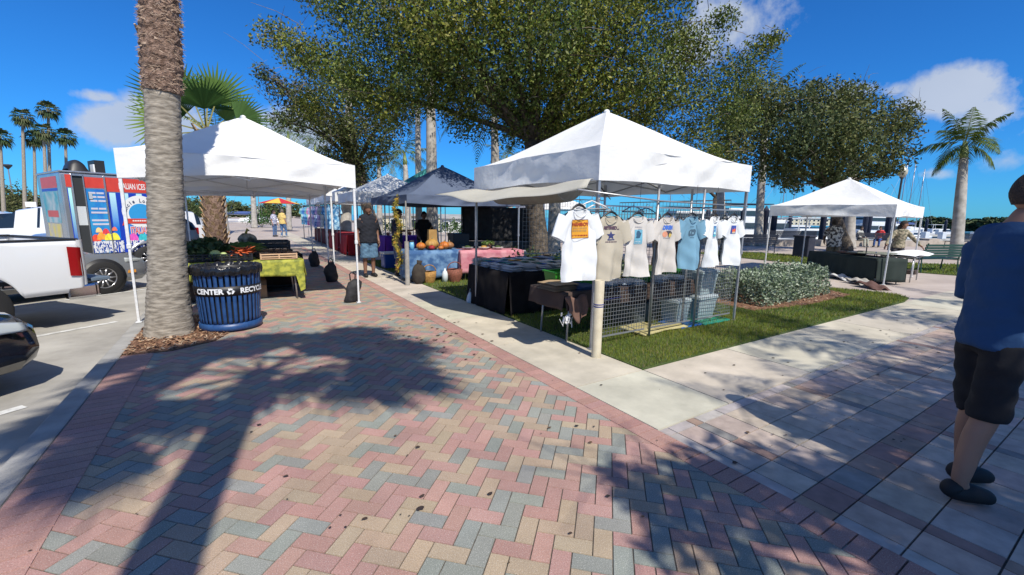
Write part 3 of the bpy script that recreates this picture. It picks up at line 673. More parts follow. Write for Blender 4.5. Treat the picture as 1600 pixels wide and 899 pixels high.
def canopy(label, x, y, sx, sy, zv, ze, zp, mat=None, group='pop-up canopies', rz=0, leg=None, legz=0, vsag=.05, truss=True, seed=1, name='canopy_tent', legs=(0,1,2,3), curve=.35, zb=0.0):
    t = thing(name, label, 'canopy tent', (x, y, zb), rz, group); mat = mat or m_white; leg = leg or m_pole
    rs = random.Random(seed); ph = [rs.random()*6 for _ in range(8)]
    cor = [Vector((0,0,0)), Vector((sx,0,0)), Vector((sx,sy,0)), Vector((0,sy,0))]; cen = Vector((sx/2, sy/2, 0))
    b = MB()
    for k in range(4):
        a, c = cor[k], cor[(k+1) % 4]; nrm = Vector(((c-a).y, -(c-a).x, 0)).normalized()
        def roof(s, q, a=a, c=c, k=k):
            p = a.lerp(c, s).lerp(cen, q)
            z = ze+(zp-ze)*(q**(1+curve*(1-q)))
            sag = .09*math.sin(PI*q)*math.sin(PI*s)*(1-q*.4)
            z -= sag+ .012*math.sin(9*s+ph[k])*math.sin(PI*s)*(1-q)
            return (p.x, p.y, z)
        b.grid(roof, 16, 12)
        def val(s, q, a=a, c=c, nrm=nrm, k=k):
            p = a.lerp(c, s); e = math.sin(PI*s)
            z = ze-.012*math.sin(9*s+ph[k])*e - (ze-zv-vsag*e)*q
            off = e*(.012*math.sin(17*s+3*q+ph[k])+.02*math.sin(7*s-5*q+ph[k+1])*q+.010*math.sin(31*s+6*q+ph[k+2])) + .02*q*e
            p = p+nrm*off; return (p.x, p.y, z)
        b.grid(val, 44, 6, True)
    b.build('canopy', mat, t, True)
    b = MB(); b.ball((sx/2, sy/2, zp-.01), (.05,.05,.04)); b.build('peak_cap', mat, t, True)
    for i in legs:
        c = cor[i]; c = c+(cen-c)*.018; b = MB(); n = c
        b.box((n.x, n.y, (zv+.25+1.1)/2), (.038,.038, zv+.25-1.1)); b.box((n.x, n.y, .58), (.030,.030,1.15)); b.box((n.x, n.y, .012), (.07,.07,.014)); b.box((n.x, n.y, 1.1), (.05,.05,.06))
        b.build('leg', leg, t, False, bev=.003)
    if truss:
        for k in range(4):
            a, c = cor[k]*.985+cen*.015, cor[(k+1) % 4]*.985+cen*.015; b = MB(); zt, zl = ze-.05, zv+.05
            m_ = (a+c)/2
            for p, q_ in ((a, m_), (m_, c)):
                b.tube([(p.x,p.y,zt),(q_.x,q_.y,zl)], .011, 4); b.tube([(p.x,p.y,zl+.02),(q_.x,q_.y,zt)], .011, 4)
            b.build('truss', leg, t)
        b = MB()
        for k in range(4):
            m_ = (cor[k]+cor[(k+1) % 4])/2*.985+cen*.015; b.tube([(m_.x,m_.y,zv+.06),(cen.x,cen.y,zp-.75)], .012, 4); b.tube([(m_.x,m_.y,ze-.05),(cen.x,cen.y,zp-.45)], .012, 4)
        b.tube([(cen.x,cen.y,zp-.8),(cen.x,cen.y,zp-.03)], .02, 6)
        b.build('centre_pole', leg, t)
    return t
canopy('white canopy sheltering the vegetable stall next to the big palm', -1.33, 7.92, 3.12, 3.0, 2.03, 2.42, 3.28, vsag=.1, seed=3)
canopy('second white canopy close behind the vegetable canopy', -1.15, 11.05, 3.1, 3.6, 2.0, 2.25, 2.75, seed=4, legs=(1,2,3))
canopy('white canopy of the shirt stall on the lawn corner', 3.52, 3.72, 3.12, 3.08, 2.02, 2.41, 3.26, vsag=.02, seed=5, leg=m_steel)
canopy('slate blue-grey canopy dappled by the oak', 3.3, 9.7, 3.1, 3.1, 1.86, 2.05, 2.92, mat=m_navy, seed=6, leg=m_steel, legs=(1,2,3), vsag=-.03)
canopy('white canopy at the right beyond the hedge', 13.9, 4.05, 2.85, 2.95, 1.73, 2.04, 2.84, seed=7, rz=R_(4), vsag=.02)
canopy('white canopy directly behind the blue-grey one', 3.45, 15.3, 3.1, 3.1, 1.98, 2.35, 3.1, seed=8, leg=m_steel)
canopy('nearest white canopy over the tie-dye racks', 3.6, 19.8, 3.0, 3.0, 2.1, 2.5, 3.2, seed=9, leg=m_steel)
canopy('middle white canopy over the tie-dye racks', 3.7, 23.2, 3.0, 3.0, 2.1, 2.5, 3.2, seed=10, leg=m_steel)
canopy('farthest white canopy over the tie-dye racks', 3.8, 27.0, 3.4, 3.4, 2.1, 2.55, 3.7, seed=11, leg=m_steel)
canopy('teal green canopy peeking over the white one behind', 6.7, 19.4, 3.2, 3.2, 2.6, 2.95, 3.95, mat=m_teal, seed=12, leg=m_steel)
canopy('small far white canopy just right of the oak trunk', 14.5, 19.5, 3, 3, 2.0, 2.35, 3.1, seed=13, leg=m_steel)
# thick wooden-grey post at the near corner of the blue-grey canopy
b = MB(); b.tube([(0,0,0),(.0,0,1.0)], [.055,.05], 10); b.tube([(0,0,1.0),(0,0,1.9)], .018, 8); o = b.build('post', M('post_grey', (.35,.33,.30), (.24,.23,.21), scale=12, rough=.8)); o.location = P(637,446); tag(o, 'grey corner post of the blue-grey canopy with a thick lower sleeve', 'post')
# sunflower garland hung on the post
gp = P(622, 441); t = thing('garland', 'yellow sunflower garland hanging down from the blue-grey canopy', 'garland', (gp.x, gp.y, 0))
b = MB(); pa = [(.02+.06*math.sin(i*.8), .02*math.cos(i), .35+i*.1) for i in range(17)]; b.tube(pa, [.03+.012*math.sin(i*1.7) for i in range(17)], 7)
for i in range(500):
    q = Vector(random.choice(pa)); d = Vector([random.gauss(0,1) for _ in range(3)]).normalized(); s = Vector([random.gauss(0,1) for _ in range(3)]).normalized(); c0 = q+d*.04+Vector((0,0,random.uniform(-.05,.05))); b.add([c0+s*.02, c0-s*.02, c0+d*.06], [(0,1,2)])
b.build('vine', M('vine', (.16,.15,.02), (.32,.24,.04), scale=15, rough=.8), t)
for i in range(9):
    q = Vector(pa[i*2]); b = MB(); c0 = q+Vector((-.03,-.06,0))
    for j in range(10): a = j*PI/5; b.add([c0+Vector((math.cos(a-.2)*.015,0,math.sin(a-.2)*.015)), c0+Vector((math.cos(a+.2)*.015,0,math.sin(a+.2)*.015)), c0+Vector((math.cos(a)*.055,-.01,math.sin(a)*.055))], [(0,1,2)])
    b.ball(c0, (.018,.01,.018), 6, 4); b.build('flower', M('sunflower', (.55,.33,.02), (.35,.16,.02), scale=20, rough=.7), t)
# side flap of the shirt stall
def flap():
    b = MB(); x0 = 3.50
    def f(s, q):
        y = 3.76+2.95*s
        wd = .10+.62*min(1, s*1.7)**.8
        x = x0-.02-wd*q
        z = 2.03-.03*math.sin(PI*s)-.10*q*min(1,s*2)-.06*math.sin(PI*s*1.1)*q + .018*math.sin(14*s+3*q)-.10*q*q*(1-s)
        return (x, y, z)
    b.grid(f, 30, 8, True)
    def g(s, q):
        return (3.50+.6*q, 3.9+1.5*s+1.2*s, 1.99-.20*math.sin(PI*q)+.01*math.sin(8*s))
    o = b.build('awning', m_cream, None, True, solid=.004); tag(o, 'loose cream side flap stretched out from the left edge of the shirt canopy', 'awning')
flap()
b = MB()
b.grid(lambda s, q: (3.62+.55*q+.1*s, 4.7+2.0*s, 1.98-.17*math.sin(PI*q)-.02*math.sin(PI*s)), 14, 10)
tag(b.build('rolled_wall', M('roll_cloth', (.30,.29,.26), (.24,.23,.21), scale=4, rough=.85), None, True, solid=.01), 'grey side wall rolled up under the shirt canopy', 'rolled wall')
# striped red and yellow parasol
pq = Q(436, 316, 36); t = thing('parasol', 'red and yellow striped parasol far down the walkway', 'parasol', (pq.x, pq.y, 0))
b = MB(); n = 16
for j in range(8):
    b.cur = j % 2; a0, a1 = 2*PI*j/8, 2*PI*(j+1)/8; b.add([(0,0,pq.z+.35),(1.6*math.cos(a0),1.6*math.sin(a0),pq.z-.12),(1.6*math.cos(a1),1.6*math.sin(a1),pq.z-.12)], [(0,1,2)])
b.build('shade', [M('parasol_red', (.5,.02,.03), None), M('parasol_yellow', (.7,.45,.06), None)], t)
b = MB(); b.cyl((0,0,0),(0,0,pq.z+.35), .025); b.build('pole', m_dark, t)
# ---------------- sand bags on the canopy legs
def sandbag(label, x, y, kind):
    t = thing('weight_bag', label, 'weight bag', (x, y, 0), random.random()*.4, 'black weight bags on canopy legs'); b = MB()
    if kind == 0:
        b.lathe([(.09,0),(.13,.03),(.15,.12),(.155,.25),(.13,.36),(.07,.43),(.05,.47)], (0,0,0), 14)
        for v in b.v: v.y *= .75; v.x += .02*math.sin(v.z*17); 
    else:
        b.add([], []); b.lathe([(.08,0),(.12,.03),(.11,.15),(.13,.27),(.12,.36),(.045,.42)], (0,0,0), 14)
        for v in b.v: v.x = v.x*1.05+v.z*.28-.06; v.y *= .7
    b.build('bag', M('bag_cloth', (.012,.012,.014), (.03,.03,.033), scale=10, rough=.75, bump=.6, bscale=15, bdist=.02), t, True)
    b = MB(); b.tube([(-.04,0,.40),(-.05,0,.52),(.02,0,.56),(.05,0,.5),(.04,0,.4)], .012, 6); b.build('strap', m_plastic, t, True)
sandbag('slumped black weight bag tied behind the near right leg of the vegetable canopy', 1.70, 8.08, 1)
sandbag('round-topped black weight bag on the middle leg behind the vegetable canopy', 1.78, 10.75, 0)
sandbag('farther black weight bag beside the walkway behind the vegetable stall', 1.88, 14.1, 0)
# ------------------------------------------------------------------ tables and cloths
def table(label, x0, x1, y0, y1, z=.74, top=(.30,.29,.28), rz=0, group='folding tables'):
    t = thing('folding_table', label, 'table', ((x0+x1)/2, (y0+y1)/2, 0), rz, group); w1, d1 = x1-x0, y1-y0
    b = MB(); b.box((0,0,z-.02), (w1,d1,.035)); b.build('tabletop', M('tabletop_%d' % int(top[0]*100), top, None, rough=.6), t, bev=.006)
    for sx in (-1,1):
        for sy in (-1,1): b = MB(); b.cyl((sx*(w1/2-.12), sy*(d1/2-.08), 0), (sx*(w1/2-.16), sy*(d1/2-.08), z-.04), .014, n=8); b.build('leg', m_steel, t, True)
    return t
def cloth(label, x0, x1, y0, y1, z, drop, mat, cat='tablecloth', rz=0, name='tablecloth', flare=.03, uneven=0, sides='fblr'):
    cx, cy = (x0+x1)/2, (y0+y1)/2; w1, d1 = (x1-x0)/2+.012, (y1-y0)/2+.012; b = MB()
    b.grid(lambda s, q: ((2*s-1)*w1, (2*q-1)*d1, z+.006+.003*math.sin(9*s)*math.sin(7*q)), 10, 4)
    def side(a, c, nx, ny, ph):
        L = math.hypot(c[0]-a[0], c[1]-a[1])
        def f(s, q):
            e = (flare*q+.016*q*math.sin(s*L*11+ph)+.010*q*math.sin(s*L*26+ph*2))
            cw = 1+.04*q
            return ((a[0]+(c[0]-a[0])*s)*1+nx*e, (a[1]+(c[1]-a[1])*s)+ny*e, z+.006-(drop+uneven*math.sin(s*L*3+ph))*q)
        b.grid(f, max(8, int(L*22)), 7, True)
    if 'f' in sides: side((-w1,-d1), (w1,-d1), 0, -1, 1)
    if 'r' in sides: side((w1,-d1), (w1,d1), 1, 0, 2)
    if 'b' in sides: side((w1,d1), (-w1,d1), 0, 1, 3)
    if 'l' in sides: side((-w1,d1), (-w1,-d1), -1, 0, 4)
    o = b.build(name, mat, None, True, solid=.004); o.location = (cx, cy, 0); o.rotation_euler = (0,0,rz); tag(o, label, cat); return o
# vegetable stall
m_yel = M('damask_yellow', (.36,.36,.045), (.17,.19,.025), scale=11, rough=.7, bump=.5, bscale=12, bdist=.01, detail=8, thr=(.42,.58))
VX0, VX1, VY0, VY1 = -1.0, .98, 8.82, 11.5
table('long folding table under the vegetables', VX0, VX1, VY0, VY0+.8)
table('second folding table behind the vegetable crates', VX0, VX1+.1, VY0+1.0, VY0+1.8)
cloth('crushed yellow-green cloth with one long hanging corner on the vegetable table', VX0, VX1, VY0, VY0+.8, .74, .30, m_yel, uneven=.015)
b = MB(); b.add([(.0,0,0),(.16,.0,0),(.15,-.02,-.30),(.07,-.02,-.34)], [(0,1,2,3)]);  o = b.build('cloth_corner', m_yel, bpy.data.objects['tablecloth'], solid=.004); o.location = (.85,-.45,.50)
cloth('black cloth over the rear vegetable table', VX0, VX1+.1, VY0+1.0, VY0+1.8, .745, .6, m_black)
def crate(label, x, y, z, sx, sy, sz, mat, rows=3, cols=5, name='crate', group=None, rz=0):
    """open-top crate with slotted walls"""
    b = MB(); th = .012; b.box((0,0,.006), (sx,sy,.012))
    for nx, ny, L in ((0,-1,sx),(0,1,sx),(-1,0,sy),(1,0,sy)):
        r = 0 if nx == 0 else PI/2; ox, oy = nx*(sx/2-th/2), ny*(sy/2-th/2)
        hh = sz/(rows*2+1)
        for k in range(rows+1): b.box((ox, oy, hh*(2*k+.5)), (L-(.0 if nx == 0 else 2*th+.002), th, hh), rz=r)
        for k in range(cols+1):
            q = -L/2+th+(L-2*th)*k/cols; b.box((ox+(q if nx == 0 else 0), oy+(q if nx else 0), sz/2), (.02, th*.8, sz*.98), rz=r)
    o = b.build(name, mat); o.location = (x, y, z); o.rotation_euler = (0,0,rz); tag(o, label, 'crate', group); return o
m_wood = M('crate_wood', (.52,.33,.20), (.62,.42,.27), scale=7, rough=.8, bump=.3, bscale=30)
m_brownp = M('brown_crate', (.06,.035,.022), (.09,.055,.03), scale=8, rough=.7)
zt = .752
crate('black slotted plastic crate at the left front of the vegetable table', -.70, 9.05, zt, .58,.40,.13, m_plastic, group='black vegetable crates')
crate('black slotted plastic crate with carrots, middle front of the vegetable table', -.10, 9.05, zt, .58,.40,.13, m_plastic, group='black vegetable crates')
crate('pale wooden crate at the right front corner of the vegetable table', .60, 9.05, zt, .60,.40,.11, m_wood, rows=2, cols=2)
crate('brown crate stacked behind the wooden crate', .56, 9.45, zt, .62,.36,.14, m_brownp)
crate('black bin of greens on the rear vegetable table, left', -.6, 10.31, zt, .6,.5,.2, m_plastic)
crate('black bin on the rear vegetable table, right', .55, 10.31, zt, .7,.6,.27, m_plastic)
def heap(name, label, cat, n, fn, mat, group=None):
    t = None; b = MB()
    for i in range(n): fn(b, i)
    o = b.build(name, mat, None, True); tag(o, label, cat, group); return o
m_car = M('carrot', (.62,.13,.03), (.42,.07,.02), scale=20, rough=.6)
m_green = M('veg_green', (.07,.13,.02), (.16,.24,.06), scale=9, rough=.6, bump=.3)
m_cab = M('cabbage', (.28,.38,.12), (.42,.50,.22), scale=7, rough=.6, bump=.6, bscale=14, bdist=.02)
m_red = M('pepper_red', (.35,.02,.02), (.2,.02,.02), scale=8, rough=.35)
pro = []
for i in range(34):
    b = MB(); L = random.uniform(.16,.22); b.tube([(0,0,0),(L*.5,.005,0),(L,0,.0)], [.019,.014,.004], 7); o = b.build('carrot', m_car, None, True) if i < 3 else pro[i % 3].copy()
    if i >= 3: C.objects.link(o)
    pro.append(o); q = random.gauss(0,.12); q = max(-.26, min(.30, q)); o.location = (.06+q, 9.03+random.uniform(-.11,.12), zt+.10+.11*math.exp(-(q/.15)**2)*random.uniform(.2,1)); o.rotation_euler = (0, random.uniform(-.5,.3), random.uniform(-2.6,-.4))
    tag(o, 'orange carrot loose on the heap in the vegetable crate', 'carrot', 'carrots heaped in the crate')
for i, (x, y, r, l) in enumerate([(-.36,8.99,.095,'large round pale-green cabbage in the black crate'),(-.24,8.93,.055,'small cabbage right of the large one')]):
    t = thing('cabbage', l, 'cabbage', (x, y, zt+.11)); b = MB(); b.ball((0,0,0), (r,r,r*.85), 14, 10, .03); b.build('head', m_cab, t, True)
    b = MB()
    for a in range(4): b.grid(lambda s, q, a=a: (r*1.08*math.cos(a*1.6+s)*math.sin(.6+q*1.1), r*1.08*math.sin(a*1.6+s)*math.sin(.6+q*1.1), -r*.9*math.cos(.6+q*1.1)), 5, 5)
    b.build('outer_leaves', m_cab, t, True, solid=.003)
def lettuce(label, x, y, z, r, mat, seed, n=150, name='greens', long=False, az=0):
    rs = random.Random(seed); b = MB()
    for i in range(n):
        a = rs.uniform(0,2*PI); q = rs.random()**.5; c = Vector((math.cos(a)*r*q, math.sin(a)*r*q*.7, rs.uniform(0, r*.6*(1-q*.6))))
        d = Vector((math.cos(az)+rs.uniform(-.25,.25), math.sin(az)+rs.uniform(-.25,.25), rs.uniform(-.1,.3))) if long else Vector((rs.gauss(0,1), rs.gauss(0,1), abs(rs.gauss(.6,.6))))
        d.normalize(); s = d.cross(Vector((rs.random(), rs.random(), rs.random()))).normalized(); L = (.30 if long else .10)*rs.uniform(.7,1.2); w0 = .012 if long else .04
        b.add([c-s*w0*.5, c+s*w0*.5, c+d*L*.6+s*w0, c+d*L+Vector((0,0,-.03)), c+d*L*.6-s*w0], [(0,1,2,3,4)])
    o = b.build(name, mat); o.location = (x, y, z); tag(o, label, 'vegetables'); return o
m_dg = M('dark_greens', (.03,.055,.015), (.07,.11,.03), scale=9, rough=.7)
lettuce('bunch of long green corn husks lying behind the carrots', -.02, 9.41, zt+.16, .26, m_green, 3, 110, long=True, az=-.5, name='corn_bunch')
lettuce('dark leafy greens at the left of the vegetable table', -.68, 9.09, zt+.10, .30, m_dg, 4)
lettuce('dark leafy greens behind the cabbage', -.35, 9.41, zt+.10, .36, m_dg, 5, 200)
lettuce('greens in the rear left bin', -.55, 10.31, zt+.18, .30, m_dg, 6, 160)
m_pot = M('potato', (.24,.12,.06), (.32,.18,.09), scale=10, rough=.85)
def pieces(label, cat, name, group, n, x0, x1, y0, y1, z, r, mat, hp=.08, ell=(1,1,.85)):
    src = None
    for i in range(n):
        if src is None: b = MB(); b.ball((0,0,0), (r*ell[0], r*ell[1], r*ell[2]), 9, 6, .04); o = src = b.build(name, mat, None, True)
        else: o = src.copy(); C.objects.link(o)
        u1, v1 = random.random(), random.random(); o.location = (x0+(x1-x0)*u1, y0+(y1-y0)*v1, z+hp*math.sin(PI*u1)*math.sin(PI*v1)*random.random()); o.rotation_euler = (random.random()*3, random.random()*3, random.random()*3); o.scale = (random.uniform(.8,1.15),)*3
        tag(o, label, cat, group)
pieces('red pepper in the row behind the leafy greens', 'pepper', 'red_pepper', 'red peppers on the vegetable table', 26, -.65, .05, 9.93, 10.09, zt+.14, .045, m_red, .05)
pieces('brown potato in the brown crate', 'potato', 'potato', 'potatoes in the brown crate', 24, .34, .82, 9.33, 9.57, zt+.10, .038, m_pot, .06)
pieces('dark plum in the wooden crate', 'plum', 'plum', 'plums in the wooden crate', 30, .36, .84, 8.91, 9.19, zt+.085, .032, M('plum', (.05,.02,.015), (.09,.04,.02), scale=8, rough=.6), .03)
t = thing('produce_bag', 'grey and white bag of produce on top of the rear bin', 'bag', (.15,10.36,zt+.2)); b = MB(); b.ball((0,0,.1), (.17,.14,.12), 12, 8, .12); b.build('sack', M('sack_grey', (.30,.29,.24), (.06,.06,.04), scale=9, rough=.8, thr=(.4,.6)), t, True)
b = MB(); b.tube([(-.03,0,.18),(0,0,.27),(.03,0,.3)], [.03,.02,.04], 7); b.build('neck', M('sack_neck', (.35,.27,.05), None), t, True)
t = thing('cardboard_box', 'brown cardboard box under the vegetable table', 'box', (.10,9.42,0)); b = MB(); b.bb(-.28,.28,-.2,.2,0,.34); b.build('carton', M('cardboard', (.26,.17,.10), (.33,.22,.13), scale=5, rough=.9), t, bev=.004); b = MB(); b.box((0,-.26,.30), (.56,.14,.004), rx=.7); b.build('flap', MATS['cardboard'], t)
for x, y, wd, l in [(-.55,9.5,.5,'dark plastic tub under the left half of the vegetable table'),(.62,10.6,.6,'dark plastic tub under the rear vegetable table')]:
    t = thing('storage_tub', l, 'tub', (x, y, 0)); b = MB(); b.box((0,0,.16), (wd,.4,.32), taper=1.08); b.build('tub', m_plastic, t, bev=.02); b = MB(); b.box((0,0,.335), (wd*1.1,.45,.03)); b.build('lid', m_plastic, t, bev=.01)
# ------------------------------------------------------------------ litter bin
def recycle_bin():
    x, y = -.17, 7.08; t = thing('recycling_bin', 'round blue slatted recycling bin lined with a black bag beside the big palm', 'recycling bin', (x, y, 0), 0)
    m_b = M('bin_blue', (.014,.050,.155), (.022,.075,.21), scale=12, rough=.42, bump=.1); R0, R1, H = .355, .395, .86
    th = math.atan2(-y, -x)
    for k in range(36):
        a = 2*PI*k/36; c, s = math.cos(a), math.sin(a); pts = []
        b = MB()
        def f(u, v, a=a):
            r = R0+(R1-R0)*v+.0; aa = a+(u-.5)*.115; return (r*math.cos(aa), r*math.sin(aa), .10+(H-.12)*v)
        b.grid(f, 2, 10); b.build('slat', m_b, t, True, solid=.008)
    b = MB(); b.lathe([(R0-.03,.02),(R0+.02,.02),(R0+.025,.06),(R0+.02,.11),(R0-.01,.115)], n=40, cap=False); b.build('base_ring', m_b, t, True)
    b = MB(); b.lathe([(R0-.05,.06),(R0-.045,.82),(.33,.84)], n=30, cap=False); b.lathe([(.0,.07),(R0-.04,.07)], n=30, cap=False); b.build('liner', m_plastic, t, True)
    # bag rim folded over the edge, crumpled and shiny
    b = MB(); 
    def bag(u, v):
        a = 2*PI*u; w = .005*math.sin(a*23+v*5)+.004*math.sin(a*41+v*9); pr = [(.30,.70),(.34,.84),(.375,.885),(.415,.875),(.425,.83),(.418,.775)]
        i = min(4, int(v*5)); q = v*5-i; r = pr[i][0]+(pr[i+1][0]-pr[i][0])*q+w; z = pr[i][1]+(pr[i+1][1]-pr[i][1])*q+.010*math.sin(a*17+v*3); return (r*math.cos(a), r*math.sin(a), z)
    b.grid(bag, 140, 20); b.build('bag_rim', M('bin_bag', (.01,.01,.012), None, rough=.22, bump=.5, bscale=30, bdist=.01), t, True)
    # black name band
    b = MB(); b.grid(lambda u, v: ((R0+.030+.012*v)*math.cos(2*PI*u), (R0+.030+.012*v)*math.sin(2*PI*u), .50+.125*v), 90, 1); b.build('name_band', M('band_black', (.01,.01,.012), None, rough=.5), t, True, solid=.004)
    # lettering bent round the band; RECYCLE CENTER with the recycling mark between
    def wrap(txt, ang, size, z):
        vs, fs = text_polys(txt, size, .004); o = []
        for q in vs: a = ang+q[0]/(R0+.04); r = R0+.0415+.004; o.append((r*math.cos(a), r*math.sin(a), z+q[1]))
        b = MB(); b.add(o, fs); b.build('lettering', M('band_letters', (.75,.75,.75), None, rough=.6), t)
    # angle increases counter-clockwise = rightwards as seen from outside
    A = th+.02
    wrap('CENTER', A-.62, .095, .532); wrap('RECYCLE', A+.80, .095, .532); wrap('CENTER', A+PI-.62+.1, .095, .532); wrap('RECYCLE', A+PI+.78, .095, .532)
    for A0 in (A+.03, A+PI+.1):
        b = MB()
        for k in range(3):
            a0 = PI/2+k*2*PI/3
            def arc(u, v, a0=a0):
                a = a0-.75+1.2*u; r = .026+(v-.5)*.019; return (r*math.cos(a), r*math.sin(a))
            pts = [arc(i/5, 0) for i in range(6)]+[arc(i/5, 1) for i in range(5,-1,-1)]
            ta = a0-.75+1.2; tip = [((.026-.019)*math.cos(ta), (.026-.019)*math.sin(ta)), ((.026+.019)*math.cos(ta), (.026+.019)*math.sin(ta)), (.027*math.cos(ta+.62), .027*math.sin(ta+.62))]
            for poly in (pts, tip):
                vs = []
                for px, pz in poly: aa = A0+px*1.15/(R0+.04); r = R0+.0455; vs.append((r*math.cos(aa), r*math.sin(aa), .562+pz*1.15))
                b.add(vs, [tuple(range(len(vs)))])
        b.build('recycling_mark', MATS['band_letters'], t)
recycle_bin()
# ------------------------------------------------------------------ shirts
m_hanger = M('hanger', (.012,.012,.014), None, rough=.4)
def shirt_mat(name, c, c2=None, sc_=5, thr=None, **k): return M('shirt_'+name, c, c2 or tuple(x*.93 for x in c), scale=sc_, rough=.9, bump=.25, bscale=14, bdist=.01, trans=.12, thr=thr, **k)
def make_shirt(name, label, mat, loc, rz, s=1.0, seed=0, w=.27, L=.79, fold=1.0, twist=0, group='shirts hanging on the front rail', cat='T-shirt', hanger=True, tilt=0):
    """front faces local -Y; origin at the neck"""
    t = thing(name, label, cat, loc, rz, group); t.scale = (s, s, s); t.rotation_euler = (0, tilt, rz)
    rs = random.Random(seed); p = [rs.random()*6 for _ in range(6)]
    def halfw(q): return w*(1.02-.06*q) * (1 if q < .9 else 1-.30*(q-.9)/.1)   # q 0 hem .. 1 shoulder
    def folds(x, q):
        k = (1-q*.75)*fold*1.25
        return (.022*math.sin(x*16+p[0]+q*2)+.012*math.sin(x*33+p[1]-q*3)+.02*math.sin(x*9-q*4+p[2]))*k + .006*math.sin(q*20+x*12+p[3])*fold*(.3+.7*(1-q))
    def top(x, front):
        ax = abs(x); z = -.02-.22*ax if ax > .085 else -.038
        if ax < .085: z = -.038-(.075 if front else .012)*math.cos(ax/.085*PI/2)**.8
        return z
    def surf(u, q, front):
        x = (2*u-1)*halfw(q); zt = top(x, front); z = -L+(zt+L)*q+.012*math.sin(x*12+p[4])*(1-q)
        dp = .024+.02*(1-q); e = math.sqrt(max(0, 1-(2*u-1)**2))
        y = (-1 if front else 1)*dp*e**.6*(.55+.45*(1-q))+folds(x, q)
        return (x+twist*(1-q)*.1*math.sin(y*20), y, z)
    b = MB(); b.grid(lambda u, q: surf(u, q, True), 30, 26); b.grid(lambda u, q: surf(u, q, False), 30, 26, True)
    for sg in (-1, 1):                                       # sleeves
        a = Vector((sg*w*.80, 0, -.115)); e = Vector((sg*(w+.055), .0, -.335)); ax = (e-a).normalized(); nn = Vector((0,1,0)); mm = ax.cross(nn)
        def sl(u, v, a=a, e=e, nn=nn, mm=mm, sg=sg):
            an = 2*PI*u; c = a.lerp(e, v); r1 = .105-.012*v; r2 = .03+.012*v
            q = c+mm*math.cos(an)*r1+nn*(math.sin(an)*r2+.006*math.sin(an*5+v*6+p[5])); return (q.x, q.y, q.z)
        b.grid(sl, 18, 6)
    o = b.build('shirt_body', mat, t, True)
    b = MB(); b.tube([(.084*math.sin(a), (-.030 if math.cos(a) > 0 else .02), -.040-.075*max(0, math.cos(a))**.8) for a in [i*2*PI/20 for i in range(21)]], .006, 5, cap=False); b.build('collar', mat, t, True)
    if hanger:
        b = MB(); b.tube([(-.19,0,-.085),(-.10,0,-.035),(-.05,0,.0),(0,0,.015),(.05,0,.0),(.10,0,-.035),(.19,0,-.085)], [.008,.010,.014,.016,.014,.010,.008], 6)
        b.tube([(0,0,.01),(0,0,.045),(.018,0,.062),(.030,0,.045)], .0035, 5); b.build('hanger', m_hanger, t, True)
    def onshirt(vs, off):                                    # lay flat art on the cloth front
        o = []
        for q in vs:
            x, z = q[0], q[1]; lo, hi = 0., 1.
            qq = (z+L)/(L+top(x, True)); qq = min(1, max(0, qq)); u = .5+x/(2*halfw(qq)); y = surf(u, qq, True)[1]; o.append((x, y-off, z))
        return o
    def art(polys, mat, name, off=.003):
        b = MB()
        for vs, fs in polys: b.add(onshirt(vs, off), fs)
        return b.build(name, mat, t)
    return t, art
def rect(x0, x1, z0, z1, n=6):
    vs = [(x0+(x1-x0)*i/n, z0+(z1-z0)*j/n) for j in range(n+1) for i in range(n+1)]
    return vs, [(j*(n+1)+i, j*(n+1)+i+1, (j+1)*(n+1)+i+1, (j+1)*(n+1)+i) for j in range(n) for i in range(n)]
def txt(s, size, x, z, bold=.002):
    vs, fs = text_polys(s, size, bold); return [(q[0]+x, q[1]+z) for q in vs], fs
def ink(name, c): return M('ink_'+name, c, None, rough=.9)
def disc(cx, cz, rx, rz, n=12, a0=0, a1=2*PI):
    vs = [(cx, cz)]+[(cx+rx*math.cos(a0+(a1-a0)*i/n), cz+rz*math.sin(a0+(a1-a0)*i/n)) for i in range(n+1)]
    return vs, [(0, i, i+1) for i in range(1, n+1)]
def poly(*pts): return list(pts), [tuple(range(len(pts)))]
def dashes(x0, x1, z, h, seed=0):
    r = random.Random(seed); out = []; x = x0
    while x < x1-.01: l = r.uniform(.008,.03); out.append(poly((x,z),(min(x+l,x1),z),(min(x+l,x1),z+h),(x,z+h))); x += l+.006
    return out
def sp(px, py, dep, yy=3.64):
    d = (Q(px, py, 1)-CC); return CC+d*(yy/d.y)
face = lambda p, k=0: math.atan2(p.y, p.x)-PI/2+k          # front (-Y) turned to the walkway
WH = (.78,.80,.82)
q = sp(905, 322, 4.62, 3.60); t1, art = make_shirt('t_shirt', 'large white T-shirt with an orange square print, hung outside the canopy corner', shirt_mat('white', WH), q, .05, 1.03, 1, tilt=-.03, w=.235)
art([rect(-.115,.115,-.335,-.145)], ink('orange', (.70,.33,.03)), 'print', .003)
art([poly((-.118,-.338),(.118,-.338),(.118,-.332),(-.118,-.332)), poly((-.118,-.148),(.118,-.148),(.118,-.142),(-.118,-.142)), poly((-.118,-.338),(-.112,-.338),(-.112,-.142),(-.118,-.142)), poly((.112,-.338),(.118,-.338),(.118,-.142),(.112,-.142))], ink('brown', (.15,.05,.03)), 'print_border', .005)
art([txt('FARMBOY', .050, 0, -.208, .002)], ink('maroon', (.33,.05,.02)), 'print_lettering', .008)
art(dashes(-.03,.03,-.165,.008,1)+dashes(-.09,.09,-.238,.016,2)+dashes(-.095,.095,-.268,.02,3), ink('tan', (.45,.25,.08)), 'print_lines', .0055)
art(dashes(-.1,.1,-.315,.013,4), ink('maroon', (.33,.05,.02)), 'print_line', .0055)
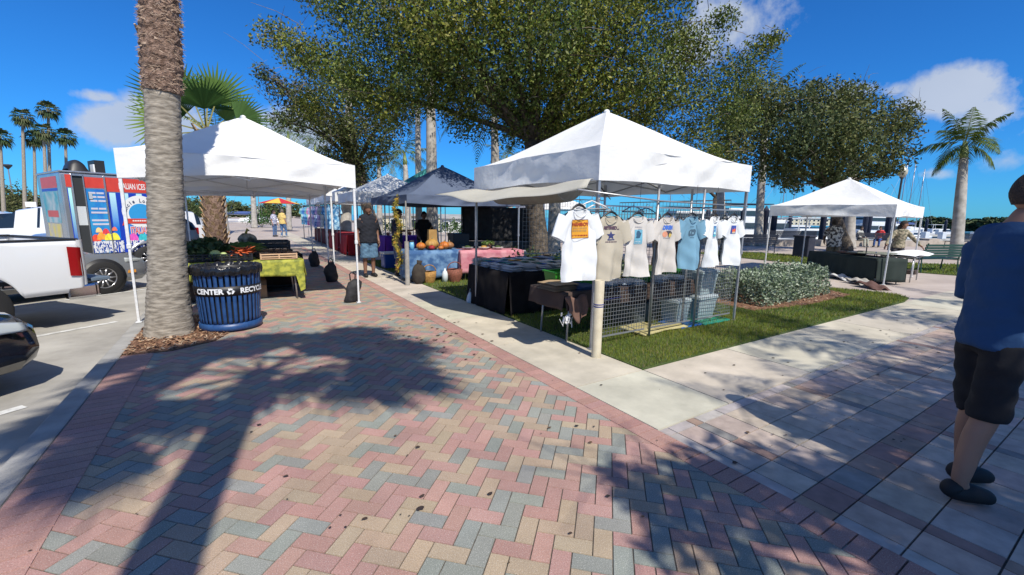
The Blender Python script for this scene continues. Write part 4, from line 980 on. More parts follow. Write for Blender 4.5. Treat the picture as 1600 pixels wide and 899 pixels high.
q = sp(955, 333, 5.15); t2, art = make_shirt('t_shirt', 'tan T-shirt printed RETIRED with a blue star emblem', shirt_mat('tan', (.50,.45,.36)), q, -.10, .98, 2, fold=.9, w=.205)
art([txt('RETIRED...', .05, .0, -.19, .003)], ink('navybrown', (.09,.05,.08)), 'print_lettering', .006)
star = [(.0+(.062 if i % 2 == 0 else .026)*math.cos(PI/2+i*PI/5), -.265+(.055 if i % 2 == 0 else .024)*math.sin(PI/2+i*PI/5)) for i in range(10)]
art([([(0,-.265)]+star, [(0,1+i,1+(i+1) % 10) for i in range(10)]), poly((-.05,-.32),(.05,-.32),(.05,-.308),(-.05,-.308))], ink('navy', (.03,.04,.14)), 'print')
art(dashes(-.09,.09,-.345,.012,5), MATS['ink_navybrown'], 'print_line')
q = sp(997, 334, 5.50); t3, art = make_shirt('t_shirt', 'off-white T-shirt with a tall blue rectangle print and crossed folds', shirt_mat('ecru', (.64,.61,.58)), q, -.04, .97, 3, fold=1.2, w=.205)
art([rect(-.065,.065,-.38,-.20)], ink('skyblue', (.14,.38,.52)), 'print')
art([disc(0,-.25,.035,.04), poly((-.04,-.30),(.03,-.30),(.05,-.24),(-.01,-.22))], ink('deepblue', (.03,.09,.16)), 'print_figure', .005)
art(dashes(-.06,.06,-.17,.008,6)+dashes(.0,.05,-.195,.008,7), ink('grey', (.25,.25,.3)), 'print_line'); art(dashes(-.055,.055,-.35,.008,8)+dashes(-.055,.055,-.37,.006,9), ink('palewhite', (.55,.65,.7)), 'print_lines', .005)
q = sp(1043, 335, 5.80); t4, art = make_shirt('t_shirt', 'cream T-shirt with blue DREM lettering over a pink and yellow picture', shirt_mat('cream', (.60,.56,.52)), q, .03, .96, 4, fold=1.1, w=.205)
art([txt('DREM', .072, 0, -.20, .006)], ink('blue', (.05,.14,.50)), 'print_lettering')
art([disc(-.05,-.265,.04,.04,10)], ink('salmon', (.65,.28,.18)), 'print', .003); art([disc(.05,-.275,.04,.035,10)], ink('mustard', (.62,.45,.12)), 'print', .003)
art([poly((-.04,-.22),(.03,-.215),(.08,-.24),(.09,-.26),(.01,-.25),(.005,-.31),(-.01,-.25))], ink('charcoal', (.05,.045,.06)), 'print_figure', .006); art(dashes(-.07,.07,-.32,.01,9), MATS['ink_grey'], 'print_line')
q = sp(1082, 335, 6.02); t5, art = make_shirt('t_shirt', 'light blue T-shirt with a dark printed beast', shirt_mat('blue', (.17,.34,.47)), q, -.06, .93, 5, fold=1.0, w=.21)
art([disc(0,-.265,.075,.05,14), disc(-.05,-.285,.03,.035,8), disc(.045,-.245,.04,.035,8)], ink('slate', (.05,.10,.15)), 'print'); art(dashes(-.05,.05,-.185,.01,10)+dashes(-.04,.04,-.34,.01,11), MATS['ink_slate'], 'print_lines')
art([disc(.02,-.27,.02,.015,8), disc(-.03,-.26,.015,.02,8)], ink('slatelight', (.15,.27,.36)), 'print_detail', .006)
q = sp(1117, 335, 6.20); t6, art = make_shirt('t_shirt', 'white T-shirt with a sailing boat on a blue rectangle', shirt_mat('white', WH), q, .08, .93, 6, w=.19)
art([rect(-.055,.055,-.335,-.175)], ink('seablue', (.03,.16,.38)), 'print'); art([poly((-.035,-.30),(.035,-.30),(.01,-.19)), poly((.012,-.30),(.045,-.30),(.02,-.23))], ink('sail', (.45,.75,.80)), 'print_sail', .005); art([poly((-.055,-.335),(.055,-.335),(.055,-.31),(-.055,-.31))], ink('turquoise', (.08,.42,.52)), 'print_water', .006); art(dashes(-.055,.055,-.36,.012,12), ink('dimblue', (.1,.2,.4)), 'print_line')
q = sp(1147, 336, 6.42); t7, art = make_shirt('t_shirt', 'white T-shirt with an orange blaze on a small blue square print', shirt_mat('white', WH), q, -.02, .93, 7, w=.19)
art([rect(-.06,.06,-.295,-.165)], ink('indigo', (.03,.07,.32)), 'print'); art([disc(0,-.25,.03,.035,8), poly((-.05,-.20),(-.02,-.26),(0,-.2),(.02,-.25),(.05,-.19),(.035,-.28),(-.03,-.28))], ink('blaze', (.75,.13,.04)), 'print_blaze', .005); art([disc(0,-.275,.04,.015,8)], ink('sand', (.6,.5,.35)), 'print_sand', .006)
# dark shirts turned edge-on between them
for px, dep, c, l in [(936,5.0,(.06,.035,.03),'dark brown shirt edge showing between the white and tan shirts'),(1030,5.7,(.22,.11,.04),'rust brown shirt hanging edge-on behind the steel upright'),(1062,6.0,(.12,.05,.06),'maroon shirt behind the cream and light blue shirts'),(1133,6.35,(.03,.03,.035),'black shirt behind the two white picture shirts')]:
    q = sp(px, 338, dep+.12, 4.02); make_shirt('t_shirt', l, shirt_mat('d%d' % px, c), q, .95, .90, px, w=.15)
# ------------------------------------------------------------------ gridwall panels and rails
m_grid = M('grid_wire', (.30,.31,.32), None, rough=.4, metal=.5)
def gridwall(label, x0, x1, y, z0, z1, rz=0, st=.076):
    t = thing('grid_panel', label, 'grid panel', (x0, y, 0), rz, 'wire grid display panels'); b = MB(); w1 = x1-x0
    k = int(round(w1/st))
    for i in range(k+1): b.box((w1*i/k, 0, (z0+z1)/2), (.004,.004, z1-z0))
    k = int(round((z1-z0)/st))
    for i in range(k+1): b.box((w1/2, .004, z0+(z1-z0)*i/k), (w1,.004,.004))
    tag(b.build('wire_mesh', m_grid, t))
    b = MB(); b.box((w1/2,0,z0), (w1,.018,.018)); b.build('bottom_rail', m_steel, t)
    b = MB(); b.box((w1/2,0,z1), (w1,.018,.018)); b.build('top_rail', m_steel, t)
gridwall('wire grid panel at the front left of the shirt stall', 3.66, 4.55, 3.80, .12, 1.74, st=.05)
gridwall('wire grid panel at the front middle of the shirt stall', 4.63, 5.55, 3.80, .12, 1.74, st=.05)
gridwall('wire grid panel at the front right of the shirt stall', 5.62, 6.56, 3.80, .12, 1.74, st=.05)
gridwall('rear left wire grid panel of the shirt stall', 4.5, 5.5, 6.72, .9, 1.95)
gridwall('rear right wire grid panel of the shirt stall', 5.55, 6.55, 6.72, .9, 1.95)
gridwall('side wire grid panel at the right of the shirt stall', 6.56, 8.9, 3.95, .1, 1.9, rz=PI/2)
for i, (x, y, l) in enumerate([(4.59,3.74,'bright steel upright in front of the left grid panel'),(5.585,3.76,'steel upright between the middle and right grid panels'),(5.50,3.9,'second steel upright just behind the middle grid panel'),(4.95,4.02,'short dark upright behind the middle grid panel')]):
    b = MB(); b.cyl((0,0,0),(0,0,2.02 if i < 3 else .85), .016, n=8); o = b.build('upright', m_steel if i < 3 else m_plastic, None, True); o.location = (x, y, 0); tag(o, l, 'upright', 'steel uprights of the shirt stall')
b = MB(); b.tube([(3.2,3.70,1.90),(4.6,3.70,1.82),(6.6,3.70,1.80)], .010, 6); tag(b.build('rail', m_steel, None, True), 'long white-grey rail holding the front row of shirts', 'rail')
b = MB(); b.tube([(3.6,3.78,1.96),(6.6,6.6,1.98)], .010, 6); tag(b.build('rail', m_dark, None, True), 'dark cross rail under the shirt canopy', 'rail')
for i, px in enumerate([905, 1000, 1088, 1120]):       # cords
    b = MB(); q = Q(px, 320, 5.2+.3*i); b.tube([q+Vector((0,0,.02)), (q.x, q.y, 2.05)], .003, 4); tag(b.build('cord', m_dark), ['cord above the large white shirt','cord above the off-white shirt','cord above the light blue shirt','cord above the sailing boat shirt'][i], 'cord', 'cords holding the shirts')
for i, (px, py, dep) in enumerate([(925,314,4.9),(990,322,6.6),(1010,325,6.6),(935,318,4.95)]):
    t = thing('spare_hanger', ['white spare hanger behind the large white shirt','blue hanger cluster on the rear rail','second blue hanger on the rear rail','second white spare hanger at the canopy corner'][i], 'hanger', Q(px, py, dep), face(Q(px, py, dep), .5), 'spare hangers under the shirt canopy')
    b = MB(); b.tube([(-.19,0,-.09),(-.08,0,-.03),(0,0,.0),(.08,0,-.03),(.19,0,-.09),(-.19,0,-.09)], .009, 6); b.build('hanger_body', M('hanger_w', (.6,.6,.6), None, rough=.4) if i in (0,3) else M('hanger_b', (.02,.04,.2), None, rough=.5), t, True)
    b = MB(); b.tube([(0,0,0),(0,0,.04),(.015,0,.06),(.03,0,.045)], .004, 5); b.build('hook', m_steel, t, True)
# PVC post
pv = P(931, 557); pv = Vector((3.40, 3.50, 0)); t = thing('plastic_pipe', 'upright cream plastic pipe tied with blue cord at the near corner of the shirt stall', 'pipe', pv)
m_pvc = M('pvc', (.55,.49,.36), (.45,.39,.28), scale=7, rough=.6); b = MB(); b.lathe([(.058,0),(.055,.02),(.055,.90),(.05,.905),(.046,.90),(.046,.6)], (0,0,0), 24, cap=False); b.build('pipe', m_pvc, t, True)
b = MB(); [b.lathe([(.058,z),(.060,z+.006),(.058,z+.012)], (0,0,0), 20, cap=False) for z in (.60,.625)]; b.tube([(0.02,.055,.61),(.2,.25,.60),(.7,.31,.60)], .003, 4); b.build('cord', M('cord_blue', (.04,.05,.22), None, rough=.7), t, True)
# front table with stock
table('folding table at the front of the shirt stall', 3.38, 6.45, 4.08, 4.80, z=.66, top=(.2,.15,.12))
cloth('dark brown cloth on the front table of the shirt stall', 3.38, 6.45, 4.08, 4.80, .66, .22, M('brown_cloth', (.045,.028,.024), (.07,.045,.035), scale=3, rough=.95, bump=.3), name='tablecloth')
b = MB()
b.grid(lambda u, v: (.34*(u-.5)*(1-.2*v)+.04*math.sin(v*3), -.04*v-.015*math.sin(u*14), -.34*(v**.8)*(1-.35*abs(u-.65)*2)+.02*math.sin(u*9)), 16, 10)
o = b.build('brown_cloth', M('cocoa_cloth', (.12,.065,.05), (.15,.085,.065), scale=4, rough=.9), None, True, solid=.012); o.location = (3.50, 4.02, .62); tag(o, 'cocoa brown cloth drooping off the left end of the front table', 'cloth')
b = MB()
for i in range(26): b.box((random.uniform(-.08,.08), random.uniform(-.03,.03), random.uniform(-.12,.02)), (.02,.004,random.uniform(.03,.1)), rz=random.random()*3, rx=random.uniform(-.6,.6))
o = b.build('price_tags', M('tagwhite', (.7,.7,.7), None)); o.location = (3.36, 4.0, .40); tag(o, 'small bunch of white tags hanging from the brown cloth', 'tags', kind='stuff')
def pile(label, x, y, z, cols, n, w=.26, d=.32, group=None, rz=0, name='folded_shirts', prints=True):
    t = thing(name, label, 'folded shirts', (x, y, z), rz, group); zz = 0
    for i in range(n):
        c = cols[i % len(cols)]; b = MB(); h = .022; dx, dy = random.uniform(-.02,.02), random.uniform(-.02,.02)
        b.grid(lambda u, v: (dx+(u-.5)*w, dy+(v-.5)*d, zz+h*(1-abs(2*u-1)**6)*(1-abs(2*v-1)**6)+.004*math.sin(u*9+i)*math.cos(v*7)), 8, 8); b.grid(lambda u, v: (dx+(u-.5)*w*.99, dy+(v-.5)*d*.99, zz), 1, 1, True)
        b.build('folded_shirt', shirt_mat('f%02d%02d%02d' % tuple(int(q*99) for q in c), c), t, True); zz += h*.9
    if prints:
        for k in range(2):
            b = MB(); ang = random.random()*3; xx, yy = random.uniform(-.05,.05), random.uniform(-.08,.08)
            vs = [(dx+xx+random.uniform(.05,.11)*math.cos(a), dy+yy+random.uniform(.05,.13)*math.sin(a), zz+.013) for a in [j*PI/3+ang for j in range(6)]]; b.add(vs, [tuple(range(6))]); b.build('print', random.choice([ink('blue', (.05,.14,.50)), ink('leafgreen', (.15,.30,.06)), ink('orange', (.7,.33,.03)), ink('navy', (.03,.04,.14)), ink('teal', (.05,.3,.3))]), t)
    return t
WT, BL, YE, TN = (.76,.76,.78), (.08,.14,.30), (.62,.55,.12), (.42,.30,.18)
pile('tan folded shirts at the left end of the front table', 3.50, 4.36, .672, [TN,(.32,.24,.15)], 5, .38, .4, prints=False)
pile('dark blue folded shirts left of the plastic pipe', 3.78, 4.30, .672, [(.05,.09,.18),(.07,.13,.25)], 3, .3, .4, prints=False)
xs = [(4.30,'white folded shirts beside the left green bin',WT),(4.55,'pale blue folded shirts right of the left green bin',(.42,.5,.62)),(4.78,'low pile of white shirts near the bright upright',WT),(5.25,'white and grey shirts right of the middle green bin',(.6,.62,.66)),(5.50,'pale blue shirts under the light blue T-shirt',(.45,.52,.62)),(5.72,'white shirts at the right of the front table',WT)]
for x, l, c in xs: pile(l, x, 4.30+random.uniform(-.04,.04), .672, [c, tuple(k*.85 for k in c), WT], 3, .26, .3, rz=random.uniform(-.3,.3), prints=False)
pile('bright yellow folded shirts behind the off-white shirt', 4.92, 4.66, .672, [YE,(.5,.5,.35)], 6, .28, .3, prints=False)
pile('yellow folded shirts behind the cream shirt', 5.32, 4.68, .672, [YE,(.6,.6,.5)], 6, .28, .3, prints=False)
m_gbin = M('green_bin', (.03,.26,.02), (.025,.21,.018), scale=5, rough=.4)
def bin_(label, x, y, z, sx, sy, sz, mat, group, lid=None, name='plastic_bin'):
    t = thing(name, label, 'bin', (x, y, z), random.uniform(-.15,.15), group); b = MB(); v = []
    def ring(r, zz): return [(sx/2*r*cx, sy/2*r*cy, zz) for cx, cy in ((-1,-1),(1,-1),(1,1),(-1,1))]
    b.add(ring(.82,0)+ring(1,sz)+ring(.93,sz)+ring(.77,.01), [(3,2,1,0)]+[(i,(i+1)%4,4+(i+1)%4,4+i) for i in range(4)]+[(4+i,4+(i+1)%4,8+(i+1)%4,8+i) for i in range(4)]+[(8+i,8+(i+1)%4,12+(i+1)%4,12+i) for i in range(4)]+[(12,13,14,15)])
    b.build('bin_body', mat, t, bev=.006)
    b = MB()
    for cx, cy, lx, ly in ((0,-1,sx,.03),(0,1,sx,.03),(-1,0,.03,sy),(1,0,.03,sy)): b.box((cx*sx/2, cy*sy/2, sz-.012), (lx+.02 if lx > .05 else lx, ly if ly > .05 else ly, .022))
    b.build('rim', mat, t, bev=.004)
    if lid: b = MB(); b.box((0,0,sz+.012), (sx*1.03, sy*1.03, .024)); b.box((0,0,sz+.03), (sx*.85, sy*.8, .014)); b.build('lid', lid, t, bev=.006)
bin_('bright green bin just right of the plastic pipe', 4.02, 4.42, .672, .36,.3,.17, m_gbin, 'green plastic bins')
bin_('bright green bin beside the steel upright', 5.0, 4.33, .672, .34,.28,.15, m_gbin, 'green plastic bins')
bin_('tall green bin under the light blue and white shirts', 6.08, 4.52, .672, .55,.4,.30, m_gbin, 'green plastic bins')
bin_('green bin on the left behind the large white shirt', 3.70, 4.62, .672, .3,.3,.2, m_gbin, 'green plastic bins')
m_tub = M('grey_tub', (.34,.42,.44), (.28,.36,.38), scale=5, rough=.35)
m_tub2 = M('clear_tub', (.50,.56,.58), (.44,.50,.52), scale=5, rough=.3)
bin_('lower translucent grey tub of the stack by the right leg', 6.16, 4.12, .03, .5,.4,.36, m_tub, 'storage tubs on the grass', m_tub2, 'storage_tub')
bin_('upper grey tub stacked on the lower one by the right leg', 6.18, 4.12, .43, .46,.36,.36, m_tub, 'storage tubs on the grass', m_tub2, 'storage_tub')
bin_('smaller pale tub standing left of the stacked tubs', 5.62, 4.12, .03, .36,.3,.34, m_tub, 'storage tubs on the grass', m_tub2, 'storage_tub')
bin_('wide low translucent tub under the front table', 5.15, 4.5, .03, .75,.45,.30, M('smoke_tub', (.07,.085,.085), (.1,.12,.12), scale=4, rough=.35), 'storage tubs on the grass', None, 'storage_tub')
for x, y, sx, sy, c, l in [(6.15,4.02,.66,.56,(.02,.28,.20),'teal lid lying flat under the stacked tubs'),(5.58,3.98,.5,.4,(.02,.12,.42),'blue lid lying flat under the smaller tub')]:
    t = thing('tub_lid', l, 'lid', (x, y, .013)); b = MB(); b.box((0,0,.008), (sx,sy,.015)); b.build('lid_plate', M('lid_%d' % int(c[1]*100), c, None, rough=.4), t, bev=.005); b = MB()
    for cx, cy, lx, ly in ((0,-1,sx,.02),(0,1,sx,.02),(-1,0,.02,sy),(1,0,.02,sy)): b.box((cx*sx/2, cy*sy/2, .022), (lx,ly,.018))
    b.build('lip', MATS['lid_%d' % int(c[1]*100)], t)
m_ply = M('plywood', (.42,.36,.16), (.50,.44,.22), scale=3, rough=.8)
for x, y, rz, l in [(4.78,4.0,.12,'yellow plywood sheet on the grass behind the bright upright'),(5.2,3.9,-.1,'second plywood strip on the grass, nearer the blue lid')]:
    b = MB(); b.box((0,0,.03), (.55,.42 if rz > 0 else .22,.018), rx=.06); o = b.build('board', m_ply, bev=.002); o.location = (x, y, .02); o.rotation_euler = (0,0,rz); tag(o, l, 'board')
t = thing('straw_hat', 'straw sun hat under the front table', 'hat', (5.25,4.35,.42)); b = MB(); b.lathe([(.20,0),(.10,.02),(.09,.09),(.05,.12),(.0,.125)], n=20, cap=False); b.build('hat_body', M('straw', (.28,.2,.09), (.36,.27,.13), scale=25, rough=.9), t, True); b = MB(); b.lathe([(.101,.025),(.097,.05)], n=20, cap=False); b.build('hat_band', m_black, t)
# rear table with black skirt and shirt piles
table('folding table at the left rear of the shirt stall', 3.62, 6.0, 5.78, 7.1, z=.70)
cloth('black cloth reaching the ground on the left rear table', 3.60, 6.0, 5.75, 7.12, .70, .69, m_black, flare=.06)
n = 0
for iy, y in enumerate((5.92, 6.28, 6.64, 6.98)):
    for ix, x in enumerate((3.76, 4.06, 4.36, 4.66, 4.96, 5.26)):
        c = random.choice([WT,(.55,.58,.64),(.6,.6,.55)]); pile('folded printed shirts on the black cloth, %s row from the front, %s from the left' % (['first','second','third','rear'][iy], ['first','second','third','fourth','fifth','sixth'][ix]), x, y, .712, [c, tuple(k*.85 for k in c)], random.choice((4,5,6)), .28, .31, 'piles of printed shirts on the black cloth', random.uniform(-.35,.35))
t = thing('carrier_bag', 'small white bag at the foot of the black table skirt', 'bag', (3.54,7.0,0)); b = MB(); b.lathe([(.06,0),(.07,.05),(.05,.14),(.02,.2)], n=10); b.build('sack', M('bag_white', (.6,.6,.62), None, rough=.6), t, True); b = MB(); b.tube([(-.02,0,.19),(0,0,.27),(.02,0,.19)], .006, 5); b.build('handle', MATS['bag_white'], t, True)
# ------------------------------------------------------------------ stall under the blue-grey canopy
m_bluec = M('blue_cloth', (.03,.09,.22), (.13,.24,.40), scale=6, rough=.85, thr=(.42,.62), detail=6, bump=.3)
m_pink = M('pink_cloth', (.42,.13,.17), (.55,.25,.28), scale=7, rough=.85, bump=.3)
table('folding table under the blue patterned cloth', 3.35, 4.75, 9.75, 10.5, rz=-.12)
cloth('blue patterned cloth on the craft table', 3.35, 4.75, 9.75, 10.5, .745, .66, m_bluec, rz=-.12)
table('folding table under the pink cloth', 4.6, 6.2, 9.25, 9.95, rz=-.25)
cloth('pink-red cloth on the table right of the blue one', 4.6, 6.2, 9.25, 9.95, .745, .55, m_pink, rz=-.25)
m_pump = M('pumpkin', (.50,.16,.02), (.38,.10,.02), scale=8, rough=.5)
def pumpkin(label, x, y, z, r, mat=None, group='pumpkins and gourds on the craft table'):
    t = thing('pumpkin', label, 'pumpkin', (x, y, z), random.random(), group); b = MB()
    b.grid(lambda u, v: ((r*math.cos(2*PI*u)*math.sin(PI*v)*(1-.09*abs(math.sin(5*2*PI*u))), r*math.sin(2*PI*u)*math.sin(PI*v)*(1-.09*abs(math.sin(5*2*PI*u))), r*.8-r*.8*math.cos(PI*v)*(1-.12*math.sin(PI*v)))), 40, 12, True); b.build('rind', mat or m_pump, t, True)
    b = MB(); b.tube([(0,0,r*1.5),(.01,0,r*1.7),(.03,0,r*1.85)], [.02,.014,.012], 6); b.build('stem', M('stem', (.2,.17,.08), None), t, True)
m_gold = M('gold_gourd', (.46,.27,.07), (.35,.18,.04), scale=8, rough=.6)
pumpkin('large gold squash in the middle of the craft table heap', 4.02, 10.02, .75, .17, m_gold); pumpkin('orange-red pumpkin at the left of the craft heap', 3.72, 9.98, .75, .12); pumpkin('orange pumpkin at the right of the craft heap', 4.32, 9.95, .75, .13); pumpkin('small red pumpkin in front of the gold squash', 3.95, 9.86, .75, .08, m_red); pumpkin('brownish pumpkin far right of the craft heap', 4.5, 10.05, .75, .12, M('brown_gourd', (.25,.11,.04), (.33,.16,.06), scale=6, rough=.6)); pumpkin('small orange pumpkin between two larger ones', 4.18, 9.84, .75, .07)
t = thing('gift_bag', 'gold paper bag standing up from the craft heap', 'bag', (4.1,10.2,.76)); b = MB(); b.box((0,0,.24), (.24,.13,.48), taper=.85); b.build('paper', M('goldpaper', (.42,.25,.08), (.30,.17,.05), scale=6, rough=.7), t); b = MB(); b.tube([(-.06,0,.47),(0,0,.58),(.06,0,.47)], .006, 5); b.build('handle', MATS['goldpaper'], t, True)
def basket(label, x, y, z, r, h, mat=None):
    t = thing('basket', label, 'basket', (x, y, z)); b = MB(); b.lathe([(r*.7,0),(r*.95,h*.5),(r,h),(r*.9,h),(r*.85,h*.5),(.0,.02)], n=22, cap=False); mt = mat or M('wicker', (.20,.10,.05), (.36,.20,.10), scale=40, rough=.8, bump=.8, bscale=70); b.build('basket_bowl', mt, t, True)
    b = MB(); b.tube([(r*math.cos(a),0,h+r*.9*math.sin(a)) for a in [PI*i/10 for i in range(11)]], .012, 6); b.build('handle', mt, t, True)
basket('wicker basket leaning before the blue cloth', 3.75, 9.55, .02, .17, .26, M('gold_wicker', (.42,.23,.06), (.25,.12,.03), scale=30, rough=.8, bump=.8)); basket('red-brown basket before the blue cloth next to the pink one', 4.35, 9.42, .02, .19, .3, M('red_wicker', (.25,.08,.05), (.14,.05,.03), scale=30, rough=.8))
t = thing('dark_sack', 'dark sack slumped by the post of the blue-grey canopy', 'sack', (3.5,9.55,0)); b = MB(); b.ball((0,0,.22), (.17,.15,.26), 14, 9, .05); b.build('sack_body', M('sackcloth', (.03,.022,.018), (.05,.04,.03), scale=8, rough=.95), t, True); b = MB(); b.tube([(0,0,.42),(.02,0,.55)], [.05,.07], 8); b.build('sack_neck', MATS['sackcloth'], t, True)
t = thing('water_jug', 'white plastic jug before the blue cloth', 'jug', (4.12,9.47,0)); b = MB(); b.lathe([(.07,0),(.075,.2),(.05,.27),(.02,.3),(.02,.34)], n=14); b.build('jug_body', M('jug', (.6,.65,.68), None, rough=.4), t, True); b = MB(); b.tube([(.06,0,.12),(.10,0,.2),(.05,0,.27)], .01, 6); b.build('handle', MATS['jug'], t, True)
t = thing('candle_jar', 'pale blue jar at the left end of the blue cloth', 'jar', (3.5,10.0,.755)); b = MB(); b.lathe([(.05,0),(.06,.1),(.05,.2)], n=12); b.build('jar_body', M('jar_blue', (.15,.4,.6), None, rough=.3), t, True); b = MB(); b.lathe([(.055,.2),(.055,.23)], n=12); b.build('lid', m_dark, t)
for i, (x, y, c, l) in enumerate([(4.85,9.72,(.3,.31,.33),'grey platter on the pink cloth, left'),(5.25,9.6,(.5,.48,.45),'cream dish on the pink cloth'),(5.6,9.5,(.55,.53,.5),'cream dish near the right end of the pink cloth')]):
    t = thing('dish', l, 'dish', (x, y, .755)); b = MB(); b.lathe([(.05,0),(.13,.04),(.15,.06),(.14,.06),(.05,.015)], n=18); b.build('bowl', M('dish%d' % i, c, None, rough=.4), t, True); b = MB(); b.ball((0,0,.05), (.09,.09,.05), 8, 6, .1); b.build('contents', [m_dg, m_gold, m_dg][i], t, True)
t = thing('potted_plant', 'bushy potted plant on the pink cloth table', 'plant', (5.45,9.75,.755)); b = MB(); b.lathe([(.07,0),(.1,.14),(.09,.14)], n=12); b.build('pot', M('pot', (.25,.13,.08), None), t, True)
lettuce('x', 0, 0, .1, .16, m_green, 12, 90, 'foliage'); o = C.objects[-1]
for k_ in ('label','category'): del o[k_]
o.parent = t
# black display screen
t = thing('display_board', 'big black display cloth stretched on a frame right of the blue-grey canopy', 'display board', (6.7,11.2,0), -.5)
b = MB(); b.grid(lambda u, v: (-1.15+2.3*u, .03*math.sin(u*8+v*3), .85+1.0*v), 20, 12); b.build('cloth_panel', M('screen_cloth', (.012,.012,.014), (.03,.03,.033), scale=5, rough=.8, bump=.8, bscale=5, bdist=.05), t, True, solid=.01)
for x in (-1.17,1.17): b = MB(); b.cyl((x,0,0),(x,0,1.95), .02, n=8); b.build('frame_post', m_dark, t)
b = MB(); b.box((0,0,1.93), (2.4,.03,.04)); b.box((0,0,.72), (2.4,.05,.25)); b.build('frame_bar', m_dark, t)
t = thing('speaker_box', 'black box standing left below the display cloth', 'box', (5.3,11.2,0)); b = MB(); b.box((0,0,.55), (.5,.4,1.1)); b.build('box_body', m_plastic, t, bev=.02); b = MB(); b.lathe([(.12,0),(.10,.02)], n=20); b.X = None; o = b.build('front_cone', m_dark, t); o.rotation_euler = (PI/2,0,0); o.location = (0,-.2,.7)
# shrubs near the oak
def bush(label, x, y, rx, ry, h, cols, n, leaf, name='shrub', group=None, cat='shrub', z=0, box=False):
    t = thing(name, label, cat, (x, y, z), 0, group); V = []; Fc = []; T = []
    for i in range(n):
        a = random.uniform(0, 2*PI); ph = random.random()
        if box:
            fx, fy, fz = random.uniform(-1,1), random.uniform(-1,1), random.random(); ax = random.randrange(4)
            if ax == 0: fx = math.copysign(random.uniform(.85,1.03), fx)
            elif ax == 1: fy = math.copysign(random.uniform(.85,1.03), fy)
            elif ax == 2: fz = random.uniform(.85,1.05)
            lump = 1+.09*math.sin(fx*9+fy*3)+.07*math.sin(fy*11+fx*5); c = Vector((fx*rx*(1-.08*fz), fy*ry*(1-.08*fz), fz*h*lump))
        else:
            q = random.random()**.35; lump = 1+.2*math.sin(a*3+ph*4); c = Vector((math.cos(a)*rx*q*lump*math.sin(.4+ph*1.3), math.sin(a)*ry*q*lump*math.sin(.4+ph*1.3), h*(.08+.92*(1-ph)*q*lump+.25*random.random()*ph)))
        d = Vector([random.gauss(0,1) for _ in range(3)]); d.z = abs(d.z)*.8; d.normalize(); s = d.cross(Vector([random.gauss(0,1) for _ in range(3)])).normalized(); L = leaf*random.uniform(.6,1.3); k = len(V)
        V += [c, c+d*L*.5+s*L*.28, c+d*L, c+d*L*.5-s*L*.28]; Fc.append((k,k+1,k+2,k+3)); cc = random.choice(cols); q = random.uniform(.7,1.3); T += [(cc[0]*q, cc[1]*q, cc[2]*q, 1)]*4
    npmesh('foliage', V, Fc, m_leaf, t, tint=T)
    b = MB()
    for i in range(8): a = i*.8; b.tube([(.05*math.cos(a),.05*math.sin(a),0),(rx*.4*math.cos(a),ry*.4*math.sin(a),h*.7)], [.015,.006], 5)
    b.build('stem', m_twig, t); return t
SIL = [(.20,.26,.17),(.30,.36,.26),(.13,.18,.10),(.38,.43,.33)]
for i, (x, y, rx, ry, h, l) in enumerate([(8.55,4.62,.50,.62,.48,'silvery hedge block next to the shirt stall'),(9.45,4.62,.50,.60,.46,'silvery hedge block in the middle of the hedge'),(10.35,4.62,.48,.55,.55,'taller silvery hedge block at the right end of the hedge')]):
    bush(l, x, y, rx, ry, h, SIL, 5200, .06, 'hedge', 'clipped silvery hedge', 'hedge', .02, True)
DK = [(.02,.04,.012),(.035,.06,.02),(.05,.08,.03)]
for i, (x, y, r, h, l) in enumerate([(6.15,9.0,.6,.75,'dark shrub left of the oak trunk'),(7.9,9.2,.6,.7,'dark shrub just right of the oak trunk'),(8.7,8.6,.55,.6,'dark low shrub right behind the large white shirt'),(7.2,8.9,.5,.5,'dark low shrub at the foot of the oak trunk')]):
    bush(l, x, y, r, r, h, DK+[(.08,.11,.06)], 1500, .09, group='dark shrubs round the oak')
# ------------------------------------------------------------------ vehicles
ZL = -.12
m_tyre = M('tyre', (.015,.015,.016), None, rough=.85)
m_rim = M('rim', (.50,.50,.52), None, rough=.3, metal=.8)
m_glass = M('car_glass', (.015,.022,.028), None, rough=.06, spec=.8)
m_taill = M('tail_lens', (.30,.01,.012), None, rough=.15)
m_headl = M('head_lens', (.42,.45,.45), None, rough=.08, spec=.9)
m_chrome = M('chrome', (.6,.6,.62), None, rough=.12, metal=1)
m_trim = M('car_trim', (.02,.02,.022), None, rough=.5)
def wheel(parent, x, y, r, side, wd=.22, spokes=10):
    b = MB(); pr = [(r*.62,-wd/2),(r*.93,-wd/2),(r,-wd*.36),(r,wd*.36),(r*.93,wd/2),(r*.62,wd/2)]; b.lathe(pr, n=30, cap=False); b.lathe([(r*.6,0),(.01,0)], n=20, cap=False)
    w_ = thing_part('wheel', parent); w_.location = (x, y, r); w_.rotation_euler = (-PI/2*side, 0, 0)
    o = b.build('tyre', m_tyre, w_, True)
    b = MB(); b.lathe([(r*.64,wd*.42),(r*.60,wd*.47),(r*.57,wd*.36)], n=30, cap=False)
    for i in range(spokes):
        a = 2*PI*i/spokes; c, s = math.cos(a), math.sin(a); b.box((c*r*.36, s*r*.36, wd*.34), (r*.46, r*.085, .03), rz=a)
    b.lathe([(r*.14,wd*.3),(r*.13,wd*.44),(.01,wd*.45)], n=14, cap=False); b.build('rim', m_rim, w_, True)
def thing_part(name, parent):
    o = bpy.data.objects.new(name, None); C.objects.link(o); o.parent = parent; o.empty_display_size = .1; return o
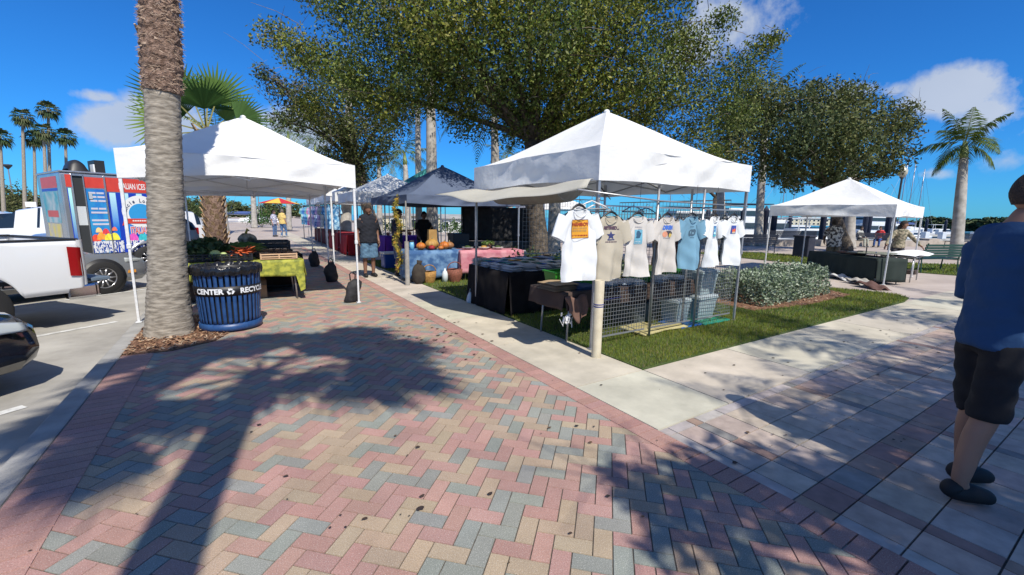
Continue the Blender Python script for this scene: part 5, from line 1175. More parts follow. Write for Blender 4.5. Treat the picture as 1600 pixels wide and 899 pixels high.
def car(name, label, cat, loc, ang, L, W, paint, prof, wr, wx, gl, group='parked cars', mirror=True, lights=True, trim=True):
    """prof: list of (x from rear, half width, z low, z belt, z top, cabin half width); gl: (i0,i1) stations with side glass"""
    t = thing(name, label, cat, loc, ang, group); rows = []
    for x, hw, zl, zb, zt, cw in prof:
        cab = zt > zb+.12
        rows.append([(x, hw*.86, zl), (x, hw*.985, zl+.10), (x, hw, zl+(zb-zl)*.55), (x, hw*.955, zb), (x, cw, zt-(.05 if cab else .0)), (x, cw*.82, zt+(.0 if cab else .015)), (x, 0, zt+.025)])
    B = MB(); G = MB(); n = len(rows)
    full = [[(x, y, z) for x, y, z in r]+[(x, -y, z) for x, y, z in r[-2::-1]] for r in rows]; m = len(full[0])
    vs = [q for r in full for q in r]; bf = []; gf = []
    for i in range(n-1):
        for j in range(m-1):
            f = (i*m+j, (i+1)*m+j, (i+1)*m+j+1, i*m+j+1)
            side = j in (3, m-5); topj = 4 <= j < m-5
            isg = (side and gl[0] <= i < gl[1] and i not in gl[2]) or (topj and i in gl[3])
            (gf if isg else bf).append(f)
    bf.append(tuple(range(m-1,-1,-1))); bf.append(tuple((n-1)*m+j for j in range(m)))
    for i in range(n-1): bf.append((i*m, i*m+m-1, (i+1)*m+m-1, (i+1)*m))
    B.add(vs, bf); o = B.build('body', paint, t, True)
    try: o.data.set_sharp_from_angle(angle=R_(30))
    except Exception: pass
    left = list(gf)
    while left:                                      # every pane a part of its own
        comp = [left.pop()]; seen = set(comp[0]); grow_ = True
        while grow_:
            grow_ = False
            for f in list(left):
                if seen & set(f): comp.append(f); seen |= set(f); left.remove(f); grow_ = True
        ids = sorted(seen); mp2 = {a: i for i, a in enumerate(ids)}; G = MB(); G.add([vs[i] for i in ids], [tuple(mp2[i] for i in f) for f in comp]); G.build('window', m_glass, t)
    for x in wx:
        for s in (1, -1):
            hw = max(p[1] for p in prof)
            b = MB(); b.cyl((x, s*(hw-.13), wr*1.02), (x, s*(hw+.004), wr*1.02), wr*1.13, n=30); b.build('wheel_arch', m_trim, t, True)
            wheel(t, x, s*(hw-.085), wr, s)
    return t
def prof_sedan(L, W, H, belt=.92, hood=.86, rear='sedan'):
    h = W/2; cw = h*.72
    p = [(0,h*.86,.30,.62,.66,h*.8),(.06,h*.94,.24,.80,.86,h*.84),(.55 if rear == 'sedan' else .16,h*.98,.20,belt,.98 if rear == 'sedan' else H*.8,h*.82 if rear == 'sedan' else cw),
         (1.15 if rear == 'sedan' else .75,h,.20,belt,H*.93,cw*.98),(1.75,h,.20,belt,H*.985,cw),(1.85,h,.20,belt,H*.99,cw),(2.55,h,.20,belt-.01,H,cw),(2.65,h,.20,belt-.01,H*.995,cw),(3.0,h,.20,belt-.02,H*.95,cw*.98),
         (L*.5+1.45,h*.99,.20,belt-.06,belt,h*.86),(L-.5,h*.96,.20,hood-.06,hood-.02,h*.80),(L-.15,h*.88,.22,.66,.74,h*.74),(L,h*.74,.28,.52,.60,h*.66)]
    return p
GLS = (2, 9, (5, 7), (2, 8))
paint_w = M('paint_white', (.72,.73,.74), None, rough=.25, coat=.8)
paint_g = M('paint_grey', (.19,.20,.215), None, rough=.25, coat=.8)
paint_s = M('paint_silver', (.30,.31,.33), None, rough=.28, metal=.3, coat=.8)
paint_k = M('paint_black', (.010,.011,.016), None, rough=.12, coat=1)
paint_b = M('paint_blue', (.02,.03,.10), None, rough=.18, coat=1)
HD = math.atan2(.6, .8)            # nose towards the walkway
hd = Vector((.8,.6,0)); hl = Vector((-.6,.8,0))
# black car at the left edge: nose to the kerb
p = P(68, 603, ZL); L = 4.5; W = 1.78
org = p - hd*(L-.02) + hl*(W/2*.74)
t = car('parked_car', 'black car nosing in at the lower left corner of the picture', 'car', org, HD, L, W, paint_k, prof_sedan(L, W, 1.45), .32, (.85, 3.55), GLS)
for s in (-1, 1):
    b = MB()
    b.grid(lambda u, v, s=s: (L-.62+.50*u, s*(W/2*(1.0-.125*u**1.5)+.012-.05*v*v), .63-.03*u+(.15*v)*(1-.55*u)), 10, 5); b.build('headlight', m_headl, t, True, solid=.02)
    b = MB(); b.grid(lambda u, v, s=s: (L-.42+.10*u, s*(W/2*.92+.004-.05*u), .48+.03*v), 4, 2); b.build('marker_light', M('amber_red', (.6,.08,.02), None, rough=.2), t, solid=.02)
b = MB(); b.grid(lambda u, v: (L-.05-.03*abs(u-.5), -.5+1.0*u, .38+.16*v), 8, 2); b.build('grille', m_trim, t, solid=.03)
b = MB(); b.grid(lambda u, v: (L-.55-1.0*v, (-.62+1.24*u)*(1+.1*v), .855+.05*v+.02*math.sin(PI*u)), 8, 6); b.build('hood_panel', paint_b, t, True, solid=.004)
# white pickup, tail to the walkway
p = P(152, 506, ZL); TW = 1.98
d2 = -hd; l2 = -hl                         # nose direction and its left
org = p - l2*(TW/2) - d2*.10
t = thing('pickup_truck', 'white pickup truck with chrome bumper, its tail turned to the palm', 'pickup truck', org, math.atan2(d2.y, d2.x), 'parked cars')
L = 5.7; b = MB(); h = TW/2
# bed side with wheel arch cut, built as profile strips
def bedside(sg):
    b = MB(); ax, az, ar = 1.32, .40, .50
    def prof_low(x):
        if abs(x-ax) < ar: return az+math.sqrt(ar*ar-(x-ax)**2)
        return .52 if x > .25 else .52+.06*(.25-x)/.25
    def f(u, v):
        x = .18+1.98*u; zl = prof_low(x); z = zl+(1.28-zl)*v; bul = .035*math.sin(PI*min(1, (z-.4)/.9)); return (x, sg*(h-.045+bul), z)
    b.grid(f, 50, 10, sg < 0); return b
for sg in (1,-1): bedside(sg).build('bed_side', paint_w, t, True, solid=.03)
b = MB(); b.grid(lambda u, v: (.16+.02*math.sin(PI*v), -h+.08+(2*h-.16)*u, .62+.65*v), 12, 6); b.build('tailgate', paint_w, t, True, solid=.05)
b = MB(); b.box((1.15,0,.72), (2.0,1.7,.06)); b.build('bed_floor', m_trim, t)
b = MB(); b.box((1.17,h-.05,1.29), (2.0,.07,.025)); b.box((1.17,-h+.05,1.29), (2.0,.07,.025)); b.box((.17,0,1.285), (.06,1.8,.025)); b.build('bed_rail', m_trim, t, bev=.006)
# curved corner and tall lens
for sg in (1,-1):
    b = MB(); b.grid(lambda u, v, sg=sg: (.10+.10*(1-math.cos(u*PI/2)) , sg*(h-.10+.085*math.sin(u*PI/2)), .50+.78*v), 6, 4, sg > 0); b.build('rear_corner', paint_w, t, True)
    b = MB(); b.grid(lambda u, v, sg=sg: (.09+.24*u, sg*(h-.105+.127*math.sin(min(1,u*1.6)*PI/2)), .74+.42*v+.03*u), 8, 4, sg > 0); b.build('tail_light', m_taill, t, True)
    b = MB(); b.grid(lambda u, v, sg=sg: (.088+.05*u, sg*(h-.105+.06*u), .76+.06*v), 3, 2); b.build('reverse_light', M('rev', (.6,.55,.5), None, rough=.2), t, solid=.004)
    b = MB(); b.box((.06,sg*(h-.32),.52), (.18,.56,.20)); b.box((.20,sg*(h-.06),.52), (.36,.10,.20)); b.build('bumper_end', m_chrome, t, bev=.03)
b = MB(); b.box((.05,0,.52), (.15,.9,.17)); b.build('bumper_step', M('bumper_grey', (.30,.30,.31), None, rough=.5), t, bev=.02)
b = MB(); b.box((-.10,.0,.66), (.24,1.66,.05)); b.build('hitch_board', M('board_blue', (.10,.14,.19), None, rough=.6), t, bev=.01)
hp = MB(); hp.box((3.0,0,.80), (1.6,TW-.06,.75)); hp.box((2.95,0,1.40), (1.5,TW-.30,.55), taper=.86); hp.box((4.75,0,.85), (1.9,TW-.06,.62)); hp.build('cab', paint_w, t, bev=.06)
b = MB(); b.box((2.95,0,1.43), (1.2,TW-.25,.38), taper=.9); b.box((2.95,0,1.43), (1.56,TW-.55,.38), taper=.86); b.build('cab_window', m_glass, t)
for x in (1.32, 4.85):
    for sg in (1,-1): wheel(t, x, sg*(h-.14), .40, sg, .27, 8); b = MB(); b.cyl((x,sg*(h-.45),.42),(x,sg*(h-.40),.42), .47, n=24); b.build('arch_liner', m_trim, t)
# grey sedan nose right behind the truck
p = P(167, 460, ZL); L = 5.2; W = 1.84
org = p - hd*(L-.93) + hl*(W/2)
t = car('parked_car', 'dark grey sedan with silver wheels parked just behind the white pickup', 'car', org, HD, L, W, paint_g, [(x, a, b_, min(c, .84), d*.86, e) for x, a, b_, c, d, e in prof_sedan(L, W, 1.46)], .34, (.98, L-.93), GLS)
b = MB(); b.grid(lambda u, v: (L-.52+.42*u, -(W/2*(.93-.15*u*u)+.008), .62+.10*v*(1-.5*u)), 8, 3); b.build('headlight', m_headl, t, True, solid=.015)
b = MB(); b.box((L-.45,-.86,.42), (.22,.03,.06)); b.build('side_marker', M('amber', (.6,.25,.03), None), t)
# silver suv behind the palm, tail to the walkway
def at(px, py, dep, z=ZL): q = Q(px, py, dep); q.z = z; return q
def prof_suv(L, W, H):
    h = W/2; cw = h*.80
    return [(0,h*.86,.34,.80,.86,h*.84),(.05,h*.94,.28,.98,1.02,h*.86),(.18,h*.98,.22,1.02,H*.86,cw),(.42,h,.22,1.02,H*.96,cw),(1.0,h,.22,1.02,H,cw),(1.1,h,.22,1.02,H,cw),(2.1,h,.22,1.0,H,cw),(2.2,h,.22,1.0,H,cw),(3.0,h,.22,.98,H*.93,cw*.97),
         (L-1.05,h*.99,.22,.94,1.02,h*.88),(L-.4,h*.95,.22,.86,.93,h*.80),(L-.1,h*.88,.25,.68,.78,h*.74),(L,h*.76,.3,.55,.66,h*.66)]
GLU = (2, 9, (3, 5, 7), (2, 8))
p = at(318, 395, 16.5); L, W = 4.4, 1.8; org = p - l2*(W/2)
t = car('parked_suv', 'silver hatchback with red tail light seen between the two palm trunks', 'car', org, math.atan2(d2.y, d2.x), L, W, paint_s, prof_suv(L, W, 1.55), .33, (.85, 3.4), GLU)
for sg in (1,-1): b = MB(); b.box((.10,sg*.76,.98), (.14,.16,.26), rz=-.2*sg); b.build('tail_light', m_taill, t, bev=.02)
p = at(322, 372, 23); org = p-l2*.9
t = car('parked_suv', 'white van beyond the silver hatchback', 'car', org, math.atan2(d2.y, d2.x), 4.6, 1.9, paint_w, prof_suv(4.6, 1.9, 1.75), .35, (.85, 3.6), GLU)
# cars further left
def parked(label, px, dep, ang, paint, prof, L, W, gl=GLU, r=.34, py=350): return car('parked_car', label, 'car', at(px, py, dep), ang, L, W, paint, prof, r, (.85, L-1.0), gl)
va = math.atan2(CR.y, CR.x)
parked('white hatchback at the left edge behind the dark sedan roof', -95, 21, va+.2, paint_w, prof_suv(4.5,1.85,1.56), 4.5, 1.85)
parked('dark car just beyond the white hatchback', 20, 28, va+.1, paint_k, prof_sedan(4.6,1.8,1.45), 4.6, 1.8, GLS)
parked('black estate car in the far row at the left', -70, 36, va+.1, paint_b, prof_suv(4.7,1.85,1.65), 4.7, 1.85)
#parked('dark grey sedan whose roof shows over the pickup bed', -92, 11.5, va+.35, paint_g, prof_sedan(4.7,1.8,1.44), 4.7, 1.8, GLS)
parked('white tow vehicle with blue windscreen hitched before the food trailer', 185, 17.5, va+PI+.1, paint_w, prof_suv(4.9,1.95,1.80), 4.9, 1.95)
# ------------------------------------------------------------------ ice trailer
_cf = Vector((CF.x,CF.y,0)).normalized(); _cr = Vector((CR.x,CR.y,0)).normalized()
E0 = at(110, 390, 11.4); dd = _cf*math.cos(R_(33))+_cr*math.sin(R_(33)); span = 1.62; ang = math.atan2(dd.y, dd.x)
TL, TW_, TB, TH = 5.4, 2.4, .42, 2.68; span *= 1/.44
t = thing('food_trailer', 'silver food trailer wrapped in red and blue Italian ice adverts with a serving door open', 'food trailer', E0, ang)
t.scale = (.44,1,1)
m_alu = M('trailer_alu', (.48,.48,.49), (.38,.38,.40), scale=2, rough=.25, metal=.7, bump=.3, bscale=3, bdist=.02)
b = MB(); b.box((TL/2, TW_/2, (TB+TH)/2), (TL, TW_, TH-TB)); b.build('body', m_alu, t, bev=.06)
b = MB(); b.box((TL/2, TW_/2, TH+.015), (TL+.04, TW_+.04, .05)); b.build('roof', m_alu, t, bev=.02)
RED, DB, CY = M('wrap_red', (.62,.06,.04), (.55,.05,.035), scale=3, rough=.4), M('wrap_blue', (.01,.045,.42), None, rough=.4), None
def gradm(name, c0, c1, z0, z1):
    m = bpy.data.materials.new(name); m.use_nodes = True; tt = m.node_tree; a = N(tt, 'ShaderNodeTexCoord'); s = N(tt, 'ShaderNodeSeparateXYZ'); r = N(tt, 'ShaderNodeMapRange'); mxx = N(tt, 'ShaderNodeMix', data_type='RGBA')
    tt.links.new(a.outputs['Object'], s.inputs[0]); tt.links.new(s.outputs[2], r.inputs[0]); r.inputs[1].default_value = z0; r.inputs[2].default_value = z1; tt.links.new(r.outputs[0], mxx.inputs[0])
    mxx.inputs[6].default_value = (*c0,1); mxx.inputs[7].default_value = (*c1,1); tt.links.new(mxx.outputs[2], tt.nodes['Principled BSDF'].inputs[0]); tt.nodes['Principled BSDF'].inputs['Roughness'].default_value = .4; MATS[name] = m; return m
CYG = gradm('wrap_cyan_stripe', (.0,.16,.62), (.55,.85,.85), 1.2, 2.3)
ylev = [0]
def pan(x0, x1, z0, z1, mat, name, lv=1, parent=t):
    b = MB(); y = -.002-.003*lv; b.add([(x0,y,z0),(x1,y,z0),(x1,y,z1),(x0,y,z1)], [(0,1,2,3)]); return b.build(name, mat, parent)
# door frame opening
pan(.22,.46, 2.30,2.62, RED, 'header_panel'); pan(.28,.42,.55,2.27, gradm('wrap_edge', (.0,.03,.40), (.45,.85,.8), .7, 2.1), 'edge_stripe'); pan(.24,.285,.5,2.27, DB, 'edge_band')
pan(.50,.98,.50,2.60, M('door_dark', (.025,.028,.03), None, rough=.6), 'doorway')
pan(.53,.95,1.30,1.80, M('fridge_white', (.55,.57,.58), None, rough=.4), 'freezer', 2)
for x in (.49,.99): b = MB(); b.box((x,-.02,1.56), (.05,.05,2.14)); b.build('door_frame', m_alu, t, bev=.005)
b = MB(); b.box((.74,-.02,2.62), (.54,.05,.05)); b.build('door_frame', m_alu, t)
pan(1.04,1.92,2.30,2.58, RED, 'header_panel'); pan(1.04,1.92,.52,2.27, M('wrap_blue2', (.02,.14,.50), (.03,.30,.60), scale=2, rough=.4), 'door_wrap')
b = MB(); b.box((1.96,-.02,1.56), (.05,.05,2.14)); b.build('door_frame', m_alu, t)
pan(2.0,5.35,2.22,2.60, RED, 'header_panel'); pan(2.0,5.35,.52,2.20, DB, 'side_wrap')
for x in (2.12, 2.75, 3.45, 4.2): pan(x, x+.30, .9, 2.19, CYG, 'cyan_stripe', 2)
def ttext(s, size, x, z, mat, name, lv=3, bold=.004):
    vs, fs = text_polys(s, size, bold); b = MB(); y = -.002-.003*lv; b.add([(q[0]+x, y, q[1]+z) for q in vs], fs); b.build(name, mat, t)
m_tw = M('wrap_white', (.75,.75,.74), None, rough=.4)
ttext('ITALIAN ICES & MORE', .23, 3.75, 2.31, m_tw, 'header_lettering', 2)
def tdisc(cx, cz, rx, rz, mat, name, lv, a0=0, a1=2*PI):
    vs, fs = disc(cx, cz, rx, rz, 36, a0, a1); b = MB(); y = -.002-.003*lv; b.add([(q[0], y, q[1]) for q in vs], fs); b.build(name, mat, t)
tdisc(3.6,1.68,.98,.46, m_tw, 'logo_disc', 3); tdisc(3.6,1.62,.64,.29, M('logo_blue', (.02,.28,.60), None), 'logo_oval', 4)
# arc lettering
lt = 'Uncle Lo'
for i, ch in enumerate(lt):
    a = PI*.93-i*.23; vs, fs = text_polys(ch, .15, .003); c, s = math.cos(a-PI/2), math.sin(a-PI/2); b = MB(); b.add([((q[0]*c-q[1]*s)*1.7+3.6+.74*math.cos(a), -.002-.016, (q[0]*s+q[1]*c)+1.62+.33*math.sin(a)) for q in vs], fs)
    if fs: b.build('logo_letter', M('logo_navy', (.03,.05,.12), None), t)
b = MB(); b.add([(2.55,-.022,1.28),(2.82,-.022,1.34),(4.5,-.022,1.34),(4.55,-.022,1.48),(2.85,-.022,1.48),(2.65,-.022,1.42)], [(0,1,2,3,4,5)]); b.build('logo_ribbon', RED, t)
for k in range(9): pan(3.1+k*.12, 3.19+k*.12, 1.40, 1.435, m_tw, 'ribbon_mark', 8)
ttext('ITALIAN', .27, 3.45, 1.05, m_tw, 'slogan_backing', 3, .022); ttext('ITALIAN', .27, 3.45, 1.05, M('slogan_red', (.65,.06,.08), None), 'slogan_lettering', 5, .004)
# menu lines and cups of ices
for i in range(9):
    z = 2.14-i*.105
    if i in (3,6): continue
    x = 1.16+.02*(i % 3); seg = [(x, x+.32), (x+.36, x+.70)] if i < 5 else [(x-.04, x+.72)]
    for a, c in seg: pan(a, c, z, z+.05, M('menu_pink', (.62,.50,.58), (.45,.55,.65), scale=20), 'menu_line', 3)
pan(1.14,1.34,1.98,2.18, m_trim, 'menu_frame', 2); pan(1.16,1.32,2.0,2.16, M('menu_grey', (.4,.45,.5), None), 'menu_card', 4)
cups = [(1.22,.86,.22,(.65,.06,.03)),(1.40,1.10,.16,(.75,.50,.20)),(1.50,.90,.24,(.75,.28,.03)),(1.72,1.06,.17,(.62,.04,.05)),(1.84,.88,.22,(.70,.62,.04)),(2.12,.88,.24,(.72,.66,.05)),(2.15,1.14,.13,(.7,.15,.08)),(3.05,.84,.26,(.60,.07,.38)),(3.55,.84,.26,(.03,.40,.45)),(4.1,.84,.26,(.65,.30,.05))]
for i, (x, z, r, c) in enumerate(cups): tdisc(x, z, r*1.0, r*.85, M('ice_%d' % i, c, tuple(min(1, q*1.3+.02) for q in c), scale=9, rough=.5), 'ice_scoop', 3+.15*i, 0, PI)
m_cup = M('cup_wrap', (.65,.66,.68), (.02,.06,.30), scale=14, rough=.4, thr=(.52,.56))
for i, x in enumerate([1.14,1.38,1.62,1.86,2.1,2.4,2.8,3.1,3.45,3.8,4.2]):
    b = MB(); b.add([(x-.13,-.025-.001*i,.86),(x+.13,-.025-.001*i,.86),(x+.10,-.025-.001*i,.54),(x-.10,-.025-.001*i,.54)], [(0,1,2,3)]); b.build('cup', m_cup, t)
# end wall adverts
def epan(y0, y1, z0, z1, mat, name, lv=1): b = MB(); x = -.002-.003*lv; b.add([(x,y0,z0),(x,y1,z0),(x,y1,z1),(x,y0,z1)], [(0,1,2,3)]); b.build(name, mat, t)
epan(.35,2.0,2.28,2.58, RED, 'end_header'); epan(.35,2.0,2.20,2.27, DB, 'end_band'); epan(.4,1.95,1.35,2.18, M('end_art', (.45,.5,.5), (.05,.32,.38), scale=2.5, rough=.4), 'end_advert'); epan(.6,1.7,1.5,1.68, RED, 'end_ribbon', 2)
epan(.5,1.85,.95,1.32, M('end_art2', (.7,.55,.1), (.5,.45,.4), scale=3, rough=.4), 'end_picture')
for k, (x, sx) in enumerate([(1.35,1.1),(2.25,.5)]):
    b = MB()
    if k == 0: b.grid(lambda u, v: (x-.6+1.2*u, 1.0-.4+.8*v, TH+.04+.36*(math.sin(PI*min(1,u*1.25+.02))**.45)*(1-abs(2*v-1)**5)), 16, 10)
    else: b.box((x,1.0,TH+.22), (.5,.6,.40))
    b.build('roof_unit', m_plastic, t, True if k == 0 else False)
b = MB(); b.box((1.98,.85,TH+.17), (.1,.3,.26)); b.build('roof_vent', m_tw, t, bev=.01)
for x in (span-.02,):
    b = MB(); b.lathe([(.40,-.03),(.47,-.03),(.47,.03),(.40,.03)], n=26, cap=False); o = b.build('mudguard', m_alu, t, True); o.location = (x,-.04,.36); o.rotation_euler = (PI/2,0,0)
    wheel(t, x, -.10, .34, -1, .20, 8); [q for q in C.objects if q.parent == t and q.name.startswith('wheel')][-1].scale = (1/.44,1,1); o.scale = (1/.44,1,1)
# ------------------------------------------------------------------ tie-dye rack shirts (row facing the walkway)
cols = [((.10,.45,.42),(.5,.75,.75)),((.05,.3,.5),(.45,.7,.8)),((.02,.12,.5),(.25,.6,.85)),((.02,.08,.42),(.2,.6,.9)),((.08,.38,.38),(.4,.7,.6)),((.55,.12,.35),(.75,.6,.7)),((.35,.35,.6),(.7,.5,.7)),((.5,.2,.45),(.6,.6,.75)),((.1,.2,.4),(.6,.65,.75)),((.05,.1,.3),(.4,.5,.7)),((.3,.2,.45),(.6,.5,.7)),((.3,.3,.3),(.5,.55,.55)),((.25,.3,.28),(.5,.5,.48)),((.03,.15,.35),(.2,.5,.8)),((.02,.2,.5),(.3,.65,.85)),((.05,.25,.5),(.5,.75,.9))]
names = ['teal','pale blue','deep blue swirl','royal blue','sea green','pink','lilac','rose and grey','navy and white','indigo','violet','grey','khaki grey','dark blue','bright blue','ice blue']
Ys = np.linspace(29.6, 19.9, 16)
for i in range(16):
    tt_, art = make_shirt('tie_dye_shirt', '%s tie-dye shirt on the rack row facing the walkway' % names[i], shirt_mat('tie%d' % i, cols[i][0], cols[i][1], 9, thr=(.42,.58)), (3.55, float(Ys[i]), 2.0), -PI/2+.5, 1.35, 50+i, w=.24, L=.80, fold=1.2, group='tie-dye shirts on the racks', cat='shirt')
for i, y in enumerate((20, 23.3, 26.6, 29.9)): b = MB(); b.cyl((0,0,0),(0,0,2.05), .025, n=8); o = b.build('rack_post', m_steel, None, True); o.location = (3.5, y, 0); tag(o, ['nearest','second','third','farthest'][i]+' steel post of the tie-dye shirt rack', 'post', 'posts of the shirt rack')
b = MB(); b.tube([(3.52,19.8,2.06),(3.52,30,2.06)], .02, 6); tag(b.build('rack_rail', m_steel), 'long rail carrying the tie-dye shirts', 'rail')
m_rc = M('red_cloth', (.33,.01,.02), (.22,.008,.012), scale=4, rough=.9, bump=.3)
cloth('red cloth on the nearest table under the tie-dye shirts', 3.6, 4.5, 19.4, 21.6, .76, .74, m_rc); cloth('darker red cloth on the farther table under the tie-dye shirts', 3.8, 4.7, 23.0, 27.5, .72, .68, M('maroon_cloth', (.12,.01,.015), (.06,.01,.01), scale=4, rough=.9))
cloth('bright red cloth on the small table right of the tie-dye rack', 3.5, 4.6, 17.2, 18.6, .78, .76, M('scarlet_cloth', (.45,.01,.015), (.36,.01,.01), scale=4, rough=.9))
cloth('purple cloth on the table under the white canopy', 4.2, 5.6, 14.6, 15.4, .85, .6, M('purple_cloth', (.13,.02,.30), (.09,.015,.22), scale=4, rough=.9)); table('folding table under the purple cloth', 4.2, 5.6, 14.6, 15.4, z=.84)
pieces('red-brown craft jar on the purple cloth', 'jar', 'craft_jar', 'craft jars on the purple cloth', 9, 4.3, 5.5, 14.7, 15.2, .93, .08, M('brick_jar', (.22,.06,.03), (.3,.12,.05), scale=8, rough=.6), .02)
t = thing('cool_box', 'blue cool box standing behind the sunflower garland', 'cool box', (3.85,12.8,0)); b = MB(); b.box((0,0,.22), (.55,.38,.42)); b.build('box_body', M('cool_blue', (.01,.06,.28), None, rough=.4), t, bev=.03); b = MB(); b.box((0,0,.46), (.57,.40,.06)); b.build('lid', m_tw, t, bev=.015); b = MB(); b.tube([(-.29,-.1,.35),(-.33,-.1,.5),(-.33,.1,.5),(-.29,.1,.35)], .01, 5); b.build('handle', m_tw, t)
# ------------------------------------------------------------------ right-hand stall
RT = math.atan2(3.90-6.68, 12.55-15.65)  # along the table front
ta, tb_ = Vector((15.2,6.4,0)), Vector((13.85,4.25,0)); ta.z = tb_.z = 0
c_ = (ta+tb_)/2; LL = (tb_-ta).length; TZ = .66; rzt = math.atan2(tb_.y-ta.y, tb_.x-ta.x)
nrm = Vector((-math.sin(rzt), math.cos(rzt), 0)); 
if nrm.dot(c_) < 0: nrm = -nrm
cc_ = c_+nrm*.38
t = table('long folding table in the right-hand stall', cc_.x-LL/2, cc_.x+LL/2, cc_.y-.38, cc_.y+.38, z=TZ, rz=rzt)
m_dkc = M('bottle_green_cloth', (.012,.022,.018), (.02,.03,.025), scale=4, rough=.9, bump=.3)
cloth('dark green cloth hanging in front of the long stall table', cc_.x-LL/2, cc_.x+LL/2, cc_.y-.38, cc_.y+.38, TZ, .60, m_dkc, rz=rzt)
t = thing('wooden_tray', 'brown tray lying on the long stall table', 'tray', cc_+Vector((.1,.1,.68)), rzt); b = MB(); b.box((0,0,.012), (.7,.3,.015)); b.build('tray_base', M('tray_brown', (.18,.08,.05), None), t); b = MB()
for cx, cy, lx, ly in ((0,-.15,.7,.02),(0,.15,.7,.02),(-.35,0,.02,.3),(.35,0,.02,.3)): b.box((cx,cy,.03), (lx,ly,.04))
b.build('tray_rim', MATS['tray_brown'], t)
tq = P(1405, 438, 0); tq.z = 0
table('small folding table before the woman in camouflage', tq.x-.5, tq.x+.6, tq.y-.35, tq.y+.4, z=.70, rz=.1)
b = MB(); b.grid(lambda u, v: ((u-.5)*1.5, (v-.5)*.9, .02+.02*math.sin(u*7+v*3)+.08*max(0,u-.8)*5*math.sin(v*3)), 16, 10); o = b.build('paper_sheet', M('paper', (.78,.79,.80), None, rough=.7), None, True, solid=.006); o.location = (tq.x, tq.y, .71); tag(o, 'big white sheet spread over the small table in the right-hand stall', 'sheet')
b = MB(); b.grid(lambda u, v: ((u-.5)*1.0, (v-.5)*.9, .05+.02*math.sin(u*9)), 12, 8); o = b.build('grey_cloth', M('greygreen', (.12,.13,.11), (.16,.17,.14), scale=6, rough=.9), None, True, solid=.01); o.location = (tq.x-.75, tq.y+.45, .70); tag(o, 'grey-green cloth bunched left of the white sheet', 'cloth')
q = P(1375, 446); 
t = thing('hand_cart', 'folding hand cart with a blue bag between the two stall tables', 'hand cart', (14.5,4.55,0), .3); b = MB(); b.box((0,0,.12), (.45,.3,.03)); b.tube([(-.2,.15,.1),(-.2,.17,1.0),(.2,.17,1.0),(.2,.15,.1)], .012, 6); b.build('frame', m_plastic, t)
for sg in (-1,1):
    b = MB(); b.lathe([(.04,-.015),(.08,-.015),(.08,.015),(.04,.015)], n=14, cap=False); o = b.build('wheel', m_tyre, t, True); o.location = (sg*.2,0,.08); o.rotation_euler = (0,PI/2,0)
t = thing('shopping_bag', 'dark blue bag with green edge on the hand cart', 'bag', (14.48,4.5,.14)); b = MB(); b.box((0,0,.27), (.36,.25,.54), taper=1.1); b.build('bag_body', M('navybag', (.015,.03,.10), (.05,.2,.08), scale=5, rough=.7, thr=(.6,.66)), t, bev=.04); b = MB(); b.tube([(-.1,0,.54),(0,0,.66),(.1,0,.54)], .012, 6); b.build('handle', MATS['navybag'], t, True)
for i, (px, py, c, l) in enumerate([(1318,437,(.5,.5,.5),'white crumpled sheet on the ground under the stall table'),(1345,444,(.35,.33,.30),'grey crumpled cloth at the right of the ground pile'),(1295,432,(.14,.14,.15),'dark folded cloth at the left of the ground pile'),(1362,450,(.1,.05,.04),'brown rag on the ground beside the hand cart')]):
    q = P(px, py); b = MB(); sd = i; b.grid(lambda u, v: ((u-.5)*.7, (v-.5)*.4, .04+.05*math.sin(u*11+sd)*math.sin(v*9+sd)+.05*math.sin(u*5)), 14, 10); o = b.build('crumpled_cloth', M('crumple%d' % i, c, None, rough=.9), None, True, solid=.01); o.location = (q.x, q.y, .02); o.rotation_euler = (0,0,rzt); tag(o, l, 'cloth', 'things on the ground under the stall table')
b = MB(); b.box((0,0,.06), (.3,.25,.12)); o = b.build('small_box', M('brownbox', (.06,.04,.03), None), bev=.02); o.location = P(1424,428); tag(o, 'small dark box on the ground by the far right leg', 'box')
# benches
def bench(label, px, py, mat, wd=1.7, ang=0, back=True, dep=None):
    q = P(px, py) if dep is None else Q(px, py, dep); q.z = 0; t = thing('bench', label, 'bench', q, va+ang, 'benches on the promenade'); b = MB()
    for k in range(4): b.box((0, -.20+k*.13, .44), (wd,.10,.03))
    b.build('seat', mat, t)
    b = MB()
    for k in range(5): b.box((0, .27+.02*k, .54+k*.085), (wd,.025,.07))
    b.build('backrest', mat, t)
    for s in (-1,1): b = MB(); b.tube([(s*wd*.46,-.2,0),(s*wd*.46,-.18,.42),(s*wd*.46,.24,.42),(s*wd*.46,.27,0)], .022, 6); b.tube([(s*wd*.46,.24,.42),(s*wd*.46,.36,.95)], .02, 6); b.build('leg', mat, t)
m_bg = M('bench_green', (.012,.045,.030), (.018,.055,.04), scale=6, rough=.5); m_bd = M('bench_dark', (.012,.014,.025), None, rough=.5)
bench('dark green bench at the right behind the right-hand stall', 1452, 424, m_bg, 1.8, PI+.25)
bench('dark bench left of the right-hand canopy, facing the water', 1178, 395, m_bd, 1.9, PI+.1)
bench('dark bench by the palm near the marina wall', 1232, 382, m_bd, 3.2, PI)
bench('dark bench with two people sitting in front of the boats', 1352, 386, m_bd, 3.2, PI-.1)
bench('dark bench right behind the lone royal palm', 1508, 388, m_bd, 2.6, PI)
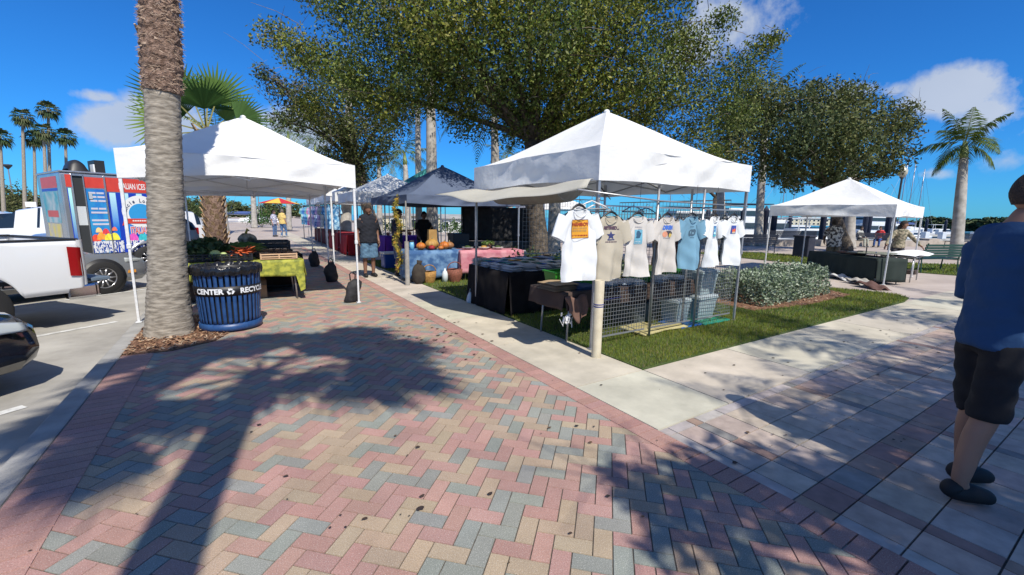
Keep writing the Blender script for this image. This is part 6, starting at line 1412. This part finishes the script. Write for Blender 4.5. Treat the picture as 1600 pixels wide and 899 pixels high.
t = thing('litter_bin', 'square dark litter bin in front of the marina wall', 'litter bin', P(1254,402)); b = MB(); b.box((0,0,.45), (.62,.62,.9)); b.build('bin_body', M('litter_dark', (.02,.02,.035), (.03,.03,.045), scale=4), t, bev=.03); b = MB(); b.box((0,0,.93), (.68,.68,.08)); b.build('bin_top', MATS['litter_dark'], t, bev=.02)
# street lamps
def lamp(label, px, py, dep, topy, mat=m_dark, globe=True):
    q = Q(px, py, dep); q.z = 0; zt = Q(px, topy, dep).z; t = thing('street_lamp', label, 'street lamp', q); b = MB(); b.lathe([(.16,0),(.16,.25),(.09,.5),(.06,.8),(.05,zt-.5),(.09,zt-.45),(.12,zt-.4)], n=12); b.build('post', mat, t, True)
    b = MB(); b.lathe([(.10,zt-.4),(.22,zt-.2),(.22,zt),(.12,zt+.12),(.03,zt+.25)], n=14); b.build('lantern', M('lantern', (.42,.40,.32), None, rough=.3), t, True)
lamp('lamp post with pale lantern behind the right-hand white canopy', 1393, 380, 25, 268)
lamp('thin lamp post standing behind the vegetable canopy', 404, 350, 60, 330)
q = Q(24, 330, 75); q.z = ZL; t = thing('street_lamp', 'tall thin car park light among the left palms', 'street lamp', q); b = MB(); zt = Q(24,262,75).z; b.cyl((0,0,0),(0,0,zt), .13, .08, 8); b.build('post', m_steel, t); b = MB(); b.lathe([(.1,zt-.3),(.6,zt+.3),(.6,zt+.5),(.1,zt+.55)], n=10); b.build('lamp_head', m_dark, t)
# ------------------------------------------------------------------ marina
m_hull = M('hull_white', (.72,.73,.74), (.62,.64,.66), scale=2, rough=.3); m_hw = M('boat_glass', (.03,.05,.07), None, rough=.1)
def boat(label, px, dep, ang, L, flip=1, mast=0, kind=0, group='boats in the marina', py=350):
    q = Q(px, py, dep); q.z = -1.0; t = thing('sailing_boat' if mast else 'motor_boat', label, 'boat', q, va+ang, group); W = L*.3; b = MB()
    def hull(u, v):
        a = u*2-1; x = L*(v-.5); k = (1 if v < .55 else max(0, 1-((v-.55)/.45)**1.8)); w0 = W/2*k
        z = (1-abs(a))**.6; return (x+.06*L*(abs(a))*v*v, w0*(1-(1-abs(a))**2.2)*(1 if a > 0 else -1), -.15+(1.05+.25*v*v)*L*.11*abs(a)**1.4)
    b.grid(hull, 16, 16); b.build('hull', m_hull, t, True, solid=.05)
    zd = L*.115; b = MB(); b.add([(L*(-.5+i/16.), s*W/2*.97*(1 if i/16. < .55 else max(0, 1-((i/16.-.55)/.45)**1.8)), zd*(1+.22*(i/16.)**2)-.06) for i in range(17) for s in (-1,1)], [(2*i,2*i+2,2*i+3,2*i+1) for i in range(16)]); b.build('deck', m_hull, t)
    if kind == 0:
        b = MB(); b.box((.02*L,0,zd+L*.035), (L*.42,W*.72,L*.09), taper=.85); b.build('cabin', m_hull, t, bev=.05); b = MB(); b.box((.03*L,0,zd+L*.048), (L*.40,W*.74,L*.035), taper=.9); b.build('cabin_window', m_hw, t)
        b = MB(); b.box((-.06*L,0,zd+L*.17), (L*.26,W*.6,.06)); [b.tube([(-.06*L+sx*L*.12, sy*W*.28, zd), (-.06*L+sx*L*.10, sy*W*.28, zd+L*.17)], .04, 5) for sx in (-1,1) for sy in (-1,1)]; b.build('hardtop', m_hull, t)
    elif kind == 1:
        b = MB(); b.box((-.05*L,0,zd+L*.06), (L*.62,W*.85,L*.13), taper=.92); b.box((-.08*L,0,zd+L*.17), (L*.40,W*.72,L*.09), taper=.9); b.build('cabin', m_hull, t, bev=.05)
        b = MB(); b.box((-.05*L,0,zd+L*.075), (L*.60,W*.87,L*.045)); b.box((-.08*L,0,zd+L*.175), (L*.38,W*.735,L*.04)); b.build('cabin_window', m_hw, t); b = MB(); b.box((-.1*L,0,zd+L*.25), (L*.42,W*.8,.08)); b.build('hardtop', M('boat_canvas', (.02,.03,.06), None, rough=.8), t)
    else: b = MB(); b.box((0,0,zd+L*.02), (L*.35,W*.5,L*.05), taper=.8); b.build('cabin', m_hull, t, bev=.04)
    if mast:
        b = MB(); b.cyl((.05*L,0,zd),(.05*L,0,mast), .09, .06, 6); b.cyl((.05*L,0,zd+1.0),(-.4*L,0,zd+1.1), .07, n=6); b.build('mast', m_steel, t, True); b = MB(); [b.cyl(a_, c_, .018, n=3) for a_, c_ in (((.05*L,0,mast*.97),(.49*L,0,zd+.3)),((.05*L,0,mast*.97),(-.49*L,0,zd+.2)),((.05*L,0,mast*.9),(.05*L,W*.45,zd)),((.05*L,0,mast*.9),(.05*L,-W*.45,zd)))]; b.build('rigging', m_steel, t); b = MB(); b.tube([(0,0,zd+1.2),(-.2*L,0,zd+1.25),(-.4*L,0,zd+1.2)], .2, 8); b.build('furled_sail', M('sail_cover', (.05,.09,.25), None, rough=.8), t, True)
for a in [('white flybridge yacht right of the shirt stall',1172,40,.1,11,1,0,1),('white motor boat with swept hardtop left of the plaid-shirted vendor',1268,36,.05,10,1,0,0),('white cabin boat behind the bench palm',1215,46,.2,9,1,0,0),('white motor boat under the middle of the right canopy',1240,58,.3,10,1,0,0),('white cruiser between the palm trunk and the seated pair',1345,42,PI+.1,8,1,0,0),('white boat behind the seated pair on the bench',1375,54,.2,10,1,0,1),('small white boat by the woman in camouflage',1420,58,.1,7,1,0,0),('far white boat at the end of the dock',1465,75,0,8,1,0,0),
          ('sailing boat with a tall mast behind the right canopy',1400,80,.3,11,1,14,2),('sailing boat with a mast left of the lamp post',1412,90,.1,11,1,15,2),('sailing boat right of the lamp post',1428,86,.2,10,1,13,2),('sailing boat whose mast rises left of the right canopy',1215,75,.1,11,1,12,2),('sailing boat seen between shirt stall and canopy',1232,85,.2,10,1,13,2),
          ('sailing boat far down the walkway',392,70,.5,10,1,13,2),('second sailing boat far down the walkway',402,85,.2,11,1,14,2),('white motor boat behind the oak trunk',915,48,.2,9,1,0,1),('white boat seen through the shirt stall grid',1010,42,.1,9,1,0,0),('white boat with cabin behind the hanging shirts',1090,40,.1,10,1,0,1),('sailing boat behind the shirt stall grid',1040,70,.1,10,1,11,2)]:
    boat(*a)
m_pile = M('pile_dark', (.02,.025,.05), (.035,.04,.07), scale=3, rough=.8); pl = ['left of the litter bin','second from the left','beside the swept hardtop','left of the plaid-shirted vendor','right of the vendor','behind the palm trunk under the canopy','left of the seated pair','right of the seated pair','near the lamp post','far left near the shirt stall','beyond the shirts','far right past the green bench','farthest right']
for i, (px, dep, zt) in enumerate([(1195,30,2.3),(1209,30.5,2.3),(1286,31,2.3),(1301,33,2.2),(1234,48,2.3),(1318,40,2.3),(1352,36,2.3),(1358,37,2.3),(1388,32,2.4),(1160,34,2.2),(1105,33,2.2),(1478,70,1.9),(1448,64,2.0)]):
    q = Q(px, 350, dep); q.z = -1.3; b = MB(); b.lathe([(.20,0),(.19,zt+1.2),(.21,zt+1.25),(.02,zt+1.6)], n=12); o = b.build('mooring_pile', m_pile, None, True); o.location = q; tag(o, 'dark mooring pile in the marina, '+pl[i], 'mooring pile', 'mooring piles')
m_dock = M('dock', (.42,.40,.36), (.5,.48,.44), scale=3, rough=.9)
for l, a, c, wd in [('long pale dock running left to right behind the right-hand stall',Q(1160,360,40),Q(1540,360,52),1.6),('second pale dock farther out in the marina',Q(1180,360,62),Q(1500,360,68),1.6)]:
    a.z = c.z = 0; d = c-a; t = thing('dock', l, 'dock', (a+c)/2+Vector((0,0,-.35)), math.atan2(d.y, d.x)); b = MB(); b.box((0,0,0), (d.length, wd, .3)); b.build('deck', m_dock, t)
    k = int(d.length/3)
    for i in range(k):
        bb_ = MB(); bb_.box((-d.length/2+3*i+1.5, -.6, .55), (.7,.5,.8)); bb_.build('dock_box', m_hull, t, bev=.04)
# far buildings
m_cre = M('wall_cream', (.55,.50,.36), (.60,.55,.42), scale=1, rough=.9); m_grayb = M('wall_grey', (.42,.43,.44), (.36,.37,.39), scale=1, rough=.9)
def building(label, px0, px1, topy, dep, mat, floors, wins, depth=8, py=345, roofc=None):
    a, c = Q(px0, py, dep), Q(px1, py, dep); a.z = c.z = 0; zt = Q((px0+px1)/2, topy, dep).z; d = c-a; w1 = d.length; t = thing('building', label, 'building', (a+c)/2, math.atan2(d.y, d.x)); b = MB(); b.box((0,depth/2,zt/2), (w1,depth,zt)); b.build('wall', mat, t)
    b = MB(); b.box((0,depth/2,zt+.12), (w1+.5,depth+.5,.24)); b.build('roof', roofc or m_grayb, t)
    for f in range(floors):
        for i in range(wins):
            x = -w1/2+w1*(i+.5)/wins; z = zt*(f+.55)/floors; b = MB(); b.box((x,-.03,z), (w1/wins*.5,.08,zt/floors*.5)); fr = b.build('window', m_tw, t); b = MB(); b.box((x,-.06,z), (w1/wins*.42,.08,zt/floors*.42)); b.build('pane', m_glass, fr)
building('low cream building seen under the blue-grey canopy', 575, 745, 338, 44, m_cre, 1, 6, py=350)
building('white low building right of the cream one', 690, 735, 342, 40, M('wall_white', (.62,.64,.66), None, rough=.9), 1, 3, 3)
building('pale hotel block on the far shore behind the man in blue', 1534, 1555, 346, 150, m_grayb, 4, 5)
building('small grey block beside the far shore hotel', 1556, 1566, 349, 150, m_grayb, 3, 3)
building('long low white building far across the marina', 1180, 1330, 342, 150, m_cre, 2, 22)
building('long low building left end of the far shore', 1440, 1500, 350.5, 190, m_grayb, 1, 8)
for i, (px, dep, r, h, l) in enumerate([(610,36,1.4,1.1,'green bush before the cream building, left'),(700,34,1.6,1.3,'green bush before the cream building under the canopy'),(735,33,1.2,1.1,'green bush before the white building'),(655,38,1.3,1.2,'green bush between two palm trunks before the cream building')]):
    q = Q(px, 350, dep); bush(l, q.x, q.y, r, r, h, [(.04,.09,.02),(.06,.12,.03)], 700, .16, group='bushes before the cream building')
q = Q(408, 345, 46); bush('round green hedge bush far down the walkway', q.x, q.y, 1.6, 1.3, 1.9, [(.04,.10,.02),(.06,.14,.03)], 1500, .16)
q = Q(300, 340, 60); bush('bushy green tree mass beyond the silver hatchback', q.x, q.y, 5, 3, 4.2, [(.06,.09,.03),(.09,.11,.04)], 2500, .35)
q = Q(15, 330, 66); bush('tall scraggy green shrub among the left palms', q.x, q.y, 3, 2, 5.5, [(.09,.11,.04),(.12,.12,.05)], 1800, .35, z=ZL)
q = Q(50, 330, 50); t = thing('sign_board', 'small white sign boards beyond the parked cars', 'sign', q+Vector((0,0,-q.z+ZL))); zz = Q(50,325,50).z; b = MB(); b.box((0,0,zz+.5), (.9,.1,.6)); b.build('board', m_tw, t); b = MB(); b.cyl((0,0,0),(0,0,zz+.3), .05, n=6); b.build('post', m_steel, t)
# ------------------------------------------------------------------ people
def skin(name, nodes, edges, mats, parent, sub=2, extra=None, root=None):
    keys = list(nodes); me = bpy.data.meshes.new('s'); me.from_pydata([nodes[k][0] for k in keys], [(keys.index(a), keys.index(c)) for a, c in edges], [])
    o = bpy.data.objects.new('s', me); C.objects.link(o); o.modifiers.new('k', 'SKIN').use_smooth_shade = True
    for i, k in enumerate(keys):
        r = nodes[k][1]; me.skin_vertices[0].data[i].radius = (r, r) if not hasattr(r, '__len__') else r; me.skin_vertices[0].data[i].use_root = (k == (root or keys[0]))
    q = o.modifiers.new('u', 'SUBSURF'); q.levels = q.render_levels = sub
    bpy.context.view_layer.update(); out = bpy.data.meshes.new_from_object(o.evaluated_get(bpy.context.evaluated_depsgraph_get())); bpy.data.objects.remove(o)
    bm = bmesh.new(); bm.from_mesh(out)
    if extra: extra(bm)
    bm.to_mesh(out); bm.free(); out.materials.clear()
    for m in (mats if isinstance(mats, (list, tuple)) else [mats]): out.materials.append(m)
    for p in out.polygons: p.use_smooth = True
    r = bpy.data.objects.new(name, out); C.objects.link(r); r.parent = parent; return r
def person(label, loc, rz, height=1.75, skinc=(.45,.27,.19), hair=(.03,.02,.015), shirt=(.1,.1,.1), shirt2=None, sleeve='short', legs=(.02,.02,.03), legs2=None, leg='short', shoes=(.02,.02,.02), pose=None, hairstyle='short', build=1.0, headturn=0, cap=None, fem=False):
    t = thing('person', label, 'person', loc, rz); s = height/1.75; t.scale = (s, s, s)
    B = build; J_ = dict(pel=(0,0,.95), wai=(0,.01,1.08), che=(0,.0,1.27), nb=(0,-.01,1.44), nk=(0,.01,1.52), hd=(0,.025,1.60),
        sR=(.175,-.01,1.40), eR=(.225,-.03,1.13), wR=(.235,.05,.90), sL=(-.175,-.01,1.40), eL=(-.225,-.03,1.13), wL=(-.235,.05,.90),
        hR=(.09,0,.90), kR=(.10,.02,.50), aR=(.10,-.02,.09), tR=(.12,.13,.035), hL=(-.09,0,.90), kL=(-.10,.02,.50), aL=(-.10,-.02,.09), tL=(-.12,.13,.035))
    J_.update(pose or {}); J_ = {k: Vector(v) for k, v in J_.items()}
    sk = M('skin_%d%d' % (int(skinc[0]*100), int(skinc[1]*100)), skinc, tuple(q*.85 for q in skinc), scale=6, rough=.55); eye = M('eye_dark', (.02,.015,.01), None, rough=.2)
    r = dict(pel=(.135*B,.10*B), wai=(.125*B,.09*B), che=(.145*B,.10*B), nb=(.10*B,.075*B), nk=.052, hd=.05, sR=.062*B, eR=.041*B, wR=.028, sL=.062*B, eL=.041*B, wL=.028, hR=.088*B, kR=.058, aR=.038, tR=.032, hL=.088*B, kL=.058, aL=.038, tL=.032, cR=.055, cL=.055)
    for c in 'RL':
        J_['c'+c] = J_['k'+c].lerp(J_['a'+c], .35)+Vector((0,-.02,0))
    nodes = {k: (tuple(J_[k]), r[k]) for k in r}
    E_ = [('pel','wai'),('wai','che'),('che','nb'),('nb','nk'),('nk','hd')]
    for c in 'RL': E_ += [('nb','s'+c),('s'+c,'e'+c),('e'+c,'w'+c),('pel','h'+c),('h'+c,'k'+c),('k'+c,'c'+c),('c'+c,'a'+c),('a'+c,'t'+c)]
    for c, sg in (('R',1),('L',-1)):
        d = (J_['w'+c]-J_['e'+c]).normalized(); fw = Vector((0,1,0)); sd = d.cross(fw); sd = sd.normalized() if sd.length > .1 else Vector((1,0,0)); fw = sd.cross(d).normalized()
        pm = J_['w'+c]+d*.05; nodes['p'+c] = (tuple(pm), (.034,.018)); E_.append(('w'+c,'p'+c))
        for i, (off, ln) in enumerate([(-.027,.070),(-.009,.080),(.009,.075),(.027,.058)]):
            a = pm+d*.045+fw*off; nodes['f%s%d' % (c,i)] = (tuple(a), .0095); m_ = a+d*ln*.5+sd*(.008*-sg); nodes['g%s%d' % (c,i)] = (tuple(m_), .0085); e = a+d*ln*.9+sd*(-.028*sg); nodes['h%s%d' % (c,i)] = (tuple(e), .007)
            E_ += [('p'+c,'f%s%d' % (c,i)),('f%s%d' % (c,i),'g%s%d' % (c,i)),('g%s%d' % (c,i),'h%s%d' % (c,i))]
        a = J_['w'+c]+d*.025+fw*.03; e = a+d*.03+fw*.025; e2 = e+d*.03; nodes['th'+c] = (tuple(a), .012); nodes['ti'+c] = (tuple(e), .010); nodes['tj'+c] = (tuple(e2), .008); E_ += [('w'+c,'th'+c),('th'+c,'ti'+c),('ti'+c,'tj'+c)]
    hc = J_['hd']+Vector((0,.012,.055)); Rh = Matrix.Rotation(headturn, 3, 'Z')
    def head(bm):
        def add(me_fn, mat=0):
            n0 = len(bm.faces); me_fn()
            bm.faces.ensure_lookup_table()
            for f in list(bm.faces)[n0:]: f.material_index = mat; f.smooth = True
        def blob(c, rx, ry, rz_, shape=None, u=20, v=14):
            ret = bmesh.ops.create_uvsphere(bm, u_segments=u, v_segments=v, radius=1)
            for vv in ret['verts']:
                p = vv.co.copy(); q = Vector((p.x*rx, p.y*ry, p.z*rz_))
                if shape: q = shape(p, q)
                vv.co = hc+Rh @ (Vector(c)+q)
        def hs_(p, q):
            if p.z < 0: k = 1-.32*(-p.z)**1.4; q.x *= k; q.y = q.y*(1-.22*(-p.z)) + (.014*(-p.z) if p.y > -.2 else .02*(-p.z))
            if p.y > .5 and -.15 < p.z < .2 and .15 < abs(p.x) < .6: q.y -= .006
            return q
        add(lambda: blob((0,0,0), .076, .098, .118, hs_)); add(lambda: blob((0,.100,-.018), .013, .019, .022, None, 8, 6)); add(lambda: blob((0,.094,.012), .009, .012, .03, None, 8, 6))
        add(lambda: blob((0,.082,-.058), .026, .012, .007, None, 10, 6)); add(lambda: blob((0,.080,-.066), .022, .011, .007, None, 10, 6)); add(lambda: blob((0,.066,-.098), .024, .022, .016, None, 10, 6))
        for sg in (1,-1): add(lambda: blob((sg*.076,-.008,-.01), .010, .020, .032, None, 10, 8)); add(lambda: blob((sg*.030,.084,.004), .014, .009, .007, None, 10, 6), 1)
    skin('body', nodes, E_, [sk, eye], t, 2, head, root='pel')
    def grow(keys_r, edges, name, mat, sub=2): return skin(name, {k: (tuple(v), rr) for k, (v, rr) in keys_r.items()}, edges, mat, t, sub)
    k = 1.16
    ms = M('wear_%s' % abs(hash((shirt, shirt2))) , shirt, shirt2, scale=14 if shirt2 else 5, rough=.9, bump=.5, bscale=9, bdist=.03, thr=(.45,.55)) if True else None
    sl = dict(short=.55, long=1.0, none=.15)[sleeve]
    vox = .016
    def cloth_mesh(name, tubes, mat):
        b = MB(); [b.tube(p, r_, 16, True, sy) for p, r_, sy in tubes]
        o = b.build(name, mat, None, True); m1 = o.modifiers.new('r', 'REMESH'); m1.mode = 'VOXEL'; m1.voxel_size = vox; m2 = o.modifiers.new('s', 'SMOOTH'); m2.iterations = 5; m2.factor = .6
        bpy.context.view_layer.update(); me = bpy.data.meshes.new_from_object(o.evaluated_get(bpy.context.evaluated_depsgraph_get())); bpy.data.objects.remove(o)
        co = np.empty(len(me.vertices)*3, np.float32); nn = np.empty(len(me.vertices)*3, np.float32); me.vertices.foreach_get('co', co); me.vertices.foreach_get('normal', nn); co = co.reshape(-1,3); nn = nn.reshape(-1,3)
        wv = np.sin(co[:,2]*38+co[:,0]*22+np.sin(co[:,1]*30)*1.5)*np.sin(co[:,0]*17-co[:,2]*11+1)*.0055+np.sin(co[:,2]*70-co[:,0]*40+co[:,1]*35)*.002
        co += nn*wv[:,None]; me.vertices.foreach_set('co', co.ravel()); me.polygons.foreach_set('use_smooth', [True]*len(me.polygons)); me.update()
        me.materials.clear(); me.materials.append(mat); q = bpy.data.objects.new(name, me); C.objects.link(q); q.parent = t; return q
    up = J_['che']-J_['wai']; pz = J_['pel']
    tb = [([pz+Vector((0,0,-.10)), pz+Vector((0,0,.02)), J_['wai'], J_['che'], J_['nb'].lerp(J_['che'],.35), J_['nb']+Vector((0,0,.012))], [.186*B,.184*B,.170*B,.180*B,.168*B,.075], .74)]
    nbx = J_['nb']-Vector((0,0,.01))
    tb.append(([J_['sL']+Vector((0,0,.008)), J_['sL'].lerp(nbx,.5)+Vector((0,0,.018)), nbx, J_['sR'].lerp(nbx,.5)+Vector((0,0,.018)), J_['sR']+Vector((0,0,.008))], [.084*B,.098*B,.116*B,.098*B,.084*B], .95))
    for c in 'RL':
        if sl <= .6: tb.append(([J_['s'+c], J_['s'+c].lerp(J_['e'+c], .35), J_['s'+c].lerp(J_['e'+c], sl+.2)], [.072*B,.070*B,.072*B], 1))
        else: tb.append(([J_['s'+c], J_['s'+c].lerp(J_['e'+c], .5), J_['e'+c], J_['e'+c].lerp(J_['w'+c], .5), J_['e'+c].lerp(J_['w'+c], .95)], [.078*B,.072*B,.066*B,.058*B,.048*B], 1))
    cloth_mesh('shirt', tb, ms)
    ml = M('legs_%s' % abs(hash((legs, legs2))), legs, legs2, scale=16 if legs2 else 5, rough=.9, bump=.4, bscale=12, bdist=.02)
    tb = [([pz+Vector((0,0,.06)), pz+Vector((0,0,-.02)), pz+Vector((0,0,-.12))], [.150*B,.160*B,.150*B], .74)]
    for c in 'RL':
        h = J_['h'+c]; k_ = J_['k'+c]
        if leg == 'short': tb.append(([h, h.lerp(k_,.4), h.lerp(k_,.75), h.lerp(k_, 1.06)], [.092*B,.100*B,.100*B,.100*B], 1))
        else: tb.append(([h, h.lerp(k_,.5), k_, k_.lerp(J_['a'+c],.5), k_.lerp(J_['a'+c], .97)], [.092*B,.086*B,.072,.062,.058], 1))
    cloth_mesh('shorts' if leg == 'short' else 'trousers', tb, ml)
    mo = M('shoe_%d%d' % (int(shoes[0]*100), int(shoes[2]*100)), shoes, None, rough=.7)
    for c in 'RL':
        a, b_ = J_['a'+c], J_['t'+c]; f = (b_-a); f.z = 0; f = f.normalized() if f.length > .01 else Vector((0,1,0)); g = Vector((a.x, a.y, max(.04, min(a.z, b_.z)+.005)))
        grow(dict(a=(a+Vector((0,0,.03)), .056), h=(g-f*.05+Vector((0,0,.02)), (.048,.056)), m=(g+f*.06+Vector((0,0,.020)), (.050,.058)), t=(g+f*.17+Vector((0,0,.002)), (.046,.036))), [('a','h'),('h','m'),('m','t')], 'shoe', mo)
    mh = M('hair_%d' % int(sum(hair)*100), hair, tuple(q*1.6 for q in hair), scale=60, rough=.85, bump=.8, bscale=90, bdist=.01)
    b = MB(); ex = .004 if hairstyle == 'buzz' else .014
    def hr(u, v):
        a = 2*PI*u; fr = math.sin(a)         # +Y front
        lo = .40*PI if fr > .35 else (.54*PI if fr > -.2 else .64*PI)
        lo = lo if hairstyle != 'long' else lo+(.06*PI if fr < .2 else 0)
        ph = v*lo; x, y, z = math.sin(ph)*math.cos(a), math.sin(ph)*math.sin(a), math.cos(ph); kk = 1-.25*max(0,-z)
        q = Vector((x*(.076+ex)*kk, y*(.098+ex)*kk, z*(.118+ex))); return hc+Rh @ q
    b.grid(hr, 26, 12, True)
    if hairstyle == 'long': b.tube([hc+Rh @ Vector((0,-.07,-.03)), hc+Rh @ Vector((0,-.10,-.12)), hc+Rh @ Vector((0,-.09,-.24))], [.07,.06,.03], 10)
    b.build('hair', mh, t, True)
    if cap:
        b = MB(); b.grid(lambda u, v: hc+Rh @ Vector((math.cos(2*PI*u)*.094*math.sin(v*PI/2), math.sin(2*PI*u)*.116*math.sin(v*PI/2), .03+.112*math.cos(v*PI/2))), 20, 8, True)
        b.grid(lambda u, v: hc+Rh @ Vector(((u-.5)*.14, .09+.09*v*(1-(2*u-1)**2*.5), .035-.01*v)), 8, 4); b.build('cap', M('cap_%d' % int(cap[0]*100), cap, None, rough=.8), t, True, solid=.006)
    return t
def facing(dx, dy): return math.atan2(-dx, dy)
CRh = Vector((CR.x, CR.y, 0)).normalized(); CFh = Vector((CF.x, CF.y, 0)).normalized()
def gpos(px, py=None, dep=None, z=0):
    q = P(px, py, z) if dep is None else Q(px, 345, dep); q.z = z; return q
fr = facing(CRh.x, CRh.y)
# man at the right edge, seen from behind and to the side, holding something in front of him
mp = (P(1502,785)+P(1532,755))/2; mp.z = 0
ff = (CRh*.97-CFh*.12); ff.normalize()
person('tall man in long-sleeved blue top and black shorts at the right edge, back half turned', mp-CRh*.035, facing(ff.x, ff.y), 1.86, (.34,.18,.12), (.03,.02,.016), (.012,.055,.15), None, 'long', (.008,.008,.011), None, 'short', (.008,.008,.01),
       dict(pel=(0,-.03,.95), che=(0,-.03,1.27), nb=(0,-.02,1.44), nk=(0,.0,1.52), hd=(0,.025,1.60), sR=(.165,-.02,1.40), sL=(-.165,-.02,1.40), wai=(0,-.035,1.08), eR=(.20,-.02,1.11), wR=(.13,.23,1.16), eL=(-.21,-.02,1.12), wL=(-.12,.23,1.15), hR=(.085,-.03,.90), hL=(-.085,-.03,.90), kR=(.075,-.04,.50), aR=(.095,-.13,.09), tR=(.11,.02,.035), kL=(-.08,.03,.50), aL=(-.10,.05,.09), tL=(-.11,.20,.035)), 'buzz', .86)
person('man in black T-shirt and denim shorts standing by the walkway behind the weight bag', gpos(578,433), facing(*(CRh*.6-CFh*.8).to_2d()), 1.80, (.22,.11,.07), (.02,.015,.012), (.010,.012,.02), None, 'short', (.06,.12,.20), (.10,.2,.3), 'short', (.01,.01,.01), dict(eR=(.27,-.02,1.14), wR=(.28,.10,.92)), 'short', 1.22)
person('person in dark cap, dark T-shirt and blue plaid shorts behind the sunflower garland', gpos(622,431), facing(*(CRh*1.0+CFh*.3).to_2d()), 1.70, (.30,.15,.09), (.02,.015,.012), (.012,.012,.018), (.03,.04,.08), 'short', (.03,.05,.13), (.2,.25,.36), 'short', (.015,.015,.015), dict(eL=(-.2,.12,1.2), wL=(-.15,.33,1.22)), 'short', 1.08, cap=(.02,.02,.025))
person('vendor in black shirt leaning behind the craft table under the blue-grey canopy', gpos(660,dep=13.0), facing(*(-CFh+CRh*.5).to_2d()), 1.72, (.16,.085,.055), (.012,.01,.01), (.010,.009,.010), None, 'short', (.02,.02,.03), None, 'long', (.02,.02,.02), dict(che=(0,.06,1.25), nb=(0,.12,1.40), nk=(0,.15,1.48), hd=(0,.18,1.55), sR=(.17,.10,1.37), sL=(-.17,.10,1.37), eR=(.24,.2,1.12), wR=(.2,.38,.95), eL=(-.24,.2,1.12), wL=(-.2,.38,.95)), 'short', 1.05)
person('man in yellow shirt and blue jeans walking away down the walkway', gpos(443,371), facing(*(CFh+CRh*.2).to_2d()), 1.78, (.40,.24,.17), (.12,.10,.08), (.62,.46,.16), None, 'short', (.07,.15,.30), None, 'long', (.4,.4,.4), dict(aR=(.10,.16,.09), tR=(.12,.30,.04), kR=(.10,.14,.5)), 'short', 1.2)
person('person in white top with a dark strap and jeans left of the yellow-shirted man', gpos(430,370), facing(*(CRh-CFh*.2).to_2d()), 1.70, (.30,.17,.12), (.03,.02,.02), (.60,.60,.66), (.2,.22,.35), 'short', (.08,.14,.27), None, 'long', (.05,.05,.05), None, 'long', 1.05)
person('person in teal clothes standing far down the walkway', gpos(397,351), facing(*(-CFh).to_2d()), 1.72, (.35,.2,.14), (.03,.02,.02), (.04,.18,.28), None, 'short', (.04,.13,.28), None, 'long', (.05,.05,.05))
person('vendor in black and white plaid shirt, back turned, under the right-hand canopy', gpos(1308,dep=13.3), facing(*(CFh+CRh*.35).to_2d()), 1.66, (.14,.08,.05), (.012,.01,.01), (.42,.42,.40), (.03,.03,.035), 'short', (.17,.13,.08), None, 'long', (.03,.03,.03), dict(che=(0,.05,1.27), nb=(0,.10,1.44), nk=(0,.14,1.51), hd=(0,.19,1.57), sR=(.18,.09,1.40), sL=(-.18,.09,1.40), eR=(.22,.25,1.16), wR=(.16,.42,1.0), eL=(-.22,.22,1.16), wL=(-.16,.4,1.0)), 'short', 1.15)
person('woman with dark hair and open beige camouflage shirt leaning on the white sheet', gpos(1410,dep=13.2), facing(*(-CFh*1.0-CRh*.3).to_2d()), 1.66, (.33,.17,.11), (.02,.012,.01), (.36,.31,.22), (.16,.15,.10), 'long', (.05,.05,.06), None, 'long', (.03,.03,.03), dict(che=(0,.04,1.25), nb=(0,.08,1.41), nk=(0,.10,1.49), hd=(0,.12,1.56), sR=(.16,.05,1.37), sL=(-.16,.05,1.37), eR=(.33,.14,1.15), wR=(.46,.28,.95), eL=(-.33,.14,1.15), wL=(-.46,.28,.95)), 'long', .95, headturn=.9, fem=True)
sit = lambda dx=0: dict(pel=(0,0,.50), wai=(0,-.04,.64), che=(0,-.06,.84), nb=(0,-.03,1.00), nk=(0,.0,1.08), hd=(0,.02,1.16), sR=(.175,-.04,.96), sL=(-.175,-.04,.96), eR=(.22,.04,.72), wR=(.15,.25,.62), eL=(-.22,.04,.72), wL=(-.15,.25,.62), hR=(.09,.02,.50), hL=(-.09,.02,.50), kR=(.12,.44,.50), kL=(-.12,.44,.50), aR=(.12,.46,.09), aL=(-.12,.46,.09), tR=(.13,.61,.035), tL=(-.13,.61,.035))
bq = P(1352, 386); bq.z = 0
person('person in bright red top and jeans sitting on the bench before the boats', bq+CRh*.75-CFh*.08, facing(*(-CRh*.8-CFh*.6).to_2d()), 1.75, (.3,.17,.12), (.02,.015,.01), (.62,.05,.05), None, 'short', (.03,.08,.25), None, 'long', (.02,.02,.02), sit(), 'short', 1.0)
person('person in pale clothes sitting at the left end of the same bench', bq-CRh*.5-CFh*.08, facing(*(-CFh+CRh*.2).to_2d()), 1.7, (.3,.2,.15), (.02,.015,.01), (.5,.5,.46), None, 'long', (.35,.36,.3), None, 'long', (.3,.3,.3), sit(), 'short', 1.0)
